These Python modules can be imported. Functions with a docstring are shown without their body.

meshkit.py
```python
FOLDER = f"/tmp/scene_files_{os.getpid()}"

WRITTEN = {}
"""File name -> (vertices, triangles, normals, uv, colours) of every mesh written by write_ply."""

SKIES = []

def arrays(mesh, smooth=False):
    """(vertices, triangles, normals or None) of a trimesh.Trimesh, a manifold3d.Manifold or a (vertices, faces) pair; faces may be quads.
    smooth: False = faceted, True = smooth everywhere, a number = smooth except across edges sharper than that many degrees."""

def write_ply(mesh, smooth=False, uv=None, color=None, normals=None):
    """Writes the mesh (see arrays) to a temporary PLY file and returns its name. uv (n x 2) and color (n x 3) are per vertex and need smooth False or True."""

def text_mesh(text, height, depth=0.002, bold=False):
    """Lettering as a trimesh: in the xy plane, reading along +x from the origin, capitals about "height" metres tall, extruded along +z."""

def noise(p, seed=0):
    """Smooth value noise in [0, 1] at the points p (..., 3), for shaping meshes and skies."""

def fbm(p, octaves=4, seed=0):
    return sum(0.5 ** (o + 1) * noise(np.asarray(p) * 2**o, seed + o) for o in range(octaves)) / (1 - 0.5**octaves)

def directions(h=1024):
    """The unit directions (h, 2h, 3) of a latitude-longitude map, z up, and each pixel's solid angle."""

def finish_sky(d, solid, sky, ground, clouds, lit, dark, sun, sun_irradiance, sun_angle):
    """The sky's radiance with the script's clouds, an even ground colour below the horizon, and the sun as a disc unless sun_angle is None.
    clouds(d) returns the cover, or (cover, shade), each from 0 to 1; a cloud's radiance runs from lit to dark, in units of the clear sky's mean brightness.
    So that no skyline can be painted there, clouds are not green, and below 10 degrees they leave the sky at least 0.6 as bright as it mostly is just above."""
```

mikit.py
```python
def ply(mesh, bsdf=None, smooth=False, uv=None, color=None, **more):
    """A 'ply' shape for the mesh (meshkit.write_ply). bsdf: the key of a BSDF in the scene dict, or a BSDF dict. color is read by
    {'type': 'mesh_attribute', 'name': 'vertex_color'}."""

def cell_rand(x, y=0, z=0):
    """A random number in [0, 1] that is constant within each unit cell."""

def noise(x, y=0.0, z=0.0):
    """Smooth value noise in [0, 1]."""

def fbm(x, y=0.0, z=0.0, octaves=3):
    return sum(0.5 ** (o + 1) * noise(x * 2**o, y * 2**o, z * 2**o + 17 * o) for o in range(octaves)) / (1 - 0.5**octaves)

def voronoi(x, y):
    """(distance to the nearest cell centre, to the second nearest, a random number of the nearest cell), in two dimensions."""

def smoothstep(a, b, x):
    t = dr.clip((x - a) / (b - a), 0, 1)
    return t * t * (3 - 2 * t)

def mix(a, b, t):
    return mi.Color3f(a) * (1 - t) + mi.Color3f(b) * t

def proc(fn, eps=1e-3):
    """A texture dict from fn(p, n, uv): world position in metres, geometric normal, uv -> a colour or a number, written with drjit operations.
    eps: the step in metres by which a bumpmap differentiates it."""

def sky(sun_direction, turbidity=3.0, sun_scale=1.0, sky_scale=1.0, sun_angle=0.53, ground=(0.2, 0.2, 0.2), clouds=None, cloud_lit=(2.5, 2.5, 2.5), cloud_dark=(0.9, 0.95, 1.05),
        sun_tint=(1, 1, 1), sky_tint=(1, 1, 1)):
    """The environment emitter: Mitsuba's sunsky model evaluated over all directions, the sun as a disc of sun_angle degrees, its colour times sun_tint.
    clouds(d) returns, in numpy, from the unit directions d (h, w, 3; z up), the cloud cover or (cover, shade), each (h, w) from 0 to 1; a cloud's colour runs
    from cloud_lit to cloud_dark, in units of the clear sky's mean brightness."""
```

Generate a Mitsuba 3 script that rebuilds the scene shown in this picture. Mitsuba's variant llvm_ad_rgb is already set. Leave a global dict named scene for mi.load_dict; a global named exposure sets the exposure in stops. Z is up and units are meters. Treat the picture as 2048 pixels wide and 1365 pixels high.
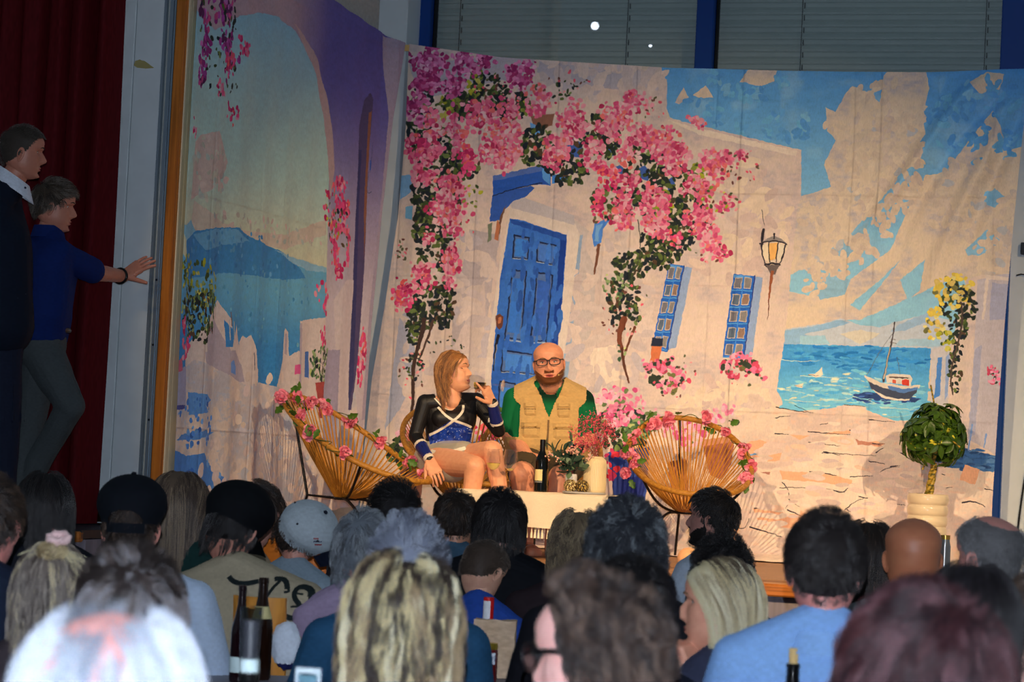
import math, os
import numpy as np, trimesh, manifold3d, shapely
import mitsuba as mi, drjit as dr
import mikit, meshkit
from shapely.geometry import Polygon
T = mi.ScalarTransform4f
scene, labels = {}, {}

# ------------------------------------------------------------------ camera, lights, exposure
exposure = 0.0
EYE = np.array([0.0, 0.0, 1.435])
YAW, PITCH, ROLL, FOC = math.radians(16.5), math.radians(2.54), math.radians(2.85), 5000.0   # focal length in pixels of the 2048 wide frame
_r0 = np.array([math.cos(YAW), math.sin(YAW), 0.0])
FWD = np.array([-math.sin(YAW) * math.cos(PITCH), math.cos(YAW) * math.cos(PITCH), math.sin(PITCH)])
_u0 = np.cross(_r0, FWD)
RIGHT = math.cos(ROLL) * _r0 + math.sin(ROLL) * _u0
UP = -math.sin(ROLL) * _r0 + math.cos(ROLL) * _u0
scene['camera'] = {'type': 'thinlens', 'fov': math.degrees(2 * math.atan(1024 / FOC)), 'fov_axis': 'x', 'aperture_radius': 0.0062, 'focus_distance': 11.5,
                   'near_clip': 0.05, 'far_clip': 100.0,
                   'to_world': T().look_at(origin=EYE.tolist(), target=(EYE + FWD).tolist(), up=UP.tolist())}
WARM = np.array([1.0, 0.70, 0.385])
def spot(key, pos, target, power, cutoff, beam, tint=WARM):
    scene[key] = {'type': 'spot', 'to_world': T().look_at(origin=list(pos), target=list(target), up=[0, 0, 1]),
                  'intensity': {'type': 'rgb', 'value': (np.asarray(tint) * power).tolist()}, 'cutoff_angle': cutoff, 'beam_width': beam}
# two theatre lamps above the audience, aimed at the stage
spot('stage_lamp_light', (3.6, 5.0, 5.6), (-3.2, 14.0, 1.05), 298.0, 15.5, 6.0)
spot('stage_lamp_light_001', (-3.6, 4.2, 5.6), (-3.1, 14.0, 1.05), 192.0, 15.5, 6.5)
# the flash of the camera, a small cool lamp just above the lens
spot('flash_light', EYE + 0.11 * UP - 0.02 * FWD, EYE + 10 * FWD + 0.11 * UP, 74.0, 34.0, 26.0, (0.86, 0.98, 1.17))
# what little light the dark hall has
scene['hall_dimness'] = {'type': 'constant', 'radiance': {'type': 'rgb', 'value': [0.066, 0.086, 0.104]}}

# ------------------------------------------------------------------ helpers
def lin(r, g, b):
    c = np.array([r, g, b]) / 255.0
    return np.where(c <= 0.04045, c / 12.92, ((c + 0.055) / 1.055) ** 2.4)
def rgb(r, g, b): return {'type': 'rgb', 'value': lin(r, g, b).tolist()}
def direction(u, v):
    """The line of sight through a point of the photograph; its component along the view axis is 1."""
    return FWD + (u - 1024) / FOC * RIGHT - (v - 682.5) / FOC * UP
def at(u, v, d): return EYE + d * direction(u, v)
def on_y(u, v, y):
    k = direction(u, v); return EYE + k * (y - EYE[1]) / k[1]
def on_z(u, v, z):
    k = direction(u, v); return EYE + k * (z - EYE[2]) / k[2]
WING = (np.array([-5.22, 11.55, 0.0]), np.array([-5.13, 14.75, 0.0]))
WING_DIR = (WING[1] - WING[0]) / np.linalg.norm(WING[1] - WING[0])
WING_N = np.array([WING_DIR[1], -WING_DIR[0], 0.0])
def on_wing(u, v):
    k = direction(u, v); return EYE + k * ((WING[0] - EYE) @ WING_N) / (k @ WING_N)

def mat(key, color, rough=0.6, tex=None, two=True, bump=None, **kw):
    """A 'principled' material under its own key; color in sRGB 0..255 or a texture."""
    base = tex if tex is not None else rgb(*color)
    m = {'type': 'principled', 'base_color': base, 'roughness': rough, 'specular': kw.pop('specular', 0.35), **kw}
    if bump is not None:
        m = {'type': 'bumpmap', 'texture': bump[0], 'scale': bump[1], 'inner': m}
    scene[key] = {'type': 'twosided', 'inner': m} if two else m
    return key
def add(key, mesh, bsdf, smooth=35, **kw):
    assert key not in scene, key
    scene[key] = mikit.ply(mesh, bsdf, smooth=smooth, **kw)
    return key
_used = {}
def numbered(name):
    n = _used.get(name, 0); _used[name] = n + 1
    return name if n == 0 else f'{name}_{n:03d}'
def thing(name, label, category=None, group=None, kind=None):
    key = numbered(name); labels[key] = {'label': label}
    if category: labels[key]['category'] = category
    if group: labels[key]['group'] = group
    if kind: labels[key]['kind'] = kind
    return key
def part(owner, name, mesh, bsdf, smooth=35, label=None, kind=None, **kw):
    key = numbered(owner + '__' + name)
    add(key, mesh, bsdf, smooth, **kw)
    if label or kind: labels[key] = {**({'label': label} if label else {}), **({'kind': kind} if kind else {})}
    return key
def structure(name, mesh, bsdf, smooth=35, label=None, **kw):
    key = numbered(name)
    if mesh is not None: add(key, mesh, bsdf, smooth, **kw)
    labels[key] = {'kind': 'structure', **({'label': label} if label else {})}
    return key

def tm(v, f): return trimesh.Trimesh(np.asarray(v, float), np.asarray(f, int), process=False)
def cat(*ms):
    ms = [m for x in ms for m in (x if isinstance(x, (list, tuple)) else [x])]
    return trimesh.util.concatenate(ms)
def box(size, center=(0, 0, 0), bevel=0.0):
    sx, sy, sz = [s / 2 for s in size]
    if bevel > 0:
        b = min(bevel, 0.45 * min(size))
        pts = []
        for ax in range(3):
            h = [sx, sy, sz]
            for a in (-1, 1):
                for c in (-1, 1):
                    for e in (-1, 1):
                        p = np.array([a * sx, c * sy, e * sz]); q = np.array([a, c, e]) * b
                        q[ax] = 0; pts.append(p - q)
        m = trimesh.convex.convex_hull(np.array(pts))
    else:
        m = trimesh.creation.box([2 * sx, 2 * sy, 2 * sz])
    m.apply_translation(center); return m
def frame_of(d, up=(0, 0, 1)):
    z = np.asarray(d, float) / np.linalg.norm(d)
    u = np.asarray(up, float)
    if abs(z @ u) > 0.97: u = np.array([1.0, 0, 0])
    x = np.cross(u, z); x /= np.linalg.norm(x)
    return x, np.cross(z, x), z
def tube(points, radii, sides=10, closed=False, caps=True):
    p = np.asarray(points, float); n = len(p)
    r = np.broadcast_to(np.asarray(radii, float), (n,))
    t = (np.roll(p, -1, 0) - np.roll(p, 1, 0)) if closed else np.gradient(p, axis=0)
    t = t / (np.linalg.norm(t, axis=1, keepdims=True) + 1e-12)
    a = np.zeros_like(p); a[0] = frame_of(t[0])[0]
    for i in range(1, n):
        v = a[i - 1] - t[i] * (a[i - 1] @ t[i]); a[i] = v / (np.linalg.norm(v) + 1e-12)
    b = np.cross(t, a)
    ang = np.arange(sides) * 2 * np.pi / sides
    V = p[:, None] + r[:, None, None] * (np.cos(ang)[None, :, None] * a[:, None] + np.sin(ang)[None, :, None] * b[:, None])
    m = n if closed else n - 1
    i, j = np.meshgrid(np.arange(m), np.arange(sides), indexing='ij')
    i2 = (i + 1) % n
    q = np.stack([i * sides + j, i * sides + (j + 1) % sides, i2 * sides + (j + 1) % sides, i2 * sides + j], -1).reshape(-1, 4)
    f = np.vstack([q[:, [0, 1, 2]], q[:, [0, 2, 3]]]); V = V.reshape(-1, 3)
    if caps and not closed:
        V = np.vstack([V, p[0], p[-1]]); k = np.arange(sides)
        f = np.vstack([f, np.stack([(k + 1) % sides, k, 0 * k + n * sides], 1), np.stack([(n - 1) * sides + k, (n - 1) * sides + (k + 1) % sides, 0 * k + n * sides + 1], 1)])
    return tm(V, f)
def spline(pts, n=24, closed=False):
    from scipy.interpolate import CubicSpline
    p = np.asarray(pts, float)
    if closed: p = np.vstack([p, p[:1]])
    s = np.r_[0, np.cumsum(np.linalg.norm(np.diff(p, axis=0), axis=1))]
    c = CubicSpline(s, p, bc_type='periodic' if closed else 'not-a-knot' if len(p) > 3 else 'natural')
    return c(np.linspace(0, s[-1], n, endpoint=not closed))
def lathe(profile, sections=40, center=(0, 0, 0), axis=None):
    m = trimesh.creation.revolve(np.asarray(profile, float), sections=sections)
    if axis is not None:
        x, y, z = frame_of(axis); M = np.eye(4); M[:3, 0], M[:3, 1], M[:3, 2] = x, y, z; m.apply_transform(M)
    m.apply_translation(center); return m
def ball(c, r, sub=2, scale=(1, 1, 1)):
    m = trimesh.creation.icosphere(subdivisions=sub, radius=1.0)
    m.vertices = m.vertices * np.asarray(scale) * r + np.asarray(c); return m
def grid_mesh(P, closed_u=False):
    """Triangles of an (n, m, 3) array of points."""
    n, m = P.shape[:2]
    i, j = np.meshgrid(np.arange(n - (0 if closed_u else 1)), np.arange(m - 1), indexing='ij')
    i2 = (i + 1) % n
    q = np.stack([i * m + j, i2 * m + j, i2 * m + j + 1, i * m + j + 1], -1).reshape(-1, 4)
    return tm(P.reshape(-1, 3), np.vstack([q[:, [0, 1, 2]], q[:, [0, 2, 3]]]))
def rot(axis, deg): return trimesh.transformations.rotation_matrix(math.radians(deg), axis)[:3, :3]
def smoothstep(a, b, x):
    t = np.clip((x - a) / (b - a), 0, 1); return t * t * (3 - 2 * t)
# ------------------------------------------------------------------ the setting
STAGE_Z = 0.88
BACK_Y, CLOTH_Y = 14.95, 14.60
def wall_white(p, n, uv):
    k = mikit.fbm(p.x * 9 + p.y * 3, p.z * 9, 0.3, octaves=3)
    return mi.Color3f(0.70, 0.755, 0.775) * (0.9 + 0.16 * k)
mat('white_wall', None, 0.7, tex=mikit.proc(wall_white))
def plaster(p, n, uv):
    k = mikit.fbm(p.x * 60, p.y * 60, p.z * 60, octaves=3)
    return mi.Color3f(0.46, 0.47, 0.43) * (0.85 + 0.25 * k)
mat('beige_plaster', None, 0.85, tex=mikit.proc(plaster))
mat('blue_frame', (8, 62, 140), 0.45)
mat('dark_gap', (16, 18, 22), 0.7)
mat('blind_slat', (168, 184, 180), 0.5)
mat('cord_dark', (30, 34, 36), 0.8)
scene['window_glass'] = {'type': 'thindielectric', 'int_ior': 1.5}
def wood(base, dark, sc=1.0, axis='x'):
    b, d = [lin(*c).tolist() for c in (base, dark)]
    def f(p, n, uv):
        a, c, e = (p.x, p.y, p.z) if axis == 'x' else (p.z, p.x, p.y)
        g = mikit.fbm(a * 3 * sc, c * 70 * sc, e * 70 * sc, octaves=3)
        return mikit.mix(d, b, mikit.smoothstep(0.25, 0.7, g))
    return mikit.proc(f)
mat('orange_wood', None, 0.45, tex=wood((206, 122, 44), (168, 92, 28), axis='z'))
mat('ledge_wood', None, 0.5, tex=wood((190, 112, 45), (150, 84, 30)))
mat('brown_wood', None, 0.5, tex=wood((120, 72, 22), (86, 48, 14)))
mat('cream_paint', (222, 205, 172), 0.55)
mat('aluminium', (150, 165, 178), 0.35, metallic=0.6)
mat('rail_dark', (24, 34, 44), 0.5)
mat('stage_boards', None, 0.5, tex=wood((172, 128, 92), (130, 92, 64)))
def carpet(p, n, uv):
    k = mikit.fbm(p.x * 40, p.y * 40, 0.0, octaves=3)
    return mi.Color3f(0.22, 0.19, 0.22) * (0.7 + 0.6 * k)
mat('stage_front_grey', None, 0.9, tex=mikit.proc(carpet))
mat('hall_floor', (70, 62, 58), 0.5)

structure('floor', box((24, 30, 0.1), (-3, 4, -0.05)), 'hall_floor', label='dark floor of the hall')
structure('wall_back', cat(box((9.0, 0.2, 2.45), (-2.6, BACK_Y + 0.1, STAGE_Z + 1.225)), box((9.0, 0.05, 3.2), (-2.6, BACK_Y + 0.75, 4.8))), 'white_wall', label='white wall behind the backdrops')
# the stage: a floor of boards, and its front
fy = 12.02
boards = structure('floor_stage', None, None, label='floor of the stage')
for k in range(12):
    x0, x1 = -5.3 + k * 0.46, -5.3 + (k + 1) * 0.46 - 0.006
    part(boards, 'board', box((x1 - x0, 3.2, 0.03), ((x0 + x1) / 2, fy + 1.6, STAGE_Z - 0.015), 0.003), 'stage_boards')
part(boards, 'front', box((5.6, 0.05, 0.80), (-2.55, fy + 0.05, 0.41)), 'stage_front_grey')
part(boards, 'edge_trim', box((5.6, 0.06, 0.06), (-2.55, fy, STAGE_Z - 0.05), 0.008), 'ledge_wood')
# proscenium at the left: white slabs, rail, orange and cream posts
PY = 11.55
Z0, Z1 = 1.05, 5.2
def px(u, v=540): return on_y(u, v, PY)
def upright(u0, u1, y0, y1, z0=Z0, z1=Z1, v=540, bevel=0.0):
    a, b = on_y(u0, v, y0)[0], on_y(u1, v, y0)[0]
    return box((b - a, y1 - y0, z1 - z0), ((a + b) / 2, (y0 + y1) / 2, (z0 + z1) / 2), bevel)
wl = structure('wall_left', None, None, label='white slab wall beside the stage opening')
part(wl, 'slab', upright(40, 243, PY, PY + 0.12, bevel=0.004), 'white_wall')
part(wl, 'slab', upright(244.2, 300, PY, PY + 0.12, bevel=0.004), 'white_wall')
rng_w = np.random.default_rng(3)
c0, c1 = on_y(268, 131, PY), on_y(309, 137, PY)
chip = trimesh.creation.extrude_polygon(Polygon([(0, 0), (0.008, 0.022), (0.03, 0.03), (0.06, 0.022), (0.112, -0.012), (0.07, -0.016), (0.02, -0.012)]), 0.004)
chip.apply_transform(trimesh.transformations.rotation_matrix(math.pi / 2, [1, 0, 0])); chip.apply_translation(c0 + [0, -0.0005, 0])
mat('bare_plaster', (172, 160, 104), 0.9)
part(wl, 'chipped_patch', chip, 'bare_plaster', label='bare yellowish patch where the paint has chipped')
tr = structure('trim_1', None, None, label='metal rail and wooden posts at the edge of the stage opening')
part(tr, 'rail', upright(299.5, 304.5, PY - 0.02, PY + 0.1), 'aluminium')
part(tr, 'gap', upright(304.5, 311, PY + 0.03, PY + 0.12), 'rail_dark')
part(tr, 'rail', upright(311, 317.5, PY - 0.015, PY + 0.1), 'aluminium')
part(tr, 'gap', upright(317.5, 320, PY + 0.03, PY + 0.12), 'rail_dark')
part(tr, 'rail', upright(320, 323.5, PY - 0.005, PY + 0.1), 'aluminium')
part(tr, 'post', upright(323.5, 341.5, PY - 0.03, PY + 0.1, bevel=0.004), 'orange_wood', label='orange wooden post')
part(tr, 'post', upright(341.5, 350.5, PY + 0.01, PY + 0.12, bevel=0.003), 'cream_paint', label='narrow cream post')
part(tr, 'post', upright(350.5, 357.5, PY + 0.05, PY + 0.16, bevel=0.003), 'cream_paint', label='narrow cream post')
for v in (560, 690, 840):   # screws in the rail
    p = on_y(314 - (v - 540) * 0.055, v, PY - 0.016)
    part(tr, 'screw', lathe([(0, 0), (0.006, 0), (0.004, 0.004), (0, 0.004)], 10, p, (0, -1, 0)), 'rail_dark')
structure('baseboard_left', upright(60, 245, PY - 0.015, PY + 0.11, z0=0.98, z1=Z0), 'brown_wood')
lg = structure('stage_ledge', None, None, label='low ledge with an orange wooden edge at the left of the stage')
part(lg, 'top', box((3.2, 1.0, 0.04), (-6.8, PY - 0.4, 0.95)), 'rail_dark')
part(lg, 'edge_trim', box((3.2, 0.05, 0.05), (-6.8, PY - 0.9, 0.94), 0.006), 'ledge_wood')
part(lg, 'front', box((3.2, 0.9, 0.92), (-6.8, PY - 0.4, 0.465)), 'stage_front_grey')
# side wall of the stage behind the left backdrop, beige plaster above it
wa, wb = WING[0] - 0.12 * WING_N, WING[0] + 2.82 * WING_DIR - 0.12 * WING_N
def along(a, b, z0, z1, th=0.1, off=0.0):
    d = (b - a); L = np.linalg.norm(d[:2]); m = box((L, th, z1 - z0), (0, 0, (z0 + z1) / 2))
    R = np.eye(4); R[:3, 0] = d / L; R[:3, 1] = np.cross([0, 0, 1], d / L); m.apply_transform(R); m.apply_translation((a + b) / 2); return m
structure('wall_side', along(wa, wb, STAGE_Z, 5.6), 'beige_plaster', label='rough beige side wall of the stage')
mat('seam_grey', (96, 98, 92), 0.9)
part('wall_side', 'ledge', along(wa + 0.06 * WING_N, wb + 0.06 * WING_N, 3.93, 3.96, 0.03), 'beige_plaster')
# white column in the corner between the two backdrops
q0, q1 = on_y(722, 430, 14.68), on_y(794.5, 430, 14.68)
structure('pillar', box((q1[0] - q0[0], 0.34, 4.4), ((q0[0] + q1[0]) / 2, 14.85, STAGE_Z + 2.2), 0.004), 'white_wall', label='white pillar in the corner between the two backdrops')
# blue window wall above the right backdrop
WY = BACK_Y
def wx(u, v=70): return on_y(u, v, WY)[0]
def wz(u, v): return on_y(u, v, WY)[2]
ZS, ZT = wz(1100, 160), 4.75
wf = structure('window_frame', None, None, label='blue window frame across the back wall')
def bar(u0, u1, y0=WY - 0.03, dpt=0.14, z0=STAGE_Z, z1=ZT):
    return box((wx(u1) - wx(u0), dpt, z1 - z0), ((wx(u0) + wx(u1)) / 2, y0 + dpt / 2, (z0 + z1) / 2), 0.006)
part(wf, 'post', bar(811, 862), 'blue_frame')
part(wf, 'post', bar(1393, 1428), 'blue_frame')
part(wf, 'post', bar(2003, 2200), 'blue_frame')
part(wf, 'sill', box((wx(2200) - wx(811), 0.10, 0.06), ((wx(2200) + wx(811)) / 2, WY + 0.02, ZS - 0.2)), 'blue_frame')
part(wf, 'head', box((wx(2200) - wx(811), 0.10, 0.1), ((wx(2200) + wx(811)) / 2, WY + 0.02, ZT)), 'blue_frame')
part(wf, 'gap', bar(862, 867.5, WY + 0.03, 0.05), 'dark_gap'); part(wf, 'gap', bar(1428, 1433.5, WY + 0.03, 0.05), 'dark_gap')
sp = np.array([(0.0, 0.040), (0.006, 0.034), (0.011, 0.024), (0.010, 0.006), (0.002, 0.000), (-0.004, -0.006), (0.004, -0.014), (0.012, -0.026), (0.010, -0.036), (0.006, -0.040)])
for k, (u0, u1, cords) in enumerate(((867, 1394, (905, 1243)), (1433, 2004, (1595, 1966)))):
    w = structure(f'window_{k + 1}', None, None, label='window with closed grey blinds')
    xa, xb = wx(u0), wx(u1)
    part(w, 'pane', box((xb - xa, 0.004, ZT - ZS + 0.1), ((xa + xb) / 2, WY + 0.05, (ZS + ZT) / 2 - 0.05)), 'window_glass', smooth=False)
    z = ZS - 0.06
    while z < ZT + 0.05:      # each slat a bent strip of its own
        P = np.array([[[x, WY + 0.16 - y, z + zz] for y, zz in sp] for x in (xa - 0.05, xb + 0.05)])
        part(w, 'slat', grid_mesh(P), 'blind_slat', smooth=40)
        z += 0.0765
    for u in cords:
        x = wx(u)
        part(w, 'cord', tube([[x, WY + 0.14, ZS - 0.1], [x, WY + 0.14, ZT]], 0.0025, 6), 'cord_dark')
        z = ZS - 0.045
        while z < ZT:
            part(w, 'cord_slot', box((0.006, 0.004, 0.034), (x + 0.012, WY + 0.143, z)), 'cord_dark'); z += 0.0765
# white wall strip and blue post to the right of the backdrop
wr = structure('wall_right', None, None, label='white wall at the right end of the stage with thin cables')
part(wr, 'panel', box((1.3, 0.1, 2.9), (on_y(2013, 700, BACK_Y - 0.06)[0] + 0.65, BACK_Y - 0.01, STAGE_Z + 1.22)), 'white_wall')
part(wf, 'side_post', box((on_y(2013, 700, BACK_Y - 0.1)[0] - on_y(1975, 700, BACK_Y - 0.1)[0], 0.1, 2.7), ((on_y(2013, 700, BACK_Y - 0.1)[0] + on_y(1975, 700, BACK_Y - 0.1)[0]) / 2, BACK_Y - 0.08, STAGE_Z + 1.35), 0.008), 'blue_frame')
cab = spline([on_y(2052, 940, BACK_Y - 0.075), on_y(2046, 980, BACK_Y - 0.075), on_y(2039, 1030, BACK_Y - 0.075), on_y(2033, 1090, BACK_Y - 0.075)], 16)
part(wr, 'cable', tube(cab, 0.006, 6), 'cord_dark')
part(wr, 'cable', tube(spline([on_y(2033, 551, BACK_Y - 0.075), on_y(2043, 549, BACK_Y - 0.08), on_y(2060, 553, BACK_Y - 0.075)], 12), 0.004, 6), 'cord_dark')
part(wr, 'socket_box', box((0.07, 0.05, 0.07), on_y(2054, 498, BACK_Y - 0.08), 0.004), 'rail_dark')
# right side of the stage opening, outside the picture: its edge cuts the right lamp's light
structure('wall_stage_opening', box((2.5, 0.15, 4.4), (0.42 + 1.25, PY + 0.02, 2.2)), 'white_wall', label='wall at the right of the stage opening')
# red stage curtain, drawn to the left
def velvet(p, n, uv):
    k = mikit.fbm(p.x * 120, p.z * 30, p.y * 120, octaves=2)
    return mi.Color3f(0.088, 0.004, 0.007) * (0.75 + 0.5 * k)
scene['red_velvet'] = {'type': 'twosided', 'inner': {'type': 'principled', 'base_color': mikit.proc(velvet), 'roughness': 0.75, 'sheen': 0.6, 'sheen_tint': 1.0, 'specular': 0.1}}
ct = thing('stage_curtain', 'dark red velvet stage curtain hanging behind the two standing men', 'curtain')
cx1 = on_y(206, 540, PY - 0.2)[0]; cx0 = cx1 - 1.15
xs = np.linspace(cx0, cx1, 220); zs = np.linspace(0.975, 5.2, 40)
rngc = np.random.default_rng(5)
phase = np.cumsum(0.9 + 0.45 * rngc.normal(size=220).cumsum() * 0.02 + 0.1) * 0.30
X, Z = np.meshgrid(xs, zs, indexing='ij'); ph = phase[:, None]
Yc = PY - 0.22 + 0.095 * np.sin(ph) + 0.022 * np.sin(2.1 * ph + 0.6) + 0.012 * np.sin(Z * 1.1 + ph)
Xc = X + 0.02 * np.cos(ph) + 0.008 * np.sin(Z * 1.7 + ph * 0.5)
add(ct, grid_mesh(np.stack([Xc, Yc, Z], -1)), 'red_velvet', smooth=True)

# lamps of the hall, hung high above the audience; the window panes mirror them
mat('lamp_housing', (22, 22, 24), 0.5)
for (u, v, r, lb_) in ((1190, 52, .055, 'hall lamp whose reflection is the largest spark in the left window'), (1112, 36, .045, 'hall lamp whose reflection is the second spark in the left window'), (1301, 92, .022, 'hall lamp whose reflection is the smallest spark, just above the cloth')):
    h_ = on_y(u, v, WY + 0.05); k_ = direction(u, v); k_ = k_ * np.array([1, -1, 1]); c_ = h_ + k_ * ((h_[1] - 5.2) / -k_[1])
    lp = thing('ceiling_lamp', lb_, 'lamp', 'hall lamps mirrored in the window panes')
    kd = -k_ / np.linalg.norm(k_)
    part(lp, 'housing', lathe([(0, -.16), (r * 1.1, -.16), (r * 1.3, -.01), (r * 1.05, -.01), (r * .9, -.13), (0, -.13)], 24, c_, kd), 'lamp_housing', smooth=40)
    key = numbered(lp + '__bulb'); scene[key] = {**mikit.ply(ball(c_ - kd * .03, r * .8, 2), 'lamp_housing', smooth=True), 'emitter': {'type': 'area', 'radiance': {'type': 'rgb', 'value': [7.0, 8.0, 9.5]}}}
# ------------------------------------------------------------------ the prints of the two cloths: shapes in millimetres on the cloth
# p = area, s = brush stroke of two widths, c = scatter of dabs in an ellipse; the number after it is the ink (negative: an area with a grain of its own)
INKS = [(314,588,834),(250,532,864),(569,664,804),(314,559,864),(362,574,844),(414,664,885),(701,703,646),(388,679,906),(629,787,737),(629,532,509),(898,787,691),(506,491,587),(531,478,524),(629,574,587),(314,453,673),(693,588,571),(881,778,691),(448,478,638),(701,603,604),(63,182,451),(881,485,311),(531,242,184),(459,209,168),(35,27,43),(194,393,737),(629,633,709),(87,288,784),(314,453,784),(595,559,638),(800,711,673),(448,478,673),(448,466,638),(230,393,784),(856,787,691),(194,132,105),(30,70,238),(63,84,152),(753,711,646),(105,242,604),(800,744,673),(753,728,691),(105,79,83),(693,66,43),(693,132,78),(63,58,78),(629,552,487),(105,132,176),(105,79,78),(35,32,47),(47,41,51),(930,532,176),(898,787,604),(856,787,646),(314,288,295),(30,27,40),(161,132,138),(352,114,59),(194,79,55),(314,453,765),(26,157,691),(121,393,930),(569,518,524),(194,201,258),(262,260,278),(105,393,930),(121,178,278),(314,209,168),(33,58,323),(63,288,885),(22,32,73),(693,209,94),(784,711,673),(569,545,604),(13,55,384),(26,98,494),(101,201,524),(56,260,885),(13,23,83),(471,588,784),(75,225,765),(50,225,844),(44,151,673),(75,278,906),(63,269,885),(47,178,691),(13,15,36),(270,288,384),(161,58,43),(531,201,105),(30,126,604),(105,201,604),(41,132,571),(194,103,78),(194,242,176),(83,288,885),(194,453,930),(194,84,55),(314,151,111),(161,453,930),(63,151,524),(230,485,834),(194,485,784),(63,38,36),(91,55,47),(215,70,43),(161,58,36),(131,51,36),(56,62,55),(91,70,63),(47,93,396),(26,44,268),(448,164,105),(414,144,94),(629,288,184),(314,132,94),(110,178,384),(693,574,524),(693,618,524),(67,297,655),(167,453,746),(314,588,784),(270,559,746),(753,664,655),(506,453,555),(56,278,709),(194,393,885),(83,93,176),(194,164,219),(595,588,638),(83,201,604),(800,132,384),(96,288,784),(121,338,824),(121,317,784),(414,441,673),(83,103,384),(629,164,268),(459,84,83),(105,27,36),(569,428,437),(101,84,201),(314,138,94),(56,58,184),(63,103,323),(47,132,524),(105,132,268),(448,393,524),(693,618,655),(404,370,524)]
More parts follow.
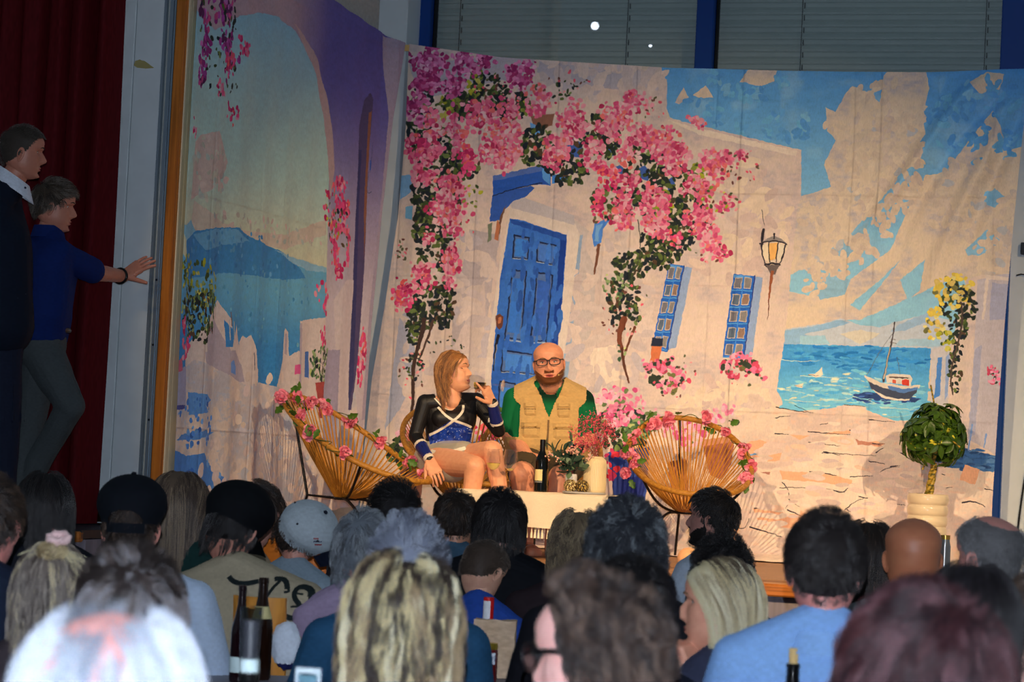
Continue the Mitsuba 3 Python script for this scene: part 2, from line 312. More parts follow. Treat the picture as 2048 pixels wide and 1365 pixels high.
RIGHT_PRINT = [
('p',-1,[1553,3143,4018,3142,4091,1293,2468,1235,2414,2424,1796,2612]),
('p',-9,[2847,2756,2889,2810,2979,2772,3055,2713,3071,2876,3133,2935,3308,2942,3338,2795,3307,2627,3332,2524,3237,2435,3270,2332,3190,2287,3108,2162,3010,2048,2912,1928,2796,1896,2731,2013,2797,2192,2740,2339,2805,2488,2752,2541,2737,2681,2798,2652]),
('p',-9,[2214,2827,2256,2902,2436,2918,2419,2837,2336,2806]),
('p',-9,[1822,2703,1873,2794,1907,2731,1847,2694]),
('p',-9,[1928,2749,2008,2804,2060,2732,1974,2732]),
('p',-9,[2517,2127,2671,2166,2805,2216,2809,2127,2907,2046,2883,1927,2764,1931,2615,1951,2493,2008]),
('p',-9,[2493,2008,2853,1927,3030,1931,2978,1782,2803,1719,2625,1714,2509,1651]),
('p',-9,[3560,2468,3709,2669,3756,2588,3804,2443,3931,2473,3962,1692,3506,1679,2993,1430,2520,1414,2693,1538,2924,1663,3151,1845,3229,2053,3336,2289,3479,2321]),
('p',-9,[2512,1592,2811,1542,2934,1428,2522,1355]),
('p',-1,[2930,1516,3100,1668,3212,1788,3129,1669,2990,1488]),
('p',-1,[3217,1671,3357,1792,3335,1616,3265,1556]),
('p',-1,[3671,2193,3742,2223,3801,2166,3746,2107,3688,2126]),
('p',-1,[3585,1856,3709,1976,3783,1919,3742,1860,3616,1799]),
('p',-9,[3573,2834,3672,2893,3772,2879,3747,2792,3634,2767]),
('p',0,[2685,1715,2924,1663,2898,1574,2752,1540]),
('p',0,[2798,1837,3026,2019,3002,1901,2889,1780]),
('p',1,[3024,2078,3202,2023,3089,1932]),
('c','cloudedge',3054,2388,308,486,260,35),
('c','cloudedge',2798,1836,295,295,150,35),
('c','cloudlight',3070,2344,234,383,120,35),
('c','skydab',2281,2661,453,239,120,32),
('c','skydab',3625,2615,272,262,120,32),
('c','cloudedge',3636,2003,286,436,240,37),
('p',2,[2507,1355,2641,1374,2773,1399,2881,1435,2994,1400,3112,1390,3227,1432,3370,1471,3516,1447,3523,1273,2513,1236]),
('p',3,[2537,1350,2700,1376,2875,1426,2935,1410,2819,1371,2672,1337,2764,1275,2541,1267]),
('p',4,[3228,1414,3384,1483,3406,1443,3258,1374,3171,1365]),
('p',5,[3232,1321,3462,1340,3465,1288,3204,1285]),
('p',6,[2879,1344,2996,1371,3114,1352,2999,1283]),
('p',7,[2643,1324,2791,1329,2823,1277,2645,1271]),
('p',-3,[2532,1270,2941,1275,3413,1278,3409,1094,3402,856,3223,848,3062,852,3050,919,2927,928,2845,904,2755,871,2663,879,2516,896,2524,1059]),
('c','seadab',2973,1208,439,73,120,26),
('c','sealight',2975,989,446,146,170,26),
('c','seacream',2968,988,439,131,46,14),
('s',8,23,7,[2530,1178,2650,1173,2768,1181]),
('s',8,23,7,[2654,1088,2802,1085,2949,1088]),
('s',8,23,7,[2538,1001,2613,995,2688,989]),
('s',8,23,7,[2804,1041,2907,1036,3011,1026]),
('s',8,23,7,[2571,943,2675,938,2779,934]),
('s',8,23,7,[2778,957,2896,953,3012,991]),
('s',8,23,7,[3132,922,3263,919,3394,913]),
('s',8,23,7,[3076,870,3207,867,3337,893]),
('p',-2,[-283,3143,1627,2899,1769,2839,1774,2609,2472,2454,2602,2426,2612,2141,2592,2069,2550,1267,2524,1059,2516,896,2663,879,2755,871,2845,904,2927,928,3050,919,3062,852,3223,845,3396,855,3452,893,3437,1270,3527,1302,3606,1682,3677,1713,4075,1696,4147,-133,-414,-426]),
('p',9,[1659,2893,1769,2839,1755,2809,1648,2863]),
('p',10,[1781,2597,1983,2545,2579,2420,2565,2390,1985,2508]),
('p',11,[126,2924,739,2988,1598,2869,1478,2777,715,2833,204,2706]),
('p',12,[571,1905,765,1878,732,1601,684,986,498,856,488,1348]),
('p',13,[1235,1981,1398,1863,1391,1377,1284,1010,1190,1006,1191,1614]),
('p',14,[1209,1889,1287,1890,1263,1434,1237,1008,1187,946,1181,1492]),
('p',15,[1385,1802,1550,1624,1540,1201,1375,1074]),
('p',16,[1369,1195,1523,1231,1564,1021,1381,953]),
('p',17,[147,1337,238,1463,265,970,178,781,87,653]),
('p',18,[498,1163,684,1600,735,927,604,677]),
('c','walldab',476,1254,322,706,150,67),
('c','walldab',1467,1410,264,513,120,60),
('c','wallwarm',2206,2001,348,358,90,65),
('c','wallwarm',2197,897,347,148,70,53),
('c','walldab',1238,2851,519,137,80,61),
('p',-4,[-131,427,1399,592,2516,896,2663,879,2845,904,3051,904,3223,845,3454,864,3487,749,4113,721,4158,-416,-396,-735]),
('p',19,[3303,668,3460,719,3647,699,3805,672,3835,621,3794,576,3551,593,3378,613]),
('c','shadowdab',3599,645,221,64,70,25),
('p',20,[2358,682,2432,700,2569,648,2557,582,2379,565]),
('p',20,[2560,523,2857,521,2990,486,2977,448,2800,468,2577,471]),
('p',20,[3001,721,3082,730,3170,711,3128,689]),
('p',20,[2406,291,2690,271,2694,184,2455,200]),
('p',20,[2689,295,2927,255,2930,191,2694,195]),
('p',20,[3093,148,3281,173,3286,43,3111,62]),
('p',20,[2846,763,2963,778,2964,760,2817,747]),
('p',20,[2610,738,2729,738,2671,711]),
('p',20,[3636,612,3723,587,3698,499,3611,524]),
('p',20,[2094,209,2336,193,2310,103,2099,106]),
('p',20,[2696,140,3050,131,3022,86,2699,81]),
('p',21,[3000,727,3141,710,3156,699,3010,698]),
('p',22,[2441,509,2501,515,2496,497]),
('s',23,29,13,[2716,760,2817,756,2964,754]),
('s',23,37,17,[2963,778,3016,771]),
('s',23,29,13,[2725,696,2849,690,2908,684]),
('s',23,35,15,[2815,648,2911,629]),
('s',23,29,13,[3098,708,3165,711]),
('s',23,34,15,[3120,659,3166,688]),
('s',23,29,13,[2520,740,2604,738]),
('s',23,29,13,[3082,605,3170,592]),
('s',23,23,10,[2807,641,3013,639,3203,640]),
('s',23,37,16,[3205,579,3263,588]),
('s',23,23,10,[3148,544,3205,573,3263,579]),
('s',23,43,19,[2738,526,2812,524,2892,511]),
('s',23,29,13,[2975,506,3106,521]),
('s',23,20,9,[2565,421,2683,430,2861,427,2949,417]),
('s',23,35,15,[2884,423,2926,416,2991,472]),
('s',23,29,13,[2578,457,2610,414,2622,341,2600,302]),
('s',23,23,10,[2621,356,2688,315]),
('s',23,35,15,[2415,292,2570,306]),
('s',23,41,18,[2615,297,2706,261]),
('s',23,29,13,[3032,395,3156,378,3302,357]),
('s',23,29,13,[2954,315,3010,362,3053,385]),
('s',23,43,19,[2968,316,3132,252,3235,214]),
('s',23,43,19,[3220,237,3311,276]),
('s',23,35,15,[2291,196,2366,180,2388,240,2398,285]),
('s',23,44,19,[2396,182,2547,146]),
('s',23,23,10,[2547,146,2638,116]),
('s',23,34,15,[3106,172,3222,179]),
('s',23,28,13,[3124,106,3198,73]),
('s',23,34,15,[3260,666,3349,612]),
('s',23,37,16,[3437,573,3524,548]),
('s',23,48,22,[3631,395,3688,401,3760,376]),
('s',23,28,12,[3756,479,3813,471]),
('s',23,28,12,[3499,466,3570,476]),
('s',23,20,9,[2632,910,2723,873]),
('s',23,29,13,[2519,896,2663,879,2746,874]),
('s',23,23,10,[2927,928,3045,922]),
('s',23,23,10,[3071,847,3223,839]),
('s',23,29,13,[2519,834,2605,850]),
('s',23,23,10,[2785,805,2873,823]),
('s',23,23,10,[2993,99,3168,94]),
('s',24,73,29,[2368,603,2436,627,2497,665]),
('c','grounddab',2948,431,614,408,150,46),
('p',25,[3413,1269,3522,1302,3525,867,3431,857]),
('p',26,[3456,1224,3479,1230,3476,1010,3443,979]),
('p',27,[3502,1228,3523,1258,3522,1012,3506,982]),
('p',28,[3664,1684,3819,1723,4075,1696,4113,721,3804,677,3659,757]),
('p',29,[3711,1714,3848,1701,3849,1683,3729,1686,3710,1453,3699,1453]),
('p',30,[3747,1669,3850,1660,3830,1457,3739,1454]),
('p',31,[3666,1278,3705,1308,3686,787,3647,757]),
('s',32,57,43,[3669,844,3655,699]),
('s',32,57,28,[3749,790,3740,718]),
('p',33,[2707,1099,2748,1103,2782,1143,2787,1093,2749,1080]),
('p',33,[2626,1031,2679,1045,2669,1018,2639,1019]),
('s',34,20,11,[2707,1096,2760,1092]),
('s',34,20,11,[2627,1028,2668,1026]),
('p',35,[2968,989,3055,1010,3246,988,3362,976,3334,957,3159,967,3013,970]),
('c','seadark',3166,977,196,33,30,17),
('p',36,[3046,1089,3126,1054,3258,1036,3353,1057,3337,1016,3304,973,3217,970,3144,990,3081,1023]),
('p',37,[3028,1105,3051,1098,3126,1068,3261,1050,3359,1063,3354,1042,3262,1021,3127,1042,3059,1069]),
('p',38,[3170,1050,3261,1033,3348,1048,3348,1036,3262,1010,3180,1030]),
('p',39,[3081,1026,3147,993,3217,976,3304,976,3299,967,3212,964,3135,981]),
('p',40,[3156,1107,3182,1120,3298,1119,3311,1099,3301,1055,3170,1067]),
('p',41,[3177,1105,3293,1101,3288,1095,3177,1097]),
('p',42,[3256,1088,3294,1090,3292,1055,3255,1056]),
('p',43,[3198,1086,3218,1087,3216,1063,3196,1065]),
('s',44,72,29,[3146,1078,3164,1201,3180,1295,3195,1422]),
('s',45,43,14,[3148,1090,3164,1201,3175,1275]),
('s',46,14,11,[3045,1103,3123,1258,3189,1363]),
('s',46,13,11,[3240,1122,3219,1218]),
('s',47,20,14,[3174,1304,3212,1297]),
('s',47,17,14,[3176,1325,3208,1320]),
('s',48,89,44,[2396,1946,2390,1880,2398,1839]),
('s',49,20,11,[2379,2065,2398,1970]),
('p',50,[2427,1869,2484,1871,2482,1775,2438,1762]),
('p',51,[2391,1856,2427,1869,2438,1756,2411,1768]),
('p',52,[2487,1868,2530,1854,2510,1764,2486,1764]),
('p',53,[2385,1868,2423,1899,2461,1912,2504,1895,2541,1866,2499,1877,2439,1878]),
('s',54,44,35,[2379,1865,2453,1882,2541,1863]),
('s',54,44,35,[2388,1859,2408,1762,2424,1729]),
('s',54,44,35,[2532,1860,2512,1770,2493,1731]),
('s',54,32,29,[2430,1872,2441,1756]),
('s',54,32,29,[2487,1871,2480,1757]),
('s',54,59,59,[2415,1738,2459,1748,2505,1740]),
('s',54,74,29,[2460,1924,2462,1894]),
('p',55,[2421,1738,2499,1740,2478,1680,2447,1685]),
('s',56,103,29,[2459,1694,2453,1620,2446,1516]),
('s',57,35,14,[2448,1531,2445,1412]),
('p',58,[1927,1713,1975,1708,1900,1226,1846,1212]),
('p',59,[1832,1728,1928,1719,1848,1200,1751,1209]),
('p',60,[1834,1722,1904,1718,1895,1703,1832,1707]),
('p',61,[1837,1708,1871,1706,1861,1637,1826,1639]),
('p',62,[1841,1702,1868,1703,1857,1643,1833,1644]),
('p',61,[1882,1709,1915,1707,1904,1638,1871,1641]),
('p',63,[1886,1703,1911,1704,1900,1644,1878,1645]),
('s',64,30,30,[1819,1627,1911,1627]),
('p',61,[1821,1604,1855,1602,1845,1533,1810,1535]),
('p',65,[1824,1598,1852,1599,1841,1539,1817,1540]),
('p',61,[1866,1605,1898,1603,1888,1535,1855,1537]),
('p',66,[1870,1599,1895,1600,1884,1541,1862,1541]),
('s',64,30,30,[1803,1523,1895,1523]),
('p',61,[1804,1500,1839,1498,1829,1430,1794,1431]),
('p',62,[1808,1494,1836,1495,1825,1435,1801,1436]),
('p',61,[1850,1501,1882,1499,1872,1431,1839,1433]),
('p',63,[1853,1495,1879,1496,1868,1437,1846,1438]),
('s',64,30,30,[1787,1419,1879,1420]),
('p',61,[1788,1396,1823,1394,1812,1326,1778,1327]),
('p',65,[1792,1390,1820,1391,1808,1332,1784,1332]),
('p',61,[1833,1398,1866,1396,1856,1327,1823,1329]),
('p',66,[1837,1392,1863,1392,1852,1333,1830,1334]),
('s',64,30,30,[1771,1315,1863,1316]),
('p',61,[1772,1292,1807,1290,1796,1222,1761,1224]),
('p',62,[1776,1286,1803,1287,1792,1228,1768,1228]),
('p',61,[1817,1294,1850,1292,1839,1223,1807,1225]),
('p',63,[1821,1288,1847,1289,1836,1229,1813,1230]),
('s',64,29,29,[1755,1211,1846,1212]),
('s',67,29,29,[1928,1719,1849,1212]),
('s',68,36,36,[1880,1721,1800,1210]),
('p',58,[2356,1665,2403,1660,2362,1198,2309,1184]),
('p',59,[2228,1679,2356,1671,2311,1172,2183,1180]),
('p',60,[2230,1673,2332,1670,2325,1655,2229,1658]),
('p',61,[2236,1659,2283,1658,2277,1592,2230,1594]),
('p',62,[2241,1654,2279,1655,2272,1598,2237,1598]),
('p',61,[2296,1661,2340,1659,2334,1594,2290,1595]),
('p',63,[2300,1655,2336,1656,2329,1599,2296,1600]),
('s',64,29,29,[2222,1581,2345,1583]),
('p',61,[2227,1560,2274,1558,2268,1492,2221,1494]),
('p',65,[2232,1554,2270,1555,2263,1498,2228,1498]),
('p',61,[2287,1561,2331,1560,2325,1494,2281,1495]),
('p',66,[2291,1555,2327,1557,2320,1500,2287,1500]),
('s',64,29,29,[2213,1481,2336,1483]),
('p',61,[2218,1460,2265,1458,2259,1392,2212,1394]),
('p',62,[2223,1454,2261,1455,2255,1398,2219,1398]),
('p',61,[2278,1462,2322,1460,2316,1394,2272,1396]),
('p',63,[2282,1456,2318,1457,2312,1400,2278,1400]),
('s',64,29,29,[2204,1381,2327,1384]),
('p',61,[2209,1360,2256,1358,2250,1292,2203,1294]),
('p',65,[2214,1354,2252,1355,2246,1298,2210,1299]),
('p',61,[2269,1362,2313,1360,2307,1294,2263,1296]),
('p',66,[2273,1356,2309,1357,2303,1300,2269,1301]),
('s',64,29,29,[2195,1282,2318,1284]),
('p',61,[2200,1260,2247,1259,2241,1193,2194,1194]),
('p',62,[2205,1254,2243,1255,2237,1199,2201,1199]),
('p',61,[2260,1262,2304,1261,2298,1195,2254,1196]),
('p',63,[2264,1256,2300,1257,2294,1201,2260,1201]),
('s',64,29,29,[2186,1182,2309,1184]),
('s',67,29,29,[2356,1671,2312,1184]),
('s',68,35,35,[2292,1672,2248,1182]),
('p',69,[1749,1281,1817,1277,1816,1229,1748,1230]),
('p',70,[1752,1230,1813,1229,1799,1135,1745,1118]),
('c','flowers',1858,1071,148,104,110,23),
('c','flowers',2300,1124,112,80,80,23),
('c','sparse',2309,1087,135,126,24,11),
('c','sparse',1870,1063,168,149,30,11),
('p',71,[826,2049,1237,1956,1271,1890,1217,1220,1143,701,700,681,722,1171,773,1725]),
('p',72,[792,2094,880,2120,1234,2005,1231,1950,833,2046]),
('p',-10,[824,1981,888,1973,1190,1885,1185,1614,1167,1218,1143,701,757,684,757,1050,779,1602]),
('p',73,[1152,1887,1190,1882,1167,1218,1146,883,1109,882,1134,1369]),
('p',74,[824,1981,1190,1885,1185,1852,832,1951]),
('p',75,[858,1877,954,1864,948,1730,855,1739]),
('p',76,[868,1861,943,1851,938,1746,866,1753]),
('s',77,52,39,[858,1877,954,1864]),
('s',77,52,45,[855,1739,858,1877]),
('s',77,45,36,[954,1864,948,1730]),
('s',78,33,24,[855,1739,948,1730]),
('s',77,30,30,[855,1744,948,1734]),
('p',75,[1009,1841,1127,1820,1117,1700,1009,1719]),
('p',79,[1021,1826,1114,1809,1106,1716,1021,1730]),
('s',77,51,39,[1009,1841,1127,1820]),
('s',77,51,45,[1009,1719,1009,1841]),
('s',77,45,36,[1127,1820,1117,1700]),
('s',78,33,24,[1009,1719,1117,1700]),
('s',77,30,30,[1009,1723,1118,1704]),
('p',75,[856,1666,945,1656,933,1228,830,1237]),
('p',80,[864,1618,934,1610,923,1276,844,1283]),
('s',77,52,39,[856,1666,945,1656]),
('s',77,51,45,[830,1237,856,1666]),
('s',77,45,36,[945,1656,933,1228]),
('s',78,33,24,[830,1237,933,1228]),
('s',77,30,30,[831,1249,933,1241]),
('p',75,[1015,1655,1114,1639,1091,1227,996,1221]),
('p',81,[1024,1607,1101,1595,1083,1273,1009,1268]),
('s',77,51,39,[1015,1655,1114,1639]),
('s',77,51,45,[996,1221,1015,1655]),
('s',77,45,36,[1114,1639,1091,1227]),
('s',78,33,24,[996,1221,1091,1227]),
('s',77,30,30,[997,1234,1092,1240]),
('p',75,[821,1169,1032,1152,1031,1030,818,1040]),
('p',82,[844,1153,1008,1140,1008,1045,842,1053]),
('s',77,51,39,[821,1169,1032,1152]),
('s',77,51,45,[818,1040,821,1169]),
('s',77,45,36,[1032,1152,1031,1030]),
('s',78,33,24,[818,1040,1031,1030]),
('s',77,30,30,[818,1044,1031,1034]),
('p',75,[812,979,908,971,902,721,807,716]),
('p',83,[822,950,897,943,892,748,818,745]),
('s',77,51,39,[812,979,908,971]),
('s',77,51,45,[807,716,812,979]),
('s',77,45,36,[908,971,902,721]),
('s',78,33,24,[807,716,902,721]),
('s',77,30,30,[807,724,902,728]),
('p',75,[939,972,1041,964,1034,727,940,722]),
('p',84,[950,944,1030,938,1024,753,950,750]),
('s',77,51,39,[939,972,1041,964]),
('s',77,51,45,[940,722,939,972]),
('s',77,45,36,[1041,964,1034,727]),
('s',78,33,24,[940,722,1034,727]),
('s',77,30,30,[940,730,1035,734]),
('c','doordab',996,1410,189,533,90,36),
('s',85,91,30,[785,1259,771,1158,767,1045]),
('s',86,30,15,[781,1204,768,1081]),
('p',87,[765,1381,790,1394,814,1377,813,1322,792,1296,769,1320]),
('p',88,[779,1369,798,1376,800,1340,784,1333]),
('p',89,[698,2240,1013,2313,1065,2289,1071,2185,1016,2193,909,2182,767,2140,705,2108]),
('p',60,[1011,2301,1062,2283,1067,2191,1021,2227]),
('p',90,[698,2240,1010,2310,1012,2276,700,2209]),
('p',91,[701,2123,783,2149,947,2183,973,2171,912,2112,850,2095,789,2039,760,1970,694,1957]),
('s',77,30,30,[705,2117,815,2156,1016,2200]),
('p',68,[1077,2247,1173,2273,1192,2218,1079,2198]),
('p',92,[794,2063,770,1971,762,1878,745,1893,759,2001]),
('p',88,[741,1970,762,1940,754,1841,728,1853]),
('p',93,[685,1944,710,1951,709,1846,691,1827]),
('p',94,[1362,1965,1429,1991,1454,1985,1413,1930,1405,1845,1363,1819,1347,1892]),
('p',95,[1369,1947,1412,1960,1389,1917,1386,1850,1364,1856]),
('s',96,106,45,[1390,1826,1382,1741,1371,1656]),
('p',97,[919,2613,1077,2627,1064,2553,954,2533]),
('p',98,[921,2573,999,2534,976,2484,924,2508]),
('p',99,[1148,2459,1191,2484,1259,2442,1251,2362,1172,2373]),
('p',99,[1385,2431,1428,2456,1464,2414,1454,2374,1406,2386]),
('p',99,[1455,2295,1497,2320,1549,2279,1537,2260,1474,2271]),
('p',99,[1610,2298,1652,2323,1688,2281,1679,2226,1632,2237]),
('p',99,[1784,2225,1825,2250,1846,2208,1836,2159,1805,2171]),
('p',100,[105,2231,196,2238,176,2129,107,2081]),
('p',101,[148,2038,200,2045,198,1958,152,1964]),
('c','leaf',217,2596,89,202,110,24),
('c','leaf',465,2676,129,93,110,24),
('c','leaf',623,2739,128,154,110,24),
('c','leaf',795,2679,119,92,110,24),
('c','leaf',300,2426,130,124,110,24),
('c','leaf',485,2304,129,92,110,24),
('c','leaf',976,2419,111,138,110,24),
('c','leaf',1352,2470,140,152,110,24),
('c','leaf',1639,2322,139,151,110,24),
('c','leaf',1832,2174,168,150,110,24),
('c','leaf',1172,2300,141,106,110,24),
('c','leaf',1511,2092,186,106,110,24),
('c','leaf',1932,1995,137,180,110,24),
('c','leaf',1785,1871,138,180,110,24),
('c','leaf',347,2147,178,154,110,24),
('c','leaf',325,1961,113,123,110,24),
('c','leaf',275,1867,65,278,90,21),
('c','leaf',404,1839,56,247,90,21),
('c','leaf',319,1465,81,185,90,21),
('c','leaf',253,1324,56,138,90,21),
('c','leaf',431,1438,67,153,90,21),
('c','leaf',1599,1716,116,90,90,21),
('c','leaf',1562,1518,100,165,90,21),
('c','leaf',1788,1811,107,120,90,21),
('c','yellowleaf',393,2660,89,77,34,21),
('c','yellowleaf',555,2816,48,108,34,21),
('c','yellowleaf',891,2664,55,46,34,21),
('c','yellowleaf',1774,2082,61,90,34,21),
('c','yellowleaf',1995,2282,61,75,34,21),
('c','pink3',245,2950,117,98,179,21),
('c','pink3',525,2954,122,94,183,21),
('c','pink3',238,2838,104,95,151,21),
('c','pink3',412,2813,74,90,99,21),
('c','pink3',182,2650,67,110,108,21),
('c','pink1',596,2615,91,117,170,21),
('c','pink1',294,2474,68,163,169,21),
('c','pink1',447,2505,69,111,116,21),
('c','pink1',752,2447,155,172,459,20),
('c','pink2',185,2412,76,77,85,21),
('c','pink2',525,2370,56,98,80,21),
('c','pink3',841,2861,92,98,143,20),
('c','pink1',954,2708,79,104,129,20),
('c','pink1',1202,2603,89,143,213,20),
('c','pink1',1109,2605,72,39,38,20),
('c','pink1',1092,2412,83,131,179,20),
('c','pink1',1329,2381,67,97,102,20),
('c','pink1',1433,2594,112,86,160,20),
('c','pink1',1565,2707,90,63,89,20),
('c','pink1',1609,2490,77,92,115,20),
('c','pink1',1525,2367,68,59,59,20),
('c','pink1',1785,2442,113,108,213,20),
('c','pink2',1435,2232,71,80,89,20),
('c','pink1',1554,2227,58,66,57,20),
('c','pink1',1711,2060,89,169,262,20),
('c','pink1',1529,2049,77,131,169,20),
('c','pink2',1373,2064,48,80,55,20),
('c','pink1',248,2240,81,100,123,21),
('c','pink1',441,2152,80,111,138,21),
('c','pink1',347,2067,63,83,75,21),
('c','pink1',446,1971,111,100,177,21),
('c','pink1',304,1870,35,49,22,21),
('c','pink1',447,1735,51,77,54,20),
('c','pink1',1965,2601,55,48,37,20),
('c','pink1',1837,2346,90,84,126,20),
('c','pink1',2076,2356,83,78,107,20),
('c','pink1',2204,2375,100,47,74,20),
('c','pink1',2096,2276,66,67,70,20),
('c','pink1',1996,2199,103,82,144,20),
('c','pink1',2017,1988,102,90,156,20),
('c','pink1',2094,1859,79,82,107,20),
('c','pink1',1775,1943,55,84,71,20),
('c','pink2',1862,1870,45,36,22,20),
('c','pink1',277,1613,63,89,81,21),
('c','pink2',172,1482,68,89,89,21),
('c','pink1',462,1670,59,120,106,20),
('c','pink1',2167,1803,36,26,22,20),
('c','pink1',1442,2532,56,70,57,20),
('c','pink1',1096,2383,48,78,53,20),
('c','pink1',788,2663,73,86,95,20),
('c','pink1',2156,2090,69,38,38,20),
('c','sparse',136,1769,45,69,22,13),
('c','sparse',2252,2316,136,104,26,13),
('c','sparse',2125,2104,121,74,16,13),
('c','sparse',1097,2835,189,92,18,13),
('c','sparse',653,2786,128,77,18,13),
('c','sparse',1700,2671,92,75,14,13),
('c','sparse',506,1903,96,61,10,13),
('c','sparse',2079,1803,91,74,14,13),
('c','sparse',1406,1999,78,45,10,13),
('c','yellowleaf',2125,2104,121,104,14,14),
('c','yellowleaf',576,2105,64,77,14,15),
('c','leaf',1132,2774,94,61,16,15),
('c','leaf',448,1176,129,76,18,12),
('s',102,138,92,[303,1342,279,1186,258,1093,257,877,251,753]),
('s',103,77,46,[359,1343,318,1188,284,1094]),
('c','leaf',263,1062,61,92,26,15),
('c','sparse',246,1015,81,169,20,12),
('c','leaf',1591,1414,108,90,26,18),
('s',104,210,105,[1571,1383,1554,1232,1571,1202]),
('s',105,90,60,[1641,1340,1592,1203,1577,1142]),
('s',106,90,60,[1564,1208,1584,1112,1620,1008]),
('c','lightleaf',1512,1592,85,90,26,18),
('c','lightleaf',1563,1186,54,45,5,18),
('s',107,30,21,[1628,1989,1643,1748,1603,1626]),
('c','sparse',1574,1443,154,180,30,12),
('c','leaf',3540,1549,86,130,70,20),
('c','leaf',3562,1361,57,86,46,17),
('c','leaf',3560,1158,38,144,50,17),
('s',108,72,43,[3568,1565,3581,1391,3557,1274,3551,1013]),
('c','yellow',3537,1614,114,108,60,23),
('c','yellow',3429,1429,57,101,40,20),
('c','leaf',3627,1508,42,115,34,17),
('c','yellowleaf',3491,1329,57,58,16,20),
('c','flowers',3793,1130,49,50,30,14),
('c','leaf',1578,728,185,142,120,29),
('c','lightleaf',1671,725,92,59,40,29),
('c','flowers2',1579,871,177,120,150,22),
('c','flowers2',1822,784,91,52,40,19),
('p',109,[1508,582,1769,625,1755,280,1570,270]),
('p',110,[1594,421,1746,459,1739,279,1601,272]),
('c','red',1539,508,49,89,16,26),
('c','flowers2',2207,838,98,44,26,20),
('c','leaf',2262,796,45,14,10,11),
('p',111,[1880,540,1992,567,2020,354,1921,319]),
('p',112,[2086,684,2281,717,2265,544,2203,452,2142,479,2099,610]),
('p',113,[2086,684,2281,717,2277,681,2097,649]),
('c','flowers2',1994,702,136,81,60,23),
('c','flowers2',185,634,97,69,34,27),
('c','leaf',215,528,105,84,60,30),
('c','pink2',732,659,127,53,40,27),
('c','leaf',474,548,136,91,40,30),
('p',114,[196,443,356,481,339,204,227,167]),
('p',115,[624,601,830,626,822,473,648,450])]
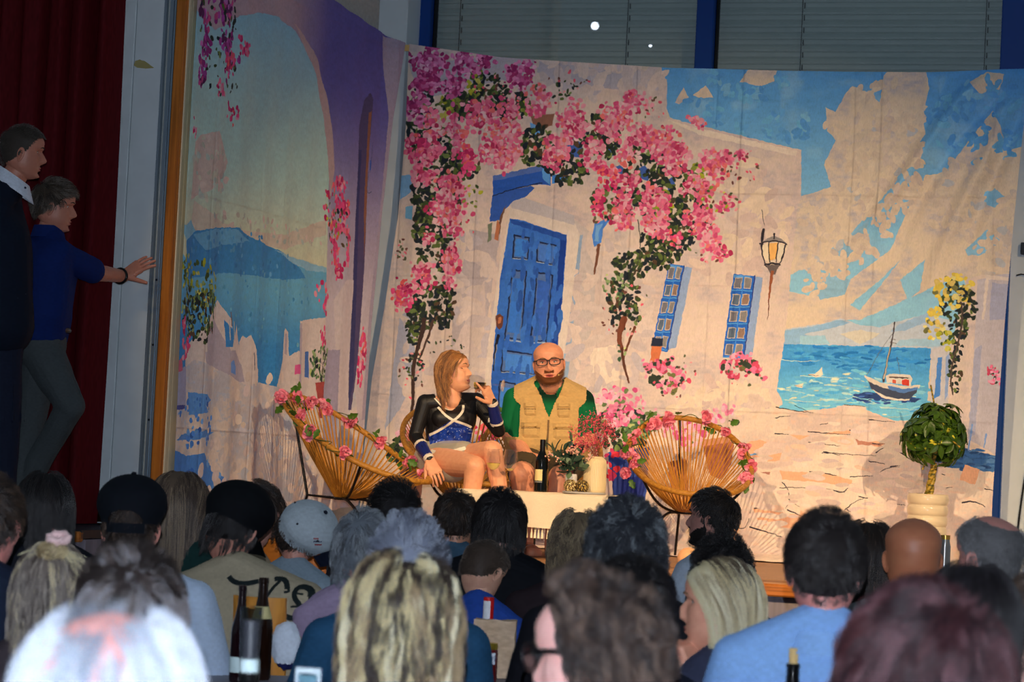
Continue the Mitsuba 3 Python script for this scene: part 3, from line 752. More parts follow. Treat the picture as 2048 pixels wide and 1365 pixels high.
WING_PRINT = [
('p',-7,[-277,2903,3117,3596,3760,-745,-13,-520]),
('p',-5,[-434,2822,282,2653,577,2779,829,2844,1061,2865,1274,2834,1461,2771,1621,2661,1761,2511,1851,2351,1901,2155,1907,1895,1933,1492,1959,1088,-201,971]),
('p',116,[120,2047,203,2097,379,2142,483,2056,541,1998,500,1927,328,1828,100,1751]),
('p',117,[158,1757,469,1687,725,1660,1324,1692,1885,1834,1897,1749,1335,1610,480,1609,119,1600]),
('c','wcloud',328,1944,224,166,60,30),
('c','wcloud',1116,1699,737,54,60,24),
('p',-6,[-106,1552,80,1443,1923,1563,2029,802,909,762,-2,730]),
('p',118,[68,1544,207,1603,414,1642,692,1668,925,1626,1232,1601,1482,1567,1638,1476,1357,1445,951,1434,567,1420,93,1343]),
('p',119,[180,1580,414,1637,661,1659,861,1615,548,1564,308,1515]),
('p',120,[1198,1597,1480,1579,1923,1563,1927,1535,1632,1524]),
('p',121,[2,1600,124,1651,207,1603,68,1544]),
('c','wsea_dab',1208,1267,711,218,90,16),
('c','wmount',804,1544,705,121,70,21),
('p',122,[385,1158,511,1272,661,1177,691,1046,740,1155,805,1052,927,1113,1004,1037,1062,849,909,762,171,736,138,990]),
('p',123,[358,1131,476,1164,669,1018,682,926,381,951]),
('p',124,[586,1172,681,1125,693,1036,617,1031]),
('p',123,[346,990,745,1022,959,872,770,837,388,899]),
('p',125,[678,953,727,968,770,931,775,891,685,900]),
('p',122,[804,1066,850,1103,918,1086,978,981,1051,930,1060,863,896,856]),
('s',126,40,40,[973,1019,992,928]),
('s',127,52,52,[650,1216,665,1150]),
('s',128,65,52,[636,1175,656,1071]),
('s',128,52,52,[694,1166,713,1074]),
('p',122,[1397,1155,1421,1182,1467,1160,1491,1029,1587,1063,1641,1037,1585,1232,1963,1277,2035,759,1340,805,1298,859,1389,1002]),
('p',123,[1419,1148,1454,1150,1469,1034,1427,1037]),
('p',123,[1587,1215,1615,1222,1667,846,1620,872]),
('p',129,[1717,1064,1775,1067,1796,919,1736,923]),
('p',130,[1555,982,1625,991,1633,935,1554,931]),
('p',124,[1128,858,1153,921,1214,869,1230,856]),
('p',-8,[-14,830,262,945,508,918,898,843,1093,864,1334,847,2033,773,2488,878,2876,-692,-13,-520]),
('p',131,[59,480,236,453,413,471,579,371,839,306,625,17,30,28]),
('p',132,[213,776,404,776,481,747,400,713,446,684,239,662]),
('p',133,[69,531,147,558,428,590,552,577,315,536]),
('c','pathblue',303,625,237,140,60,20),
('c','pathblue',426,253,286,181,60,23),
('c','pathstone',1292,390,752,439,70,54),
('c','pathlight',1149,443,871,489,120,43),
('p',134,[13,882,160,909,197,712,48,697]),
('p',135,[36,701,186,712,177,691,39,681]),
('p',136,[31,921,85,949,105,886,49,871]),
('c','yellowleaf',269,1305,231,152,110,20),
('c','leaf',262,1176,207,152,120,20),
('c','lightleaf',273,1202,222,153,70,17),
('c','pink2',131,1046,86,107,30,22),
('c','yellowleaf',83,1417,57,75,20,15),
('c','lightleaf',1970,1002,180,114,90,20),
('c','leaf',1985,981,131,107,40,17),
('p',137,[1865,897,2166,918,2167,690,1938,698]),
('s',138,28,28,[2006,859,1999,801]),
('c','magenta',306,2774,260,140,130,28),
('c','leaf',316,2697,260,165,40,22),
('c','magenta',161,2489,79,138,60,25),
('c','magenta',463,2566,137,115,60,25),
('c','pink2',488,2491,110,90,40,23),
('c','pink2',672,2594,69,58,20,23),
('c','pink2',370,2354,60,51,20,20),
('c','pink2',568,2272,62,71,18,20),
('c','leaf',400,2450,212,141,26,15),
('c','pink2',94,2107,52,37,14,17),
('c','magenta',152,2369,55,27,12,22),
('c','pink2',2035,1959,212,165,130,25),
('c','pink2',2145,1699,126,188,110,26),
('c','pink2',1897,1394,85,78,26,25),
('c','pink2',1937,1217,71,100,14,22),
('c','yellowleaf',2031,1878,151,143,20,17),
('c','pink2',2572,1081,129,183,90,29),
('c','leaf',2081,1796,190,173,20,17),
('p',139,[1269,2869,1452,2832,1650,2723,1831,2550,1930,2333,1995,2137,1929,1955,1882,2181,1802,2431,1640,2636,1461,2771]),
('p',140,[2361,2451,2420,2610,2494,2666,2532,2627,2510,2321,2513,1960,2516,1539,2495,1058,2457,757,2409,756,2396,1529,2384,2065]),
('p',141,[2479,2540,2517,2558,2510,2321,2513,1960,2507,1658,2480,1956]),
('p',142,[2377,1885,2382,2305,2414,2309,2421,1800,2464,937,2425,756,2389,1350]),
('s',143,29,29,[2569,2374,2551,2266,2546,2190]),
('s',144,133,118,[2545,2250,2543,2211]),
('s',145,23,23,[2527,2203,2531,2064,2578,2076]),
('p',146,[2649,3035,2932,3044,2828,2563,2763,1956,2718,1282,2692,704,2611,702,2638,1428,2708,2103,2743,2566]),
('p',147,[2100,1388,2238,1516,2396,1529,2391,1112,2433,697,2229,692]),
('p',148,[2021,860,2065,1094,2203,1102,2223,515,2069,513])]
# ------------------------------------------------------------------ the two printed cloths
X0, CZ = -5.2, STAGE_Z
ILL = np.array([1.0, 0.80, 0.60]) * 0.97       # the warm light under which the inks were read off
def ink(r, g, b): return np.clip(lin(r, g, b) / ILL, 0.004, 0.93)
DABS = {   # kinds of dabs: (ink, share) ..., length to width, scatter of tone
    'leaf': ([((42, 48, 38), 5), ((66, 76, 40), 3), ((96, 104, 48), 1.4), ((36, 40, 44), 3), ((90, 64, 44), 1), ((120, 130, 66), .6)], 1.7),
    'yellowleaf': ([((176, 164, 44), 3), ((140, 140, 56), 3), ((70, 84, 40), 3), ((212, 190, 84), 1)], 1.5),
    'lightleaf': ([((146, 156, 96), 3), ((96, 118, 70), 3), ((60, 84, 54), 2), ((196, 190, 110), 1)], 1.6),
    'yellow': ([((232, 190, 72), 4), ((216, 176, 90), 2), ((120, 110, 60), 1), ((236, 206, 120), 1)], 1.4),
    'pink1': ([((240, 110, 128), 5), ((248, 150, 150), 4), ((216, 74, 106), 3), ((250, 180, 166), 1.4), ((190, 50, 80), 1.2), ((250, 112, 100), 1.6)], 1.3),
    'pink2': ([((232, 72, 110), 5), ((244, 110, 124), 3), ((196, 44, 84), 3), ((246, 96, 88), 2), ((250, 150, 150), 1)], 1.3),
    'pink3': ([((206, 92, 130), 4), ((228, 128, 156), 3), ((176, 52, 96), 3.4), ((150, 40, 84), 2), ((236, 164, 170), 1)], 1.3),
    'magenta': ([((150, 44, 100), 4), ((180, 66, 130), 3), ((204, 70, 110), 2), ((96, 36, 72), 2), ((206, 110, 160), 1)], 1.5),
    'flowers': ([((240, 112, 134), 5), ((248, 156, 160), 3), ((212, 70, 90), 2), ((54, 60, 44), 4), ((120, 110, 60), 1)], 1.4),
    'flowers2': ([((240, 128, 146), 5), ((248, 170, 170), 4), ((220, 84, 120), 2), ((110, 120, 70), 1)], 1.3),
    'red': ([((236, 56, 62), 4), ((216, 60, 90), 2)], 1.6),
    'sparse': ([((232, 90, 100), 4), ((120, 70, 56), 3), ((96, 92, 60), 2), ((240, 150, 140), 2)], 1.5),
    'cloudedge': ([((222, 188, 152), 5), ((218, 184, 152), 4), ((210, 180, 153), 1.2), ((196, 180, 164), .4)], 1.8),
    'cloudlight': ([((227, 192, 154), 3), ((222, 186, 150), 3), ((215, 181, 152), 2)], 2.2),
    'skydab': ([((104, 160, 194), 3), ((116, 172, 198), 3), ((94, 150, 188), 3), ((132, 178, 196), 1)], 2.0),
    'seadab': ([((58, 136, 186), 3), ((82, 156, 196), 3), ((46, 118, 172), 2)], 4.5),
    'sealight': ([((110, 176, 200), 3), ((140, 192, 196), 3), ((84, 160, 196), 3), ((176, 200, 184), 1.5)], 4.5),
    'seacream': ([((212, 204, 166), 3), ((170, 200, 190), 2)], 5.0),
    'seadark': ([((50, 70, 116), 3), ((70, 100, 150), 2)], 4.0),
    'walldab': ([((216, 184, 160), 3), ((208, 178, 159), 3), ((222, 188, 162), 3), ((200, 175, 162), .7)], 2.4),
    'wallwarm': ([((234, 196, 158), 3), ((224, 186, 156), 3), ((214, 176, 152), 2)], 2.2),
    'grounddab': ([((228, 190, 158), 4), ((220, 180, 152), 3), ((234, 182, 144), 1.2), ((210, 174, 152), 2)], 3.4),
    'shadowdab': ([((60, 96, 136), 3), ((88, 120, 150), 2), ((50, 76, 112), 2)], 3.6),
    'doordab': ([((54, 98, 166), 3), ((66, 114, 180), 2), ((48, 86, 152), 2)], 3.0),
    'wcloud': ([((214, 178, 150), 3), ((204, 184, 150), 3), ((190, 184, 156), 2)], 1.8),
    'wsea_dab': ([((96, 156, 172), 3), ((76, 140, 170), 3), ((120, 170, 174), 2)], 1.2),
    'wmount': ([((84, 142, 170), 3), ((66, 122, 160), 3), ((104, 154, 174), 2)], 1.3),
    'pathblue': ([((84, 130, 184), 3), ((110, 150, 188), 2), ((60, 100, 160), 1)], 1.2),
    'pathstone': ([((200, 178, 166), 3), ((210, 182, 162), 3), ((190, 176, 166), 1.2)], 1.2),
    'pathlight': ([((226, 190, 162), 3), ((214, 180, 160), 3), ((234, 198, 166), 2)], 1.3),
}
def cloth_texture(shapes, W, H, seed, region_colors, cell=0.04, u0=0.0):
    """Vector shapes painted on one another; each cell of the cloth knows which of them reach it, the topmost first."""
    rng = np.random.default_rng(seed)
    rows = []   # kind, 9 numbers, r, g, b, region
    def put(kind, nums, c, region=0.0):
        rows.append([kind, *nums, *([0.0] * (9 - len(nums))), *c, region])
    for s in shapes:
        if s[0] == 'p':
            pts = np.array(s[2], float).reshape(-1, 2) / 1000
            import mapbox_earcut
            tri = mapbox_earcut.triangulate_float64(pts, np.array([len(pts)], np.uint32)).reshape(-1, 3)
            c, reg = ((0.5, 0.5, 0.5), float(-s[1])) if s[1] < 0 else (np.array(INKS[s[1]]) / 1000, 0.0)
            for t in tri:
                a, b, d = pts[t]
                if (b[0] - a[0]) * (d[1] - a[1]) - (b[1] - a[1]) * (d[0] - a[0]) < 0: b, d = d, b
                e = []
                for p, q in ((a, b), (b, d), (d, a)):
                    k = q - p; n = np.array([-k[1], k[0]]) / (np.linalg.norm(k) + 1e-9); e += [n[0], n[1], -(n @ p)]
                put(1, e, c, reg); rows[-1].append(np.array([a, b, d]))
        elif s[0] == 's':
            pts = np.array(s[4], float).reshape(-1, 2) / 1000; c = np.array(INKS[s[1]]) / 1000
            if len(pts) > 2: pts = spline(pts, 4 * len(pts))
            w = np.linspace(s[2], s[3], len(pts)) / 10000
            for k in range(len(pts) - 1): put(2, [*pts[k], *pts[k + 1], w[k], w[k + 1]], c)
        else:
            _, kind, cx, cy, rx, ry, n, size = s
            pal, long = DABS[kind]; pr = np.array([q[1] for q in pal]); pr = pr / pr.sum()
            m = max(3, n // 5) if kind[:4] in ('pink', 'mage', 'flow', 'clou', 'skyd') else 0
            if m:   # blossoms: the dabs gather around a few hearts
                hr, ht = np.sqrt(rng.uniform(0, 1, m)) * 0.9, rng.uniform(0, 2 * np.pi, m); hearts = np.stack([hr * np.cos(ht) * rx, hr * np.sin(ht) * ry], 1); tone = rng.choice(len(pal), m, p=pr)
            for k in range(n):
                if m:
                    h = rng.integers(m); xy = hearts[h] + rng.normal(size=2) * size * 0.9; w = tone[h] if rng.uniform() < .55 else rng.choice(len(pal), p=pr)
                else:
                    r, t = math.sqrt(rng.uniform()), rng.uniform(0, 2 * np.pi); xy = np.array([r * math.cos(t) * rx, r * math.sin(t) * ry]); w = rng.choice(len(pal), p=pr)
                v_ = .05 if kind[:3] in ('clo', 'sky', 'wal') else .14; c = np.clip(ink(*pal[w][0]) * rng.uniform(1 - v_, 1 + v_), 0.004, 0.93)
                a = size * rng.uniform(0.55, 1.35) / 1000 * 0.62; f = math.sqrt(long)
                th = (1.52 + rng.normal() * .1) if kind == 'doordab' else rng.uniform(0, np.pi) if long < 2.6 else rng.normal() * 0.12
                put(0, [cx / 1000 + xy[0] / 1000, cy / 1000 + xy[1] / 1000, math.cos(th), math.sin(th), a * f, a / f], c)
    nx, ny = int(math.ceil(W / cell)), int(math.ceil(H / cell))
    cells = [[] for _ in range(nx * ny)]; pad = 0.010 + cell * 0.71
    for i in range(len(rows) - 1, -1, -1):
        r = rows[i]
        if r[0] == 1: q = r[14]; lo, hi = q.min(0), q.max(0)
        elif r[0] == 2: q = np.array([r[1:3], r[3:5]]); k = max(r[5], r[6]); lo, hi = q.min(0) - k, q.max(0) + k
        else: k = max(r[5], r[6]); lo, hi = np.array(r[1:3]) - k, np.array(r[1:3]) + k
        a0, b0 = np.floor((lo - 0.01) / cell).astype(int); a1, b1 = np.floor((hi + 0.01) / cell).astype(int)
        a0, b0, a1, b1 = max(a0, 0), max(b0, 0), min(a1, nx - 1), min(b1, ny - 1)
        for b in range(b0, b1 + 1):
            for a in range(a0, a1 + 1):
                if r[0] == 1:
                    x, y = (a + .5) * cell, (b + .5) * cell
                    if min(r[1] * x + r[2] * y + r[3], r[4] * x + r[5] * y + r[6], r[7] * x + r[8] * y + r[9]) < -pad: continue
                    l = cells[b * nx + a]
                    if l and l[-1] < 0: continue
                    l.append(i)
                    if min(r[1] * x + r[2] * y + r[3], r[4] * x + r[5] * y + r[6], r[7] * x + r[8] * y + r[9]) > pad: l.append(-1)
                else:
                    l = cells[b * nx + a]
                    if not (l and l[-1] < 0): l.append(i)
    cells = [[k for k in c if k >= 0] for c in cells]
    cnt = np.array([len(c) for c in cells]); start = np.r_[0, np.cumsum(cnt)[:-1]]
    dS, dC, dI = mi.UInt32(start), mi.UInt32(cnt), mi.UInt32(np.concatenate([np.array(c, int) for c in cells]))
    tab = np.array([r[:14] for r in rows], np.float32); dT = mi.Float(tab.ravel()); N = 14
    dr.eval(dS, dC, dI, dT)
    def fn(p, n, uv):
        x0, y = uv.x - u0, uv.y
        jx, jy = mikit.noise(x0 * 55, y * 55, 3.0) - .5, mikit.noise(x0 * 55, y * 55, 9.0) - .5
        x1, y1 = x0 + jx * 0.0065, y + jy * 0.0065
        cell_i = mi.UInt32(mi.Int32(dr.clip(dr.floor(y1 / cell), 0, ny - 1)) * nx + mi.Int32(dr.clip(dr.floor(x1 / cell), 0, nx - 1)))
        s = dr.gather(mi.UInt32, dS, cell_i); e = s + dr.gather(mi.UInt32, dC, cell_i); hit = mi.Int32(-1)
        def cond(s, hit): return (s < e) & (hit < 0)
        def body(s, hit):
            i = dr.gather(mi.UInt32, dI, s)
            k, a, b, c, d, f, g, h, l, m = [dr.gather(mi.Float, dT, i * N + j) for j in range(10)]
            dx, dy = x1 - a, y1 - b
            eu, ev = (dx * c + dy * d) / dr.maximum(f, 1e-5), (dy * c - dx * d) / dr.maximum(g, 1e-5)
            in0 = eu * eu + ev * ev < 1
            in1 = (a * x1 + b * y1 + c > -3e-4) & (d * x1 + f * y1 + g > -3e-4) & (h * x1 + l * y1 + m > -3e-4)
            wx_, wy_ = c - a, d - b
            t = dr.clip((dx * wx_ + dy * wy_) / dr.maximum(wx_ * wx_ + wy_ * wy_, 1e-9), 0, 1)
            rr = f + (g - f) * t; ex, ey = dx - wx_ * t, dy - wy_ * t
            in2 = ex * ex + ey * ey < rr * rr
            inside = dr.select(k < .5, in0, dr.select(k < 1.5, in1, in2))
            return s + 1, dr.select(inside, mi.Int32(i), hit)
        s, hit = dr.while_loop((s, hit), cond, body)
        h = mi.UInt32(dr.maximum(hit, 0)); ok = hit >= 0
        c = mi.Color3f(*[dr.gather(mi.Float, dT, h * N + 10 + j) for j in range(3)])
        reg = dr.select(ok, dr.gather(mi.Float, dT, h * N + 13), 0.0)
        g1 = mikit.fbm(x0 * 7, y * 7, 1.0, octaves=4); g2 = mikit.fbm(x0 * 30, y * 60, 2.0, octaves=3)
        for rid, f in region_colors.items(): c = dr.select(dr.abs(reg - rid) < .5, f(x0, y, g1, g2), c)
        c = dr.select(ok, c, mi.Color3f(0.7, 0.62, 0.55))
        brush = mikit.noise(x0 * 260, y * 90, 5.0) - .5
        weave = mikit.noise(x0 * 700, y * 700, 7.0) - .5
        return dr.clip(c * (1 + 0.14 * brush + 0.08 * weave + 0.16 * (g2 - .5)), 0.003, 0.95)
    return fn
def L(*c): return ink(*c).tolist()
def sky_c(x, y, a, b):
    k = mikit.smoothstep(1.5, 3.0, y); c = mikit.mix(L(150, 190, 200), L(98, 156, 192), k)
    return mikit.mix(c, L(156, 188, 196), 0.5 * mikit.smoothstep(.5, .75, a))
def cloud_c(x, y, a, b): return mikit.mix(mikit.mix(L(190, 170, 160), L(234, 198, 156), mikit.smoothstep(.3, .6, a)), L(222, 186, 150), b)
def wall_c(x, y, a, b): return mikit.mix(mikit.mix(L(200, 172, 156), L(232, 196, 162), mikit.smoothstep(.3, .62, a)), L(222, 184, 158), b)
def sea_c(x, y, a, b): return mikit.mix(mikit.mix(L(128, 190, 200), L(60, 138, 188), mikit.smoothstep(.85, 1.25, y)), L(100, 170, 200), .5 * b)
def ground_c(x, y, a, b): return mikit.mix(mikit.mix(L(214, 176, 150), L(234, 196, 160), mikit.smoothstep(.3, .65, a)), L(234, 176, 136), .5 * mikit.smoothstep(.55, .8, b))
def door_c(x, y, a, b): return mikit.mix(mikit.mix(L(44, 86, 156), L(74, 124, 188), mikit.smoothstep(.3, .65, a)), L(52, 98, 168), b)
def wsky_c(x, y, a, b):
    c = mikit.mix(L(214, 198, 152), L(186, 200, 170), mikit.smoothstep(1.5, 2.1, y)); c = mikit.mix(c, L(140, 176, 178), mikit.smoothstep(2.1, 3.1, y))
    return c * (.96 + .1 * a)
def wsea_c(x, y, a, b): return mikit.mix(mikit.mix(L(54, 124, 170), L(120, 170, 176), mikit.smoothstep(1.0, 1.42, y)), L(84, 150, 176), .5 * b)
def arch_c(x, y, a, b):
    up = mikit.smoothstep(1.2, 2.7, y); right = mikit.smoothstep(1.6, 2.6, x)
    top = mikit.mix(L(190, 150, 140), L(104, 90, 138), mikit.smoothstep(1.5, 2.3, x)); low = mikit.mix(L(228, 192, 164), L(204, 176, 164), right)
    return mikit.mix(low, top, up) * (.94 + .14 * a)
def path_c(x, y, a, b): return mikit.mix(mikit.mix(L(198, 176, 162), L(230, 194, 164), mikit.smoothstep(.35, .6, a)), L(176, 172, 170), .6 * mikit.smoothstep(.55, .8, b))
COMMON = {1: sky_c, 2: wall_c, 3: sea_c, 4: ground_c, 9: cloud_c, 10: door_c}
WINGC = {5: wsky_c, 6: wsea_c, 7: arch_c, 8: path_c}
def creases(su, sv, o):
    """Pressed folds of a cloth that lay folded in a parcel, and its slight waviness: heights in units of the bump scale."""
    def f(p, n, uv):
        def line(t, sp, k):
            i = dr.floor(t / sp + .5); d = (t - i * sp); s = mikit.cell_rand(i, k) * 1.6 - .6
            return s * dr.exp(-dr.square(d / 0.007)) + 0.35 * s * dr.exp(-dr.abs(d) / 0.03)
        w = mikit.noise(uv.x * 1.3, uv.y * 1.3, 4.0) * 0.03
        a = line(uv.x + w + o, su, 3.0) + 0.7 * line(uv.y + w * .6, sv, 8.0)
        return a + 1.2 * mikit.fbm(uv.x * 3.1, uv.y * 5.0, o, octaves=3)
    return mikit.proc(f, eps=2e-3)
def cloth_material(key, tex, bump):
    scene[key] = {'type': 'twosided', 'inner': {'type': 'bumpmap', 'texture': bump, 'scale': 0.0075, 'inner': {'type': 'principled', 'base_color': mikit.proc(tex), 'roughness': 0.7, 'specular': 0.15}}}
def local(p): return np.array([p[0] - X0, p[2] - CZ])
# right cloth: its outline on the plane it hangs in, gathered a little towards the bottom
top = np.array([local(on_y(u, v, CLOTH_Y)) for u, v in ((818, 88), (900, 100), (1000, 114), (1140, 124), (1270, 131), (1340, 136), (1520, 140), (1700, 144), (1860, 144), (2062, 138))])
lef = np.array([local(on_y(u, v, CLOTH_Y)) for u, v in ((818, 88), (812, 250), (797, 430), (772, 600), (744, 760), (728, 900), (712, 1130))])
rig = np.array([local(on_y(u, v, CLOTH_Y)) for u, v in ((2062, 138), (2050, 230), (2028, 440), (2010, 640), (1995, 840), (1985, 1000), (1980, 1130))])
def along_curve(c, n):
    s = np.r_[0, np.cumsum(np.linalg.norm(np.diff(c, axis=0), axis=1))]; t = np.linspace(0, s[-1], n)
    return np.stack([np.interp(t, s, c[:, 0]), np.interp(t, s, c[:, 1])], 1)
nu, nv = 240, 170
tp, lf, rt = along_curve(top, nu), along_curve(lef, nv), along_curve(rig, nv)
s, t = np.meshgrid(np.linspace(0, 1, nu), np.linspace(0, 1, nv), indexing='ij')
P = (1 - s)[..., None] * lf[None] + s[..., None] * rt[None]
P = P + ((1 - t) ** 3)[..., None] * (tp - ((1 - np.linspace(0, 1, nu))[:, None] * tp[0] + np.linspace(0, 1, nu)[:, None] * tp[-1]))[:, None]
def folds(P, lines, w):
    out = np.zeros(P.shape[:2])
    for amp, width, pts in lines:
        c = np.array(pts, float); best = np.full(P.shape[:2], 9.0); tt = np.zeros(P.shape[:2])
        c = spline(c, 24)
        for k in range(len(c) - 1):
            d = c[k + 1] - c[k]; q = np.clip(((P - c[k]) @ d) / (d @ d), 0, 1); e = np.linalg.norm(P - c[k] - q[..., None] * d, axis=-1)
            m = e < best; best = np.where(m, e, best); tt = np.where(m, (k + q) / (len(c) - 1), tt)
        out += amp * np.exp(-(best / width) ** 2) * np.sin(np.pi * np.clip(tt * .92 + .06, 0, 1)) ** 0.7
    return out
R_ = lambda *a: [local(on_y(u, v, CLOTH_Y)) for u, v in a]
dep = folds(P, [(0.062, 0.045, R_((2040, 150), (1930, 190), (1870, 270), (1815, 350), (1760, 430), (1700, 520))), (-0.046, 0.04, R_((2045, 175), (1960, 230), (1880, 330), (1840, 400), (1790, 500))),
                (0.054, 0.045, R_((2050, 160), (2010, 220), (1985, 290), (1930, 400), (1880, 520), (1850, 600))), (-0.040, 0.04, R_((2052, 200), (2010, 300), (1960, 420), (1920, 540))),
                (0.020, 0.05, R_((2048, 250), (2010, 420), (1990, 600))), (0.016, 0.06, R_((1960, 560), (1945, 700), (1935, 850), (1930, 1000))), (-0.014, 0.05, R_((1985, 500), (1970, 700), (1955, 900))),
                (0.014, 0.05, R_((1340, 140), (1250, 170), (1150, 160))), (0.012, 0.05, R_((1500, 150), (1420, 260), (1380, 300))),
                (0.018, 0.05, R_((830, 120), (836, 400), (820, 640), (780, 900))), (-0.018, 0.05, R_((870, 130), (880, 420), (860, 700), (830, 900))), (0.016, 0.06, R_((920, 200), (930, 500), (910, 760))), (0.012, 0.05, R_((960, 420), (965, 600), (950, 800)))], 1)
dep += 0.007 * np.sin(P[..., 0] * 7.3 + 0.6 * np.sin(P[..., 1] * 1.7)) * (1 - 0.3 * t) + 0.006 * (meshkit.fbm(np.stack([P[..., 0] * 2.2, P[..., 1] * 2.6, 0 * P[..., 0]], -1), 3) - .5)
zed = P[..., 1] + CZ
yy = CLOTH_Y - dep
lo = P[..., 1] < 0.04            # the foot of the cloth lies on the stage floor
V = np.stack([P[..., 0] + X0, yy, zed], -1)
k = 26
tail = []
for j in range(1, k):
    q = j / (k - 1); a = V[:, -1].copy(); a[:, 2] = STAGE_Z + 0.006 + 0.022 * (1 - q) ** 3 + 0.003 * np.sin(a[:, 0] * 23 + j * .6) ** 2; a[:, 1] -= 0.55 * q; a[:, 0] = np.maximum(a[:, 0], -5.10 - .25 * (1 - min(q * 4, 1))); tail.append(a)
base = V[:, -1, 2].min()
V[..., 2] = STAGE_Z + 0.03 + (V[..., 2] - V[:, -1:, 2]) + 0
UVt = [np.stack([P[:, -1, 0], P[:, -1, 1] - 0.0 - 0.55 * (j / (k - 1)) * 0.28], -1) for j in range(1, k)]
V = np.concatenate([V, np.stack(tail, 1)], 1); UV = np.concatenate([P, np.stack(UVt, 1)], 1)
V[:, :nv, 2] = UV[:, :nv, 1] + CZ
V[:, :nv, 2] = np.maximum(V[:, :nv, 2], STAGE_Z + 0.028)
UV = UV + np.array([0.0, 0.6])       # keep the coordinates of the print above zero
def shifted(shapes, dx, dy):
    o = []
    for q in shapes:
        if q[0] == 'c': q = ('c', q[1], q[2] + dx, q[3] + dy, *q[4:])
        else: q = (*q[:-1], [x + (dx if i % 2 == 0 else dy) for i, x in enumerate(q[-1])])
        o.append(q)
    return o
def lifted(f, dy): return lambda x, y, a, b: f(x, y - dy, a, b)
cloth_material('painted_cloth', cloth_texture(shifted(RIGHT_PRINT, 600, 600), 5.6, 4.2, 11, {k: lifted(f, 0.6) for k, f in COMMON.items()}, u0=-0.6), creases(0.165, 0.185, 0.05))
bd = thing('painted_backdrop', 'large cloth printed with a blue door, pink bougainvillea, white houses and a fishing boat', 'backdrop')
add(bd, grid_mesh(V[:, ::-1]), 'painted_cloth', smooth=True, uv=UV[:, ::-1].reshape(-1, 2))
mat('masking_tape', (222, 186, 120), 0.8)
tape = thing('tape_piece', 'small strip of beige tape holding the top corner of the blue door backdrop', 'tape')
add(tape, box((0.035, 0.004, 0.04), on_y(813, 96, CLOTH_Y - 0.012), 0.001), 'masking_tape')
# left cloth along the side wall
LW = lambda u, v: (lambda p: np.array([(p - WING[0]) @ WING_DIR, p[2] - CZ]))(on_wing(u, v))
lfw = np.array([LW(u, v) for u, v in ((395, -180), (383, 0), (366, 250), (352, 520), (340, 800), (328, 1080))])
rtw = np.array([LW(u, v) for u, v in ((785, 86), (765, 235), (747, 430), (731, 650), (722, 820), (712, 1010))])
nu2, nv2 = 170, 150
lf2, rt2 = along_curve(lfw, nv2), along_curve(rtw, nv2)
s2, t2 = np.meshgrid(np.linspace(0, 1, nu2), np.linspace(0, 1, nv2), indexing='ij')
P2 = (1 - s2)[..., None] * lf2[None] + s2[..., None] * rt2[None]
d2 = 0.012 * np.sin(P2[..., 0] * 2 * np.pi / 0.31 + 0.5 * np.sin(P2[..., 1])) * (0.4 + 0.6 * t2) + 0.012 * (meshkit.fbm(np.stack([P2[..., 0] * 2.4, P2[..., 1] * 1.2, 0 * t2], -1), 3) - .5)
d2 += 0.05 * smoothstep(0.93, 1.0, s2) * (1 - t2) 
V2 = WING[0] + P2[..., :1] * WING_DIR + (0.03 + d2)[..., None] * WING_N; V2[..., 2] = np.maximum(P2[..., 1] + CZ, STAGE_Z + 0.01)
cloth_material('painted_cloth_wing', cloth_texture(shifted(WING_PRINT, 400, 600), 4.2, 4.6, 12, {k: (lambda f: lambda x, y, a, b: f(x - 0.0, y - 0.6, a, b))(f) for k, f in WINGC.items()}, u0=-0.4), creases(0.155, 0.30, 0.11))
bw = thing('painted_backdrop', 'tall side cloth printed with an archway, a blue bay and a stony lane', 'backdrop')
add(bw, grid_mesh(V2[:, ::-1]), 'painted_cloth_wing', smooth=True, uv=(P2[:, ::-1] + np.array([0.0, 0.6])).reshape(-1, 2))
# ------------------------------------------------------------------ things on the stage
def place(xy, heading, z=STAGE_Z):
    """heading: the world direction (x, y) that local +y points to."""
    f = np.array([heading[0], heading[1], 0.0]); f /= np.linalg.norm(f); r = np.array([f[1], -f[0], 0.0])
    M = np.eye(4); M[:3, 0], M[:3, 1], M[:3, 2], M[:3, 3] = r, f, [0, 0, 1], [xy[0], xy[1], z]; return M
def moved(m, M): m = m.copy(); m.apply_transform(M); return m
F2, R2 = np.array([-math.sin(YAW), math.cos(YAW)]), np.array([math.cos(YAW), math.sin(YAW)])
def facing(deg):
    """World direction: 0 = away from the camera, 90 = to the right in the photograph, 180 = towards the camera."""
    a = math.radians(deg); return math.cos(a) * F2 + math.sin(a) * R2
def rattan(p, n, uv):
    k = mikit.fbm(p.x * 90, p.y * 90, p.z * 90, octaves=2); return mikit.mix(lin(150, 92, 24).tolist(), lin(206, 146, 56).tolist(), k)
mat('rattan', None, 0.5, tex=mikit.proc(rattan))
mat('cord_amber', (192, 128, 44), 0.5)
mat('black_steel', (18, 17, 18), 0.35)
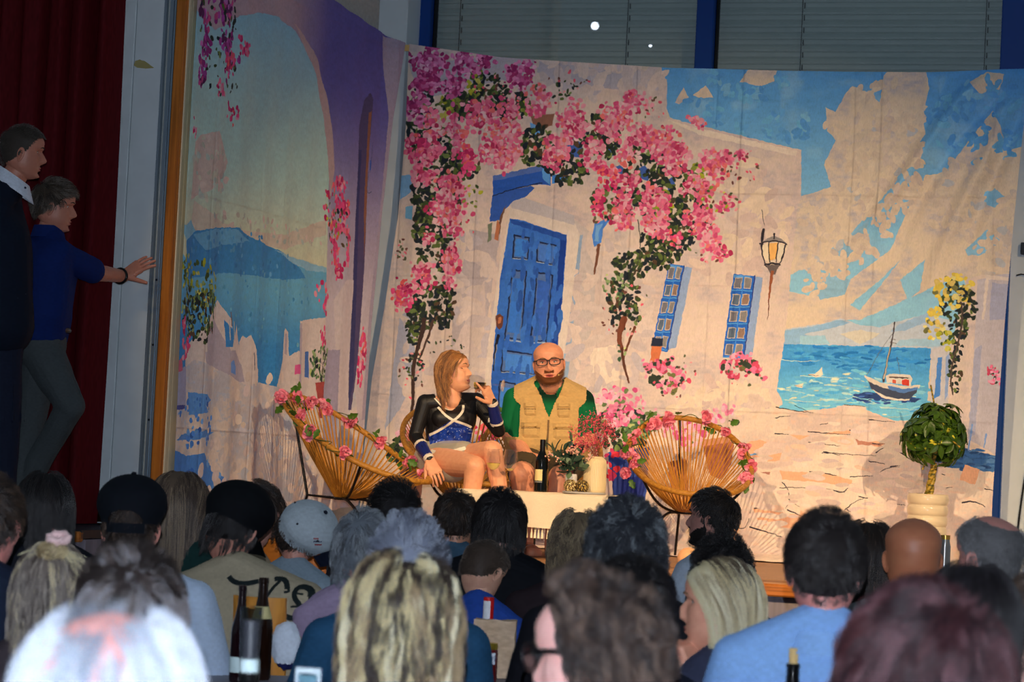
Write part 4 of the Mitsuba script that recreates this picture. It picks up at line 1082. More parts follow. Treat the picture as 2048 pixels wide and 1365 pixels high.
def acapulco(M, label, group):
    t = thing('lounge_chair', label, 'chair', group)
    n = 84; a = np.linspace(0, 2 * np.pi, n, endpoint=False) + np.pi / n
    y = 0.03 + 0.41 * np.cos(a); x = 0.345 * np.sin(a) * (1 - 0.10 * np.cos(a)); q = (0.44 - y) / 0.82
    z = 0.375 + 0.425 * np.clip(q, 0, 1) ** 1.35
    rim = np.stack([x, y, z], 1)
    part(t, 'rim', moved(tube(rim, 0.0155, 10, closed=True), M), 'rattan', smooth=True)
    foot = np.array([0, -0.03, 0.265]); ring = foot + 0.052 * np.stack([np.sin(a), np.cos(a), 0 * a], 1)
    rng = np.random.default_rng(2)
    cords = []
    for i in range(n):
        for j in (0, 1):
            p, q_ = rim[i], ring[(i * 1 + j * 3) % n]
            m = (p + q_) / 2 + np.array([0, 0, -0.012]) + rng.normal(size=3) * 0.002
            cords.append(tube(spline([p, m, q_], 5), 0.0028, 5, caps=False))
    part(t, 'woven_cords', moved(cat(cords), M), 'cord_amber', smooth=True, kind='stuff')
    part(t, 'base_ring', moved(tube(np.stack([0.056 * np.sin(a[::4]), -0.03 + 0.056 * np.cos(a[::4]), 0 * a[::4] + 0.262], 1), 0.008, 8, closed=True), M), 'black_steel', smooth=True)
    for sx in (-1, 1):
        part(t, 'leg', moved(tube(spline([(sx * 0.055, -0.02, 0.262), (sx * 0.13, 0.06, 0.25), (sx * 0.22, 0.20, 0.14), (sx * 0.27, 0.27, 0.008)], 14), 0.0075, 8), M), 'black_steel', smooth=True)
        part(t, 'brace', moved(tube(spline([(sx * 0.05, 0.0, 0.258), (sx * 0.17, 0.09, 0.30), (sx * 0.29, 0.20, 0.435)], 12), 0.0075, 8), M), 'black_steel', smooth=True)
    part(t, 'leg', moved(tube([(0, -0.085, 0.262), (0, -0.26, 0.27), (0, -0.34, 0.008)], 0.0075, 8), M), 'black_steel', smooth=True)
    part(t, 'brace', moved(tube([(0, -0.26, 0.27), (0, -0.385, 0.785)], 0.0075, 8), M), 'black_steel', smooth=True)
    return t, (rim @ M[:3, :3].T + M[:3, 3])
def stand(u, d, z):
    """The point at depth d and height z that the photograph shows in column u."""
    a = FWD + (u - 1024) / FOC * RIGHT
    return EYE + d * (a - UP * ((EYE[2] + d * a[2] - z) / (d * UP[2])))
G = 'amber lounge chairs on the stage'
pl = at(700, 1000, 13.35); chL = place((pl[0], pl[1]), facing(114))
cl, rimL = acapulco(chL, 'empty amber cord lounge chair standing before the archway cloth, seen from its side', G)
pw = at(925, 1000, 13.95); chW = place((pw[0], pw[1]), facing(160))
cw, rimW = acapulco(chW, 'amber cord lounge chair that the woman with the wine glass sits in', G)
pm = at(1078, 1000, 14.5); chM = place((pm[0], pm[1]), facing(178))
cm, rimM = acapulco(chM, 'amber cord lounge chair that the bald man in the beige vest sits in', G)
pr = at(1376, 1000, 14.05); chR = place((pr[0], pr[1]), facing(174))
cr, rimR = acapulco(chR, 'empty amber cord lounge chair facing the hall between the low table and the potted tree', G)

# flower garlands
scene['petal_pink'] = {'type': 'twosided', 'inner': {'type': 'principled', 'base_color': mikit.proc(lambda p, n, uv: mikit.mix(lin(222, 78, 116).tolist(), lin(255, 184, 196).tolist(), mikit.fbm(p.x * 70, p.y * 70, p.z * 70, octaves=2))), 'roughness': 0.7, 'specular': 0.1}}
mat('leaf_green', (70, 108, 30), 0.5); mat('leaf_dark', (44, 62, 34), 0.45); mat('vine_green', (64, 76, 30), 0.7)
def blossom_mesh(seed, r=0.036):
    rng = np.random.default_rng(seed); ms = []
    for k in range(22):
        az, el = rng.uniform(0, 2 * np.pi), rng.uniform(-0.1, 1.3); d = np.array([math.cos(az) * math.cos(el), math.sin(az) * math.cos(el), math.sin(el)])
        s, w, _ = frame_of(d); u = np.linspace(0, 1, 4); wd = np.array([0.2, 0.8, 1.0, 0.55]) * r * 0.5; rip = rng.normal(size=(4, 3)) * r * 0.10
        P = np.array([[d * r * (0.15 + 0.9 * a) + s * wd[i] * e + w * r * 0.22 * (e * e - .5) * a + rip[i] for e in (-1, 0, 1)] for i, a in enumerate(u)])
        ms.append(grid_mesh(P))
    return cat(ms)
BLOSSOMS = [mikit.ply(blossom_mesh(k), 'petal_pink', smooth=True) for k in range(5)]
def leaf_mesh(L=0.06, W=0.045, lobes=True):
    u = np.linspace(0, 1, 7); w = np.array([0.1, 0.75, 0.6, 1.0, 0.62, 0.5, 0.0]) if lobes else np.array([0.05, 0.55, 0.9, 1.0, 0.8, 0.45, 0.0])
    P = np.array([[(e * w[i] * W / 2, a * L, -0.25 * L * a * a + 0.15 * W * abs(e)) for e in (-1, 0, 1)] for i, a in enumerate(u)]); return grid_mesh(P)
IVY = mikit.ply(leaf_mesh(), 'leaf_green', smooth=True)
def random_rotation(rng):
    q = rng.normal(size=4); q /= np.linalg.norm(q); return trimesh.transformations.quaternion_matrix(q)[:3, :3]
def put(owner, name, ply_dict, R, p, s=1.0, label=None):
    M = np.eye(4); M[:3, :3] = R * s; M[:3, 3] = p
    key = numbered(owner + '__' + name); scene[key] = {**ply_dict, 'to_world': T(M.tolist())}
    if label: labels[key] = {'label': label}
    return key
def toward(d, rng, spin=None):
    z = np.asarray(d, float); x, y, z = frame_of(z); a = rng.uniform(0, 2 * np.pi) if spin is None else spin
    return np.stack([x * math.cos(a) + y * math.sin(a), -x * math.sin(a) + y * math.cos(a), z], 1)
def garland(rim, spots, seed, label, extra=()):
    g = thing('flower_garland', label, 'garland', 'flower garlands on the lounge chairs'); rng = np.random.default_rng(seed); n = len(rim)
    up = rim - rim.mean(0); pts = []
    idx = sorted(spots); lo, hi = idx[0], idx[-1]
    vine = [rim[int(round(f * n)) % n] + np.array([0, 0, 0.012]) + rng.normal(size=3) * 0.012 - FWD * 0.012 for f in np.linspace(lo, hi, 40)]
    part(g, 'vine', tube(spline(vine, 90), 0.0022, 5), 'vine_green', smooth=True)
    for f in spots:
        c = rim[int(round(f * n)) % n]
        for k in range(rng.integers(1, 3)):
            o = rng.normal(size=3) * 0.020 - FWD * 0.024 + [0, 0, 0.006]
            put(g, 'blossom', BLOSSOMS[rng.integers(5)], toward(-FWD + rng.normal(size=3) * 0.5, rng), c + o, rng.uniform(0.85, 1.15))
        for k in range(2): put(g, 'leaf', IVY, toward(-FWD + rng.normal(size=3) * 0.7, rng), c + rng.normal(size=3) * 0.03 + [0, 0, 0.01] - FWD * 0.02, rng.uniform(0.8, 1.1))
    for p in extra:
        put(g, 'blossom', BLOSSOMS[rng.integers(5)], toward(-FWD + rng.normal(size=3) * 0.4, rng), p - FWD * 0.03, rng.uniform(0.9, 1.15))
        put(g, 'leaf', IVY, toward(-FWD + rng.normal(size=3) * 0.7, rng), p + rng.normal(size=3) * 0.03 - FWD * 0.02, 0.95)
        q = rim[np.argmin(np.linalg.norm(rim - p, axis=1))]
        part(g, 'vine', tube(spline([q, (p + q) / 2 + [0, 0, -0.01], p - FWD * 0.02], 8), 0.002, 5), 'vine_green', smooth=True)
garland(rimL, (0.20, 0.27, 0.33, 0.40, 0.455, 0.50, 0.545, 0.60, 0.66, 0.73, 0.80, 0.86), 3, 'garland of pink silk blossoms wound on the rim of the side-on lounge chair')
garland(rimR, (0.22, 0.27, 0.33, 0.40, 0.46, 0.56, 0.62, 0.68, 0.74, 0.80), 4, 'garland of pink silk blossoms wound on the rim of the lounge chair beside the table', extra=(at(1250, 905, 13.9), at(1252, 945, 13.9)))
garland(rimM, (0.38, 0.42, 0.58, 0.62), 5, 'pink silk blossoms on the chair behind the bald man')

# low table under a cream cloth
tz = STAGE_Z + 0.345
TD = 13.3
A, Bp = stand(938, TD, tz), stand(1226, TD - 0.15, tz)
tc = (A + Bp) / 2; tx = (Bp - A) / np.linalg.norm(Bp - A); ty = np.array([-tx[1], tx[0], 0.0]); tw = np.linalg.norm(Bp - A); td = 0.46
Mt = np.eye(4); Mt[:3, 0], Mt[:3, 1], Mt[:3, 3] = tx, ty, [tc[0], tc[1], 0]
tb = thing('low_table', 'low table on the stage under the fringed cream cloth', 'table')
mat('dark_wood', (62, 42, 28), 0.5)
part(tb, 'top', moved(box((tw, td, 0.03), (0, 0, tz - 0.015), 0.004), Mt), 'dark_wood')
for sx in (-1, 1):
    for sy in (-1, 1): part(tb, 'leg', moved(box((0.035, 0.035, tz - 0.03 - STAGE_Z), (sx * (tw / 2 - 0.06), sy * (td / 2 - 0.06), (STAGE_Z + tz - 0.03) / 2), 0.004), Mt), 'dark_wood')
def linen(p, n, uv):
    k = mikit.fbm(p.x * 300, p.y * 300, p.z * 300, octaves=2); return mi.Color3f(0.74, 0.61, 0.44) * (0.88 + 0.2 * k)
mat('cream_linen', None, 0.8, tex=mikit.proc(linen)); mat('tassel_cream', (232, 214, 182), 0.85); mat('cord_black', (30, 28, 30), 0.8)
tcl = thing('tablecloth', 'cream tablecloth with tassels hanging over the low table', 'tablecloth')
nx_, ny_ = 90, 60
def drop(u):      # how far the cloth hangs in front, along the front edge u in -1..1
    return np.interp(u, [-1.0, -0.62, -0.35, 0.0, 0.35, 0.7, 1.0], [0.035, 0.10, 0.175, 0.165, 0.17, 0.14, 0.08])
U = np.linspace(-1, 1, nx_); rows = []
for i, u in enumerate(U):
    d = drop(u); col_ = []
    for v in np.linspace(0, 1, ny_):
        s_ = v * (td + 0.03 + d); yy_ = td / 2 + 0.005 - s_; xx = u * (tw / 2 + 0.012)
        if yy_ > -td / 2 - 0.012: z_ = tz + 0.004 + 0.0015 * math.sin(9 * u + 5 * v)
        else:
            h = -td / 2 - 0.012 - yy_; z_ = tz + 0.004 - h; yy_ = -td / 2 - 0.012 - 0.012 * math.sin(min(h / 0.05, 1) * 1.57) - 0.05 * h - 0.016 * math.sin(u * 11 + 1.0) * min(h / 0.12, 1)
        col_.append((xx, yy_, z_))
    rows.append(col_)
Pc = np.array(rows); clm = grid_mesh(Pc)
part(tcl, 'cloth', moved(clm, Mt), 'cream_linen', smooth=True)
sideP = np.array([[(-(tw / 2 + 0.012) - 0.01 * math.sin(min(h / 0.03, 1) * 1.57), yv, tz + 0.004 - h) for h in np.linspace(0, 0.035, 5)] for yv in np.linspace(-td / 2, td / 2, 20)])
part(tcl, 'side_hem', moved(grid_mesh(sideP), Mt), 'cream_linen', smooth=True)
tas = cat(lathe([(0, 0), (0.0028, -0.001), (0.0045, -0.006), (0.0028, -0.011), (0.0052, -0.016), (0.0075, -0.045), (0.0, -0.046)], 10), tube([(0, 0, 0.012), (0, 0, 0)], 0.0012, 5))
TAS = mikit.ply(tas, 'tassel_cream', smooth=40)
for u in np.linspace(-0.98, 0.98, 40):
    i = int(round((u + 1) / 2 * (nx_ - 1))); p = Mt[:3, :3] @ Pc[i, -1] + Mt[:3, 3]
    put(tcl, 'tassel', TAS, np.eye(3), p + [0, 0, -0.009])
for yv in np.linspace(-td / 2 + 0.02, td / 2, 16):
    p = Mt[:3, :3] @ np.array([-(tw / 2 + 0.022), yv, tz - 0.032]) + Mt[:3, 3]; put(tcl, 'tassel', TAS, np.eye(3), p + [0, 0, -0.008])

# wine bottle, glasses
mat('bottle_black', (8, 10, 8), 0.06, specular=0.6); mat('paper_cream', (226, 204, 142), 0.7); mat('foil_black', (14, 13, 14), 0.3); mat('gold_foil', (176, 136, 50), 0.35, metallic=0.7); mat('paper_grey', (120, 122, 124), 0.7)
def bottle(key, base, h, r, glass, foil, label=None, neck=0.35):
    pr_ = [(0, 0), (r * .9, 0), (r, 0.006), (r, h * (0.92 - neck)), (r * .93, h * (0.97 - neck)), (r * .62, h * (1.07 - neck)), (r * .40, h * (1.14 - neck)), (r * .36, h * .97), (r * .41, h * .972), (r * .41, h), (0, h)]
    part(key, 'glass', lathe(pr_, 40, base), glass, smooth=30)
    if foil: part(key, 'foil_cap', lathe([(r * .375, h * .78), (r * .40, h * .78), (r * .42, h * 1.002), (0, h * 1.004)], 32, base), foil, smooth=30)
def wrap(base, r, z0, z1, a0, a1, n=16):
    a = np.radians(np.linspace(a0, a1, n)); d = [math.cos(x) * (-F2) + math.sin(x) * R2 for x in a]
    return grid_mesh(np.array([[(base[0] + r * q[0], base[1] + r * q[1], base[2] + z) for z in (z0, z1)] for q in d]))
bt = thing('wine_bottle', 'dark wine bottle with a cream label on the cream tablecloth', 'bottle')
bb = stand(1081, TD, tz + 0.007); bottle(bt, bb, 0.276, 0.035, 'bottle_black', 'foil_black')
part(bt, 'label', wrap(bb, 0.0356, 0.058, 0.118, -75, 8), 'paper_cream', smooth=True, label='cream paper label')
part(bt, 'label', wrap(bb, 0.0356, 0.048, 0.055, -75, 8), 'paper_grey', smooth=True, label='grey strip under the label')
part(bt, 'label', wrap(bb, 0.0356, 0.032, 0.122, 62, 88), 'gold_foil', smooth=True, label='gold edged back label')
scene['clear_glass'] = {'type': 'thindielectric', 'int_ior': 1.5}
scene['goblet_glass'] = {'type': 'thindielectric', 'int_ior': 2.0}
scene['solid_glass'] = {'type': 'dielectric', 'int_ior': 1.5}
scene['white_wine'] = {'type': 'principled', 'base_color': {'type': 'rgb', 'value': [0.85, 0.62, 0.14]}, 'roughness': 0.08, 'specular': 0.6}
def wineglass_profile(s=1.0):
    return [(q[0] * s, q[1] * s) for q in [(0.0045, 0.10), (0.012, 0.104), (0.027, 0.118), (0.037, 0.138), (0.039, 0.155), (0.036, 0.18), (0.031, 0.213)]]
def wineglass(label, M, fill=0.03, group='wine glasses of the two players', z0=0.104):
    g = thing('wine_glass', label, 'glass', group)
    part(g, 'bowl', moved(lathe(wineglass_profile(), 48), M), 'goblet_glass', smooth=True); part(g, 'rim', moved(tube(np.stack([.031 * np.cos(np.arange(40) * .15708), .031 * np.sin(np.arange(40) * .15708), 0 * np.arange(40) + .2132], 1), .0009, 6, closed=True), M), 'goblet_glass', smooth=True)
    part(g, 'stem', moved(lathe([(0, 0.0005), (0.033, 0.001), (0.032, 0.003), (0.008, 0.006), (0.0036, 0.014), (0.003, 0.05), (0.0036, 0.09), (0.0046, 0.1), (0, 0.103)], 32), M), 'goblet_glass', smooth=True)
    return g
g1b, g2b = stand(984, TD - 0.16, tz + 0.007), stand(1018, TD - 0.13, tz + 0.007)
I4 = np.eye(4)
def shift(p): M = np.eye(4); M[:3, 3] = p; return M
wg1 = wineglass('wine glass holding a little white wine at the left end of the low table', shift(g1b))
part(wg1, 'wine', moved(lathe([(0, 0.1055), (0.011, 0.1065), (0.0255, 0.119), (0.0355, 0.138), (0.0365, 0.141), (0, 0.141)], 32), shift(g1b)), 'white_wine', smooth=30)
wg2 = wineglass('nearly empty wine glass next to the dark bottle', shift(g2b))
part(wg2, 'wine', moved(lathe([(0, 0.1055), (0.011, 0.1065), (0.0235, 0.117), (0, 0.117)], 32), shift(g2b)), 'white_wine', smooth=30)

# tray with decorations
mat('tray_grey', (168, 164, 160), 0.5); mat('vase_cream', (222, 198, 152), 0.28); mat('frosted_white', (214, 210, 206), 0.3)
ry_ = thing('tray', 'round grey tray under the vase and the two mottled balls', 'tray')
yc = stand(1168, TD, tz + 0.006); add(ry_, lathe([(0, 0), (0.112, 0), (0.116, 0.004), (0.116, 0.012), (0.112, 0.012), (0.108, 0.006), (0, 0.006)], 48, yc), 'tray_grey', smooth=30)
tzz = yc[2] + 0.0065
va = thing('ribbed_vase', 'cream ribbed vase holding pink dried flowers on the grey tray', 'vase')
vb = stand(1188, TD + 0.03, tzz)
prof = np.array([(0.0, 0.0), (0.052, 0.0), (0.058, 0.006), (0.060, 0.02), (0.060, 0.155), (0.056, 0.175), (0.044, 0.190), (0.034, 0.196), (0.034, 0.19), (0.0, 0.186)])
ang = np.linspace(0, 2 * np.pi, 241)[:-1]
Pv = np.array([[(vb[0] + r * (1 + (0.022 * abs(math.sin(22 * a)) if 0.01 < z < 0.18 and r > 0.05 else 0)) * math.cos(a), vb[1] + r * (1 + (0.022 * abs(math.sin(22 * a)) if 0.01 < z < 0.18 and r > 0.05 else 0)) * math.sin(a), vb[2] + z) for r, z in prof] for a in ang])
add(va, grid_mesh(Pv, closed_u=True), 'vase_cream', smooth=50)
rngg = np.random.default_rng(8)
mat('gypsophila_pink', (238, 96, 120), 0.8); mat('gypsophila_deep', (206, 60, 92), 0.8); mat('stem_pink', (150, 80, 70), 0.8)
gy = thing('dried_flowers', 'bunch of fine pink dried flowers standing in the cream vase', 'flowers')
stems, dots, dots2 = [], [], []
tops = [at(*q, TD + 0.03 + rngg.uniform(-.06, .06)) for q in [(1150, 866), (1162, 850), (1172, 840), (1185, 836), (1198, 838), (1212, 842), (1222, 850), (1222, 862), (1210, 870), (1195, 872), (1178, 874), (1165, 880), (1158, 890), (1190, 855), (1205, 856), (1175, 858), (1188, 884), (1204, 884), (1172, 892)]]
mouth = vb + [0, 0, 0.19]
ic = trimesh.creation.icosphere(subdivisions=0, radius=1.0)
for tpt in tops:
    stems.append(tube(spline([mouth + rngg.normal(size=3) * 0.008, mouth + (tpt - mouth) * 0.5 + [0, 0, 0.01], tpt], 8), 0.0012, 4))
    for k in range(46):
        p = tpt + rngg.normal(size=3) * 0.020
        (dots if rngg.uniform() < .65 else dots2).append(ball(p, rngg.uniform(0.0022, 0.0042), 0))
        if k % 5 == 0: stems.append(tube([tpt - [0, 0, 0.02], p], 0.0007, 3, caps=False))
part(gy, 'stems', cat(stems), 'stem_pink', smooth=True, kind='stuff'); part(gy, 'blossoms', cat(dots), 'gypsophila_pink', smooth=True, kind='stuff'); part(gy, 'blossoms', cat(dots2), 'gypsophila_deep', smooth=True, kind='stuff')
# small frosted pot with dark leaved twigs
fp = thing('flower_pot', 'small frosted glass pot with dark leafy twigs beside the wine bottle', 'pot')
fb = stand(1141, TD + 0.05, tzz)
part(fp, 'pot', lathe([(0, 0), (0.028, 0), (0.031, 0.004), (0.032, 0.09), (0.030, 0.096), (0.026, 0.09), (0, 0.086)], 36, fb), 'frosted_white', smooth=30)
tw_ = thing('leafy_twigs', 'dark green leafy twigs with pale pink buds in the frosted pot', 'plant')
mat('twig_leaf', (46, 66, 52), 0.45); mat('twig_leaf_light', (92, 112, 84), 0.5); mat('bud_pink', (224, 170, 150), 0.7)
LF = [mikit.ply(leaf_mesh(0.068, 0.034, False), m, smooth=True) for m in ('twig_leaf', 'twig_leaf', 'twig_leaf_light')]
m0 = fb + [0, 0, 0.09]; buds = []
for q, dd in [((1099, 898), TD + 0.07), ((1112, 902), TD + 0.03), ((1122, 915), TD + 0.0), ((1130, 905), TD + 0.05), ((1141, 885), TD + 0.07), ((1152, 890), TD + 0.08), ((1165, 905), TD + 0.05), ((1170, 922), TD + 0.02), ((1150, 925), TD - 0.02), ((1138, 925), TD - 0.02), ((1160, 935), TD - 0.02), ((1125, 928), TD - 0.02)]:
    e = at(*q, dd); c = spline([m0, (m0 + e) / 2 + [0, 0, 0.015], e], 8)
    part(tw_, 'twig', tube(c, 0.0014, 5), 'stem_pink', smooth=True)
    for k in range(7):
        b_ = c[3 + k % 5] + rngg.normal(size=3) * 0.006; d_ = rngg.normal(size=3) + (e - m0) * 6 + [0, 0, .3]
        zz_ = np.cross(d_, rngg.normal(size=3)); yv_ = d_ / np.linalg.norm(d_); zz_ /= np.linalg.norm(zz_); put(tw_, 'leaf', LF[rngg.integers(3)], np.stack([np.cross(yv_, zz_), yv_, zz_], 1), b_, rngg.uniform(.7, 1.1))
for q in [(1098, 905), (1104, 912), (1115, 920), (1143, 897), (1150, 900), (1155, 905), (1146, 905), (1176, 912), (1180, 918), (1133, 903)]:
    for k in range(6): buds.append(ball(at(*q, TD - 0.02) + rngg.normal(size=3) * 0.008, 0.0052, 1))
part(tw_, 'buds', cat(buds), 'bud_pink', smooth=True, kind='stuff')
def mottled(dark, light):
    def f(p, n, uv):
        a, b, w = mikit.voronoi(p.x * 130 + p.z * 60, p.z * 130 + p.y * 70); return mikit.mix(lin(*dark).tolist(), lin(*light).tolist(), mikit.smoothstep(0.25, 0.42, a))
    return mikit.proc(f)
mat('mottled_gold', None, 0.18, tex=mottled((244, 222, 160), (96, 70, 34)), metallic=0.3); mat('mottled_dark', None, 0.18, tex=mottled((206, 170, 92), (66, 52, 34)), metallic=0.3)
for (u, v, m, lb) in ((1140, 980, 'mottled_gold', 'bright gold mottled glass ball in front of the frosted pot'), (1164, 981, 'mottled_dark', 'darker mottled glass ball next to the cream vase')):
    o = thing('candle_ball', lb, 'candle holder', 'mottled balls on the tray'); b_ = stand(u, TD - 0.05, tzz)
    add(o, lathe([(0, 0), (0.018, 0.001), (0.030, 0.012), (0.0365, 0.032), (0.034, 0.048), (0.024, 0.062), (0.014, 0.067), (0.012, 0.064), (0, 0.06)], 36, b_), m, smooth=True)

# potted umbrella tree
pt = thing('potted_tree', 'umbrella tree with a round leafy crown in a ringed cream pot', 'plant')
pc_ = stand(1850, 14.1, STAGE_Z + 0.012)
pd = (pc_ - EYE) @ FWD; sc = pd / FOC
hp = 150 * sc; R_p = 41 * sc
prf = [(0, 0), (R_p * .82, 0)]
for k in range(7):
    z0 = hp * k / 7; z1 = hp * (k + 1) / 7
    for a in np.linspace(0.0, 1.0, 9): prf.append((R_p * (0.86 + 0.012 * k + 0.075 * math.sin(a * math.pi) ** .55), z0 + (z1 - z0) * a))
prf += [(R_p * .96, hp), (R_p * .9, hp), (R_p * .86, hp - .03), (0, hp - .03)]
mat('pot_cream', (226, 206, 172), 0.16, specular=0.5); mat('soil', (52, 38, 28), 0.9)
part(pt, 'pot', lathe(prf, 64, pc_), 'pot_cream', smooth=40); part(pt, 'soil', lathe([(0, 0.004), (R_p * .86, 0)], 32, pc_ + [0, 0, hp - .028]), 'soil', smooth=True)
topc = at(1868, 930, pd); rim0 = pc_ + [0, 0, hp - .03]
def bark(p, n, uv): return mikit.mix(lin(88, 84, 30).tolist(), lin(196, 160, 60).tolist(), mikit.smoothstep(.3, .65, mikit.fbm(p.x * 50, p.y * 50, p.z * 110, octaves=3)))
mat('stem_bark', None, 0.5, tex=mikit.proc(bark))
axis_ = topc - rim0
for j in range(3):
    c = [rim0 + axis_ * t_ + 0.014 * (1.1 - .4 * t_) * (math.cos(j * 2.09 + t_ * 7) * np.array([*R2, 0]) + math.sin(j * 2.09 + t_ * 7) * np.array([*F2, 0])) for t_ in np.linspace(0, 1.05, 30)]
    part(pt, 'stem', tube(c, np.linspace(0.013, 0.010, 30), 8), 'stem_bark', smooth=True)
def schef(kind):
    def f(p, n, uv):
        k = mikit.fbm(p.x * 45, p.y * 45, p.z * 45, octaves=2); g = mikit.mix(lin(30, 52, 14).tolist(), lin(72, 104, 24).tolist(), k)
        return mikit.mix(g, lin(206, 196, 60).tolist(), mikit.smoothstep(0.62 if kind else 0.74, 0.80, mikit.fbm(p.x * 28 + 7, p.y * 28, p.z * 28, octaves=2)))
    return mikit.proc(f)
mat('umbrella_leaf', None, 0.35, tex=schef(0)); mat('umbrella_leaf_gold', None, 0.35, tex=schef(1))
def whorl(seed):
    r = np.random.default_rng(seed); ms = []
    for k in range(8):
        m = leaf_mesh(r.uniform(.062, .082), .034, False); m.apply_transform(trimesh.transformations.rotation_matrix(r.uniform(-.5, -.05), [1, 0, 0])); m.apply_translation([0, 0.008, 0])
        m.apply_transform(trimesh.transformations.rotation_matrix(k * 2 * math.pi / 8 + r.uniform(-.2, .2), [0, 0, 1])); ms.append(m)
    ms.append(tube([(0, 0, 0), (0, 0.005, -0.06)], 0.0016, 5)); return cat(ms)
WH = [mikit.ply(whorl(k), 'umbrella_leaf' if k % 3 else 'umbrella_leaf_gold', smooth=True) for k in range(6)]
cc = at(1869, 872, pd); rs = np.random.default_rng(21); made = 0
while made < 96:
    d = rs.normal(size=3); d /= np.linalg.norm(d); k = rs.uniform(.35, 1) ** .6
    p = cc + d * k * np.array([0.178, 0.178, 0.172])
    if d[2] < -0.8: continue
    n_ = d + np.array([0, 0, .45]); put(pt, 'leaf', WH[rs.integers(6)], toward(n_, rs), p, rs.uniform(1.0, 1.4)); made += 1
for q in [(1812, 848), (1806, 862), (1800, 858), (1930, 845), (1935, 862), (1858, 800), (1912, 805), (1905, 815), (1822, 895), (1890, 905)]:
    put(pt, 'leaf', WH[rs.integers(6)], toward(at(*q, pd) - cc + [0, 0, .1], rs), at(*q, pd) * .9 + cc * .1, 0.9)
tr_in = [tube(spline([topc, cc + rs.normal(size=3) * 0.03, cc + rs.normal(size=3) * 0.09], 6), 0.005, 5) for _ in range(9)]
for m in tr_in: part(pt, 'branch', m, 'stem_bark', smooth=True)
wgb = thing('watering_globe', 'clear glass watering globe stuck in the soil of the potted tree', 'watering globe')
gc = at(1838, 974, pd - 0.03)
add(wgb, cat(ball(gc, 0.040, 3), lathe([(0.012, -0.037), (0.008, -0.06), (0.006, -0.14), (0, -0.141)], 20, gc)), 'clear_glass', smooth=True)
# ------------------------------------------------------------------ people: heads, bodies, hands, hair
MF, MM = manifold3d.Manifold, manifold3d.Mesh
def to_mf(m): 
    m = trimesh.Trimesh(m.vertices, m.faces, process=True); return MF(MM(np.asarray(m.vertices, np.float32), np.asarray(m.faces, np.uint32)))
def from_mf(m):
    k = m.to_mesh(); return trimesh.Trimesh(k.vert_properties[:, :3], k.tri_verts, process=False)
_sph2 = np.array(trimesh.creation.icosphere(subdivisions=2).vertices); _sph1 = np.array(trimesh.creation.icosphere(subdivisions=1).vertices) * 1.06; FINE = [True]
def hull(*balls):
    return MF.hull_points(np.vstack([np.asarray(p, float) + r * (_sph2 if FINE[0] or r > .03 else _sph1) for p, r in balls]))
def blob(bones, edge=0.016, it=6, lam=0.5, wrinkle=0.0, seed=0, freq=16.0):
    """bones: lists of (point, radius); each list becomes a hull, all hulls one smoothed surface."""
    m = MF.batch_boolean([hull(*b) for b in bones], manifold3d.OpType.Add).refine_to_length(edge)
    t = from_mf(m); t.merge_vertices()
    if it:
        v0 = t.vertices.copy(); trimesh.smoothing.filter_taubin(t, lamb=lam, nu=lam * 1.03, iterations=it)
        off = np.linalg.norm(t.vertices - v0, axis=1); bad = (off > .010) | ~np.isfinite(off); v1 = np.where(bad[:, None], v0 + (t.vertices - v0) * np.where(np.isfinite(off), .006 / np.maximum(off, 1e-9), 0)[:, None], t.vertices); t.vertices = np.where(np.isfinite(v1), v1, v0)
    if wrinkle:
        n = t.vertex_normals; v = t.vertices; w = meshkit.fbm(v * np.array([freq, freq, freq * 0.45]), 3, seed)
        t.vertices = v + n * ((w - .5) * 2 * wrinkle)[:, None]
    return t
def union(*ms): return from_mf(MF.batch_boolean([to_mf(m) if isinstance(m, trimesh.Trimesh) else m for m in ms], manifold3d.OpType.Add))
def lerp_at(t, xs, ys): return np.interp(t, xs, ys)
_HT = [-1, -.93, -.85, -.7, -.55, -.4, -.25, -.1, .1, .2, .45, .7, .88, .96, 1]
_HF = [.035, .066, .078, .075, .079, .078, .077, .077, .076, .085, .087, .072, .043, .022, .0]
_HB = [.020, .0, -.02, -.046, -.066, -.080, -.088, -.094, -.099, -.101, -.099, -.083, -.053, -.028, .0]
_HW = [.014, .028, .040, .054, .062, .0665, .069, .071, .073, .074, .0765, .066, .043, .024, .0]
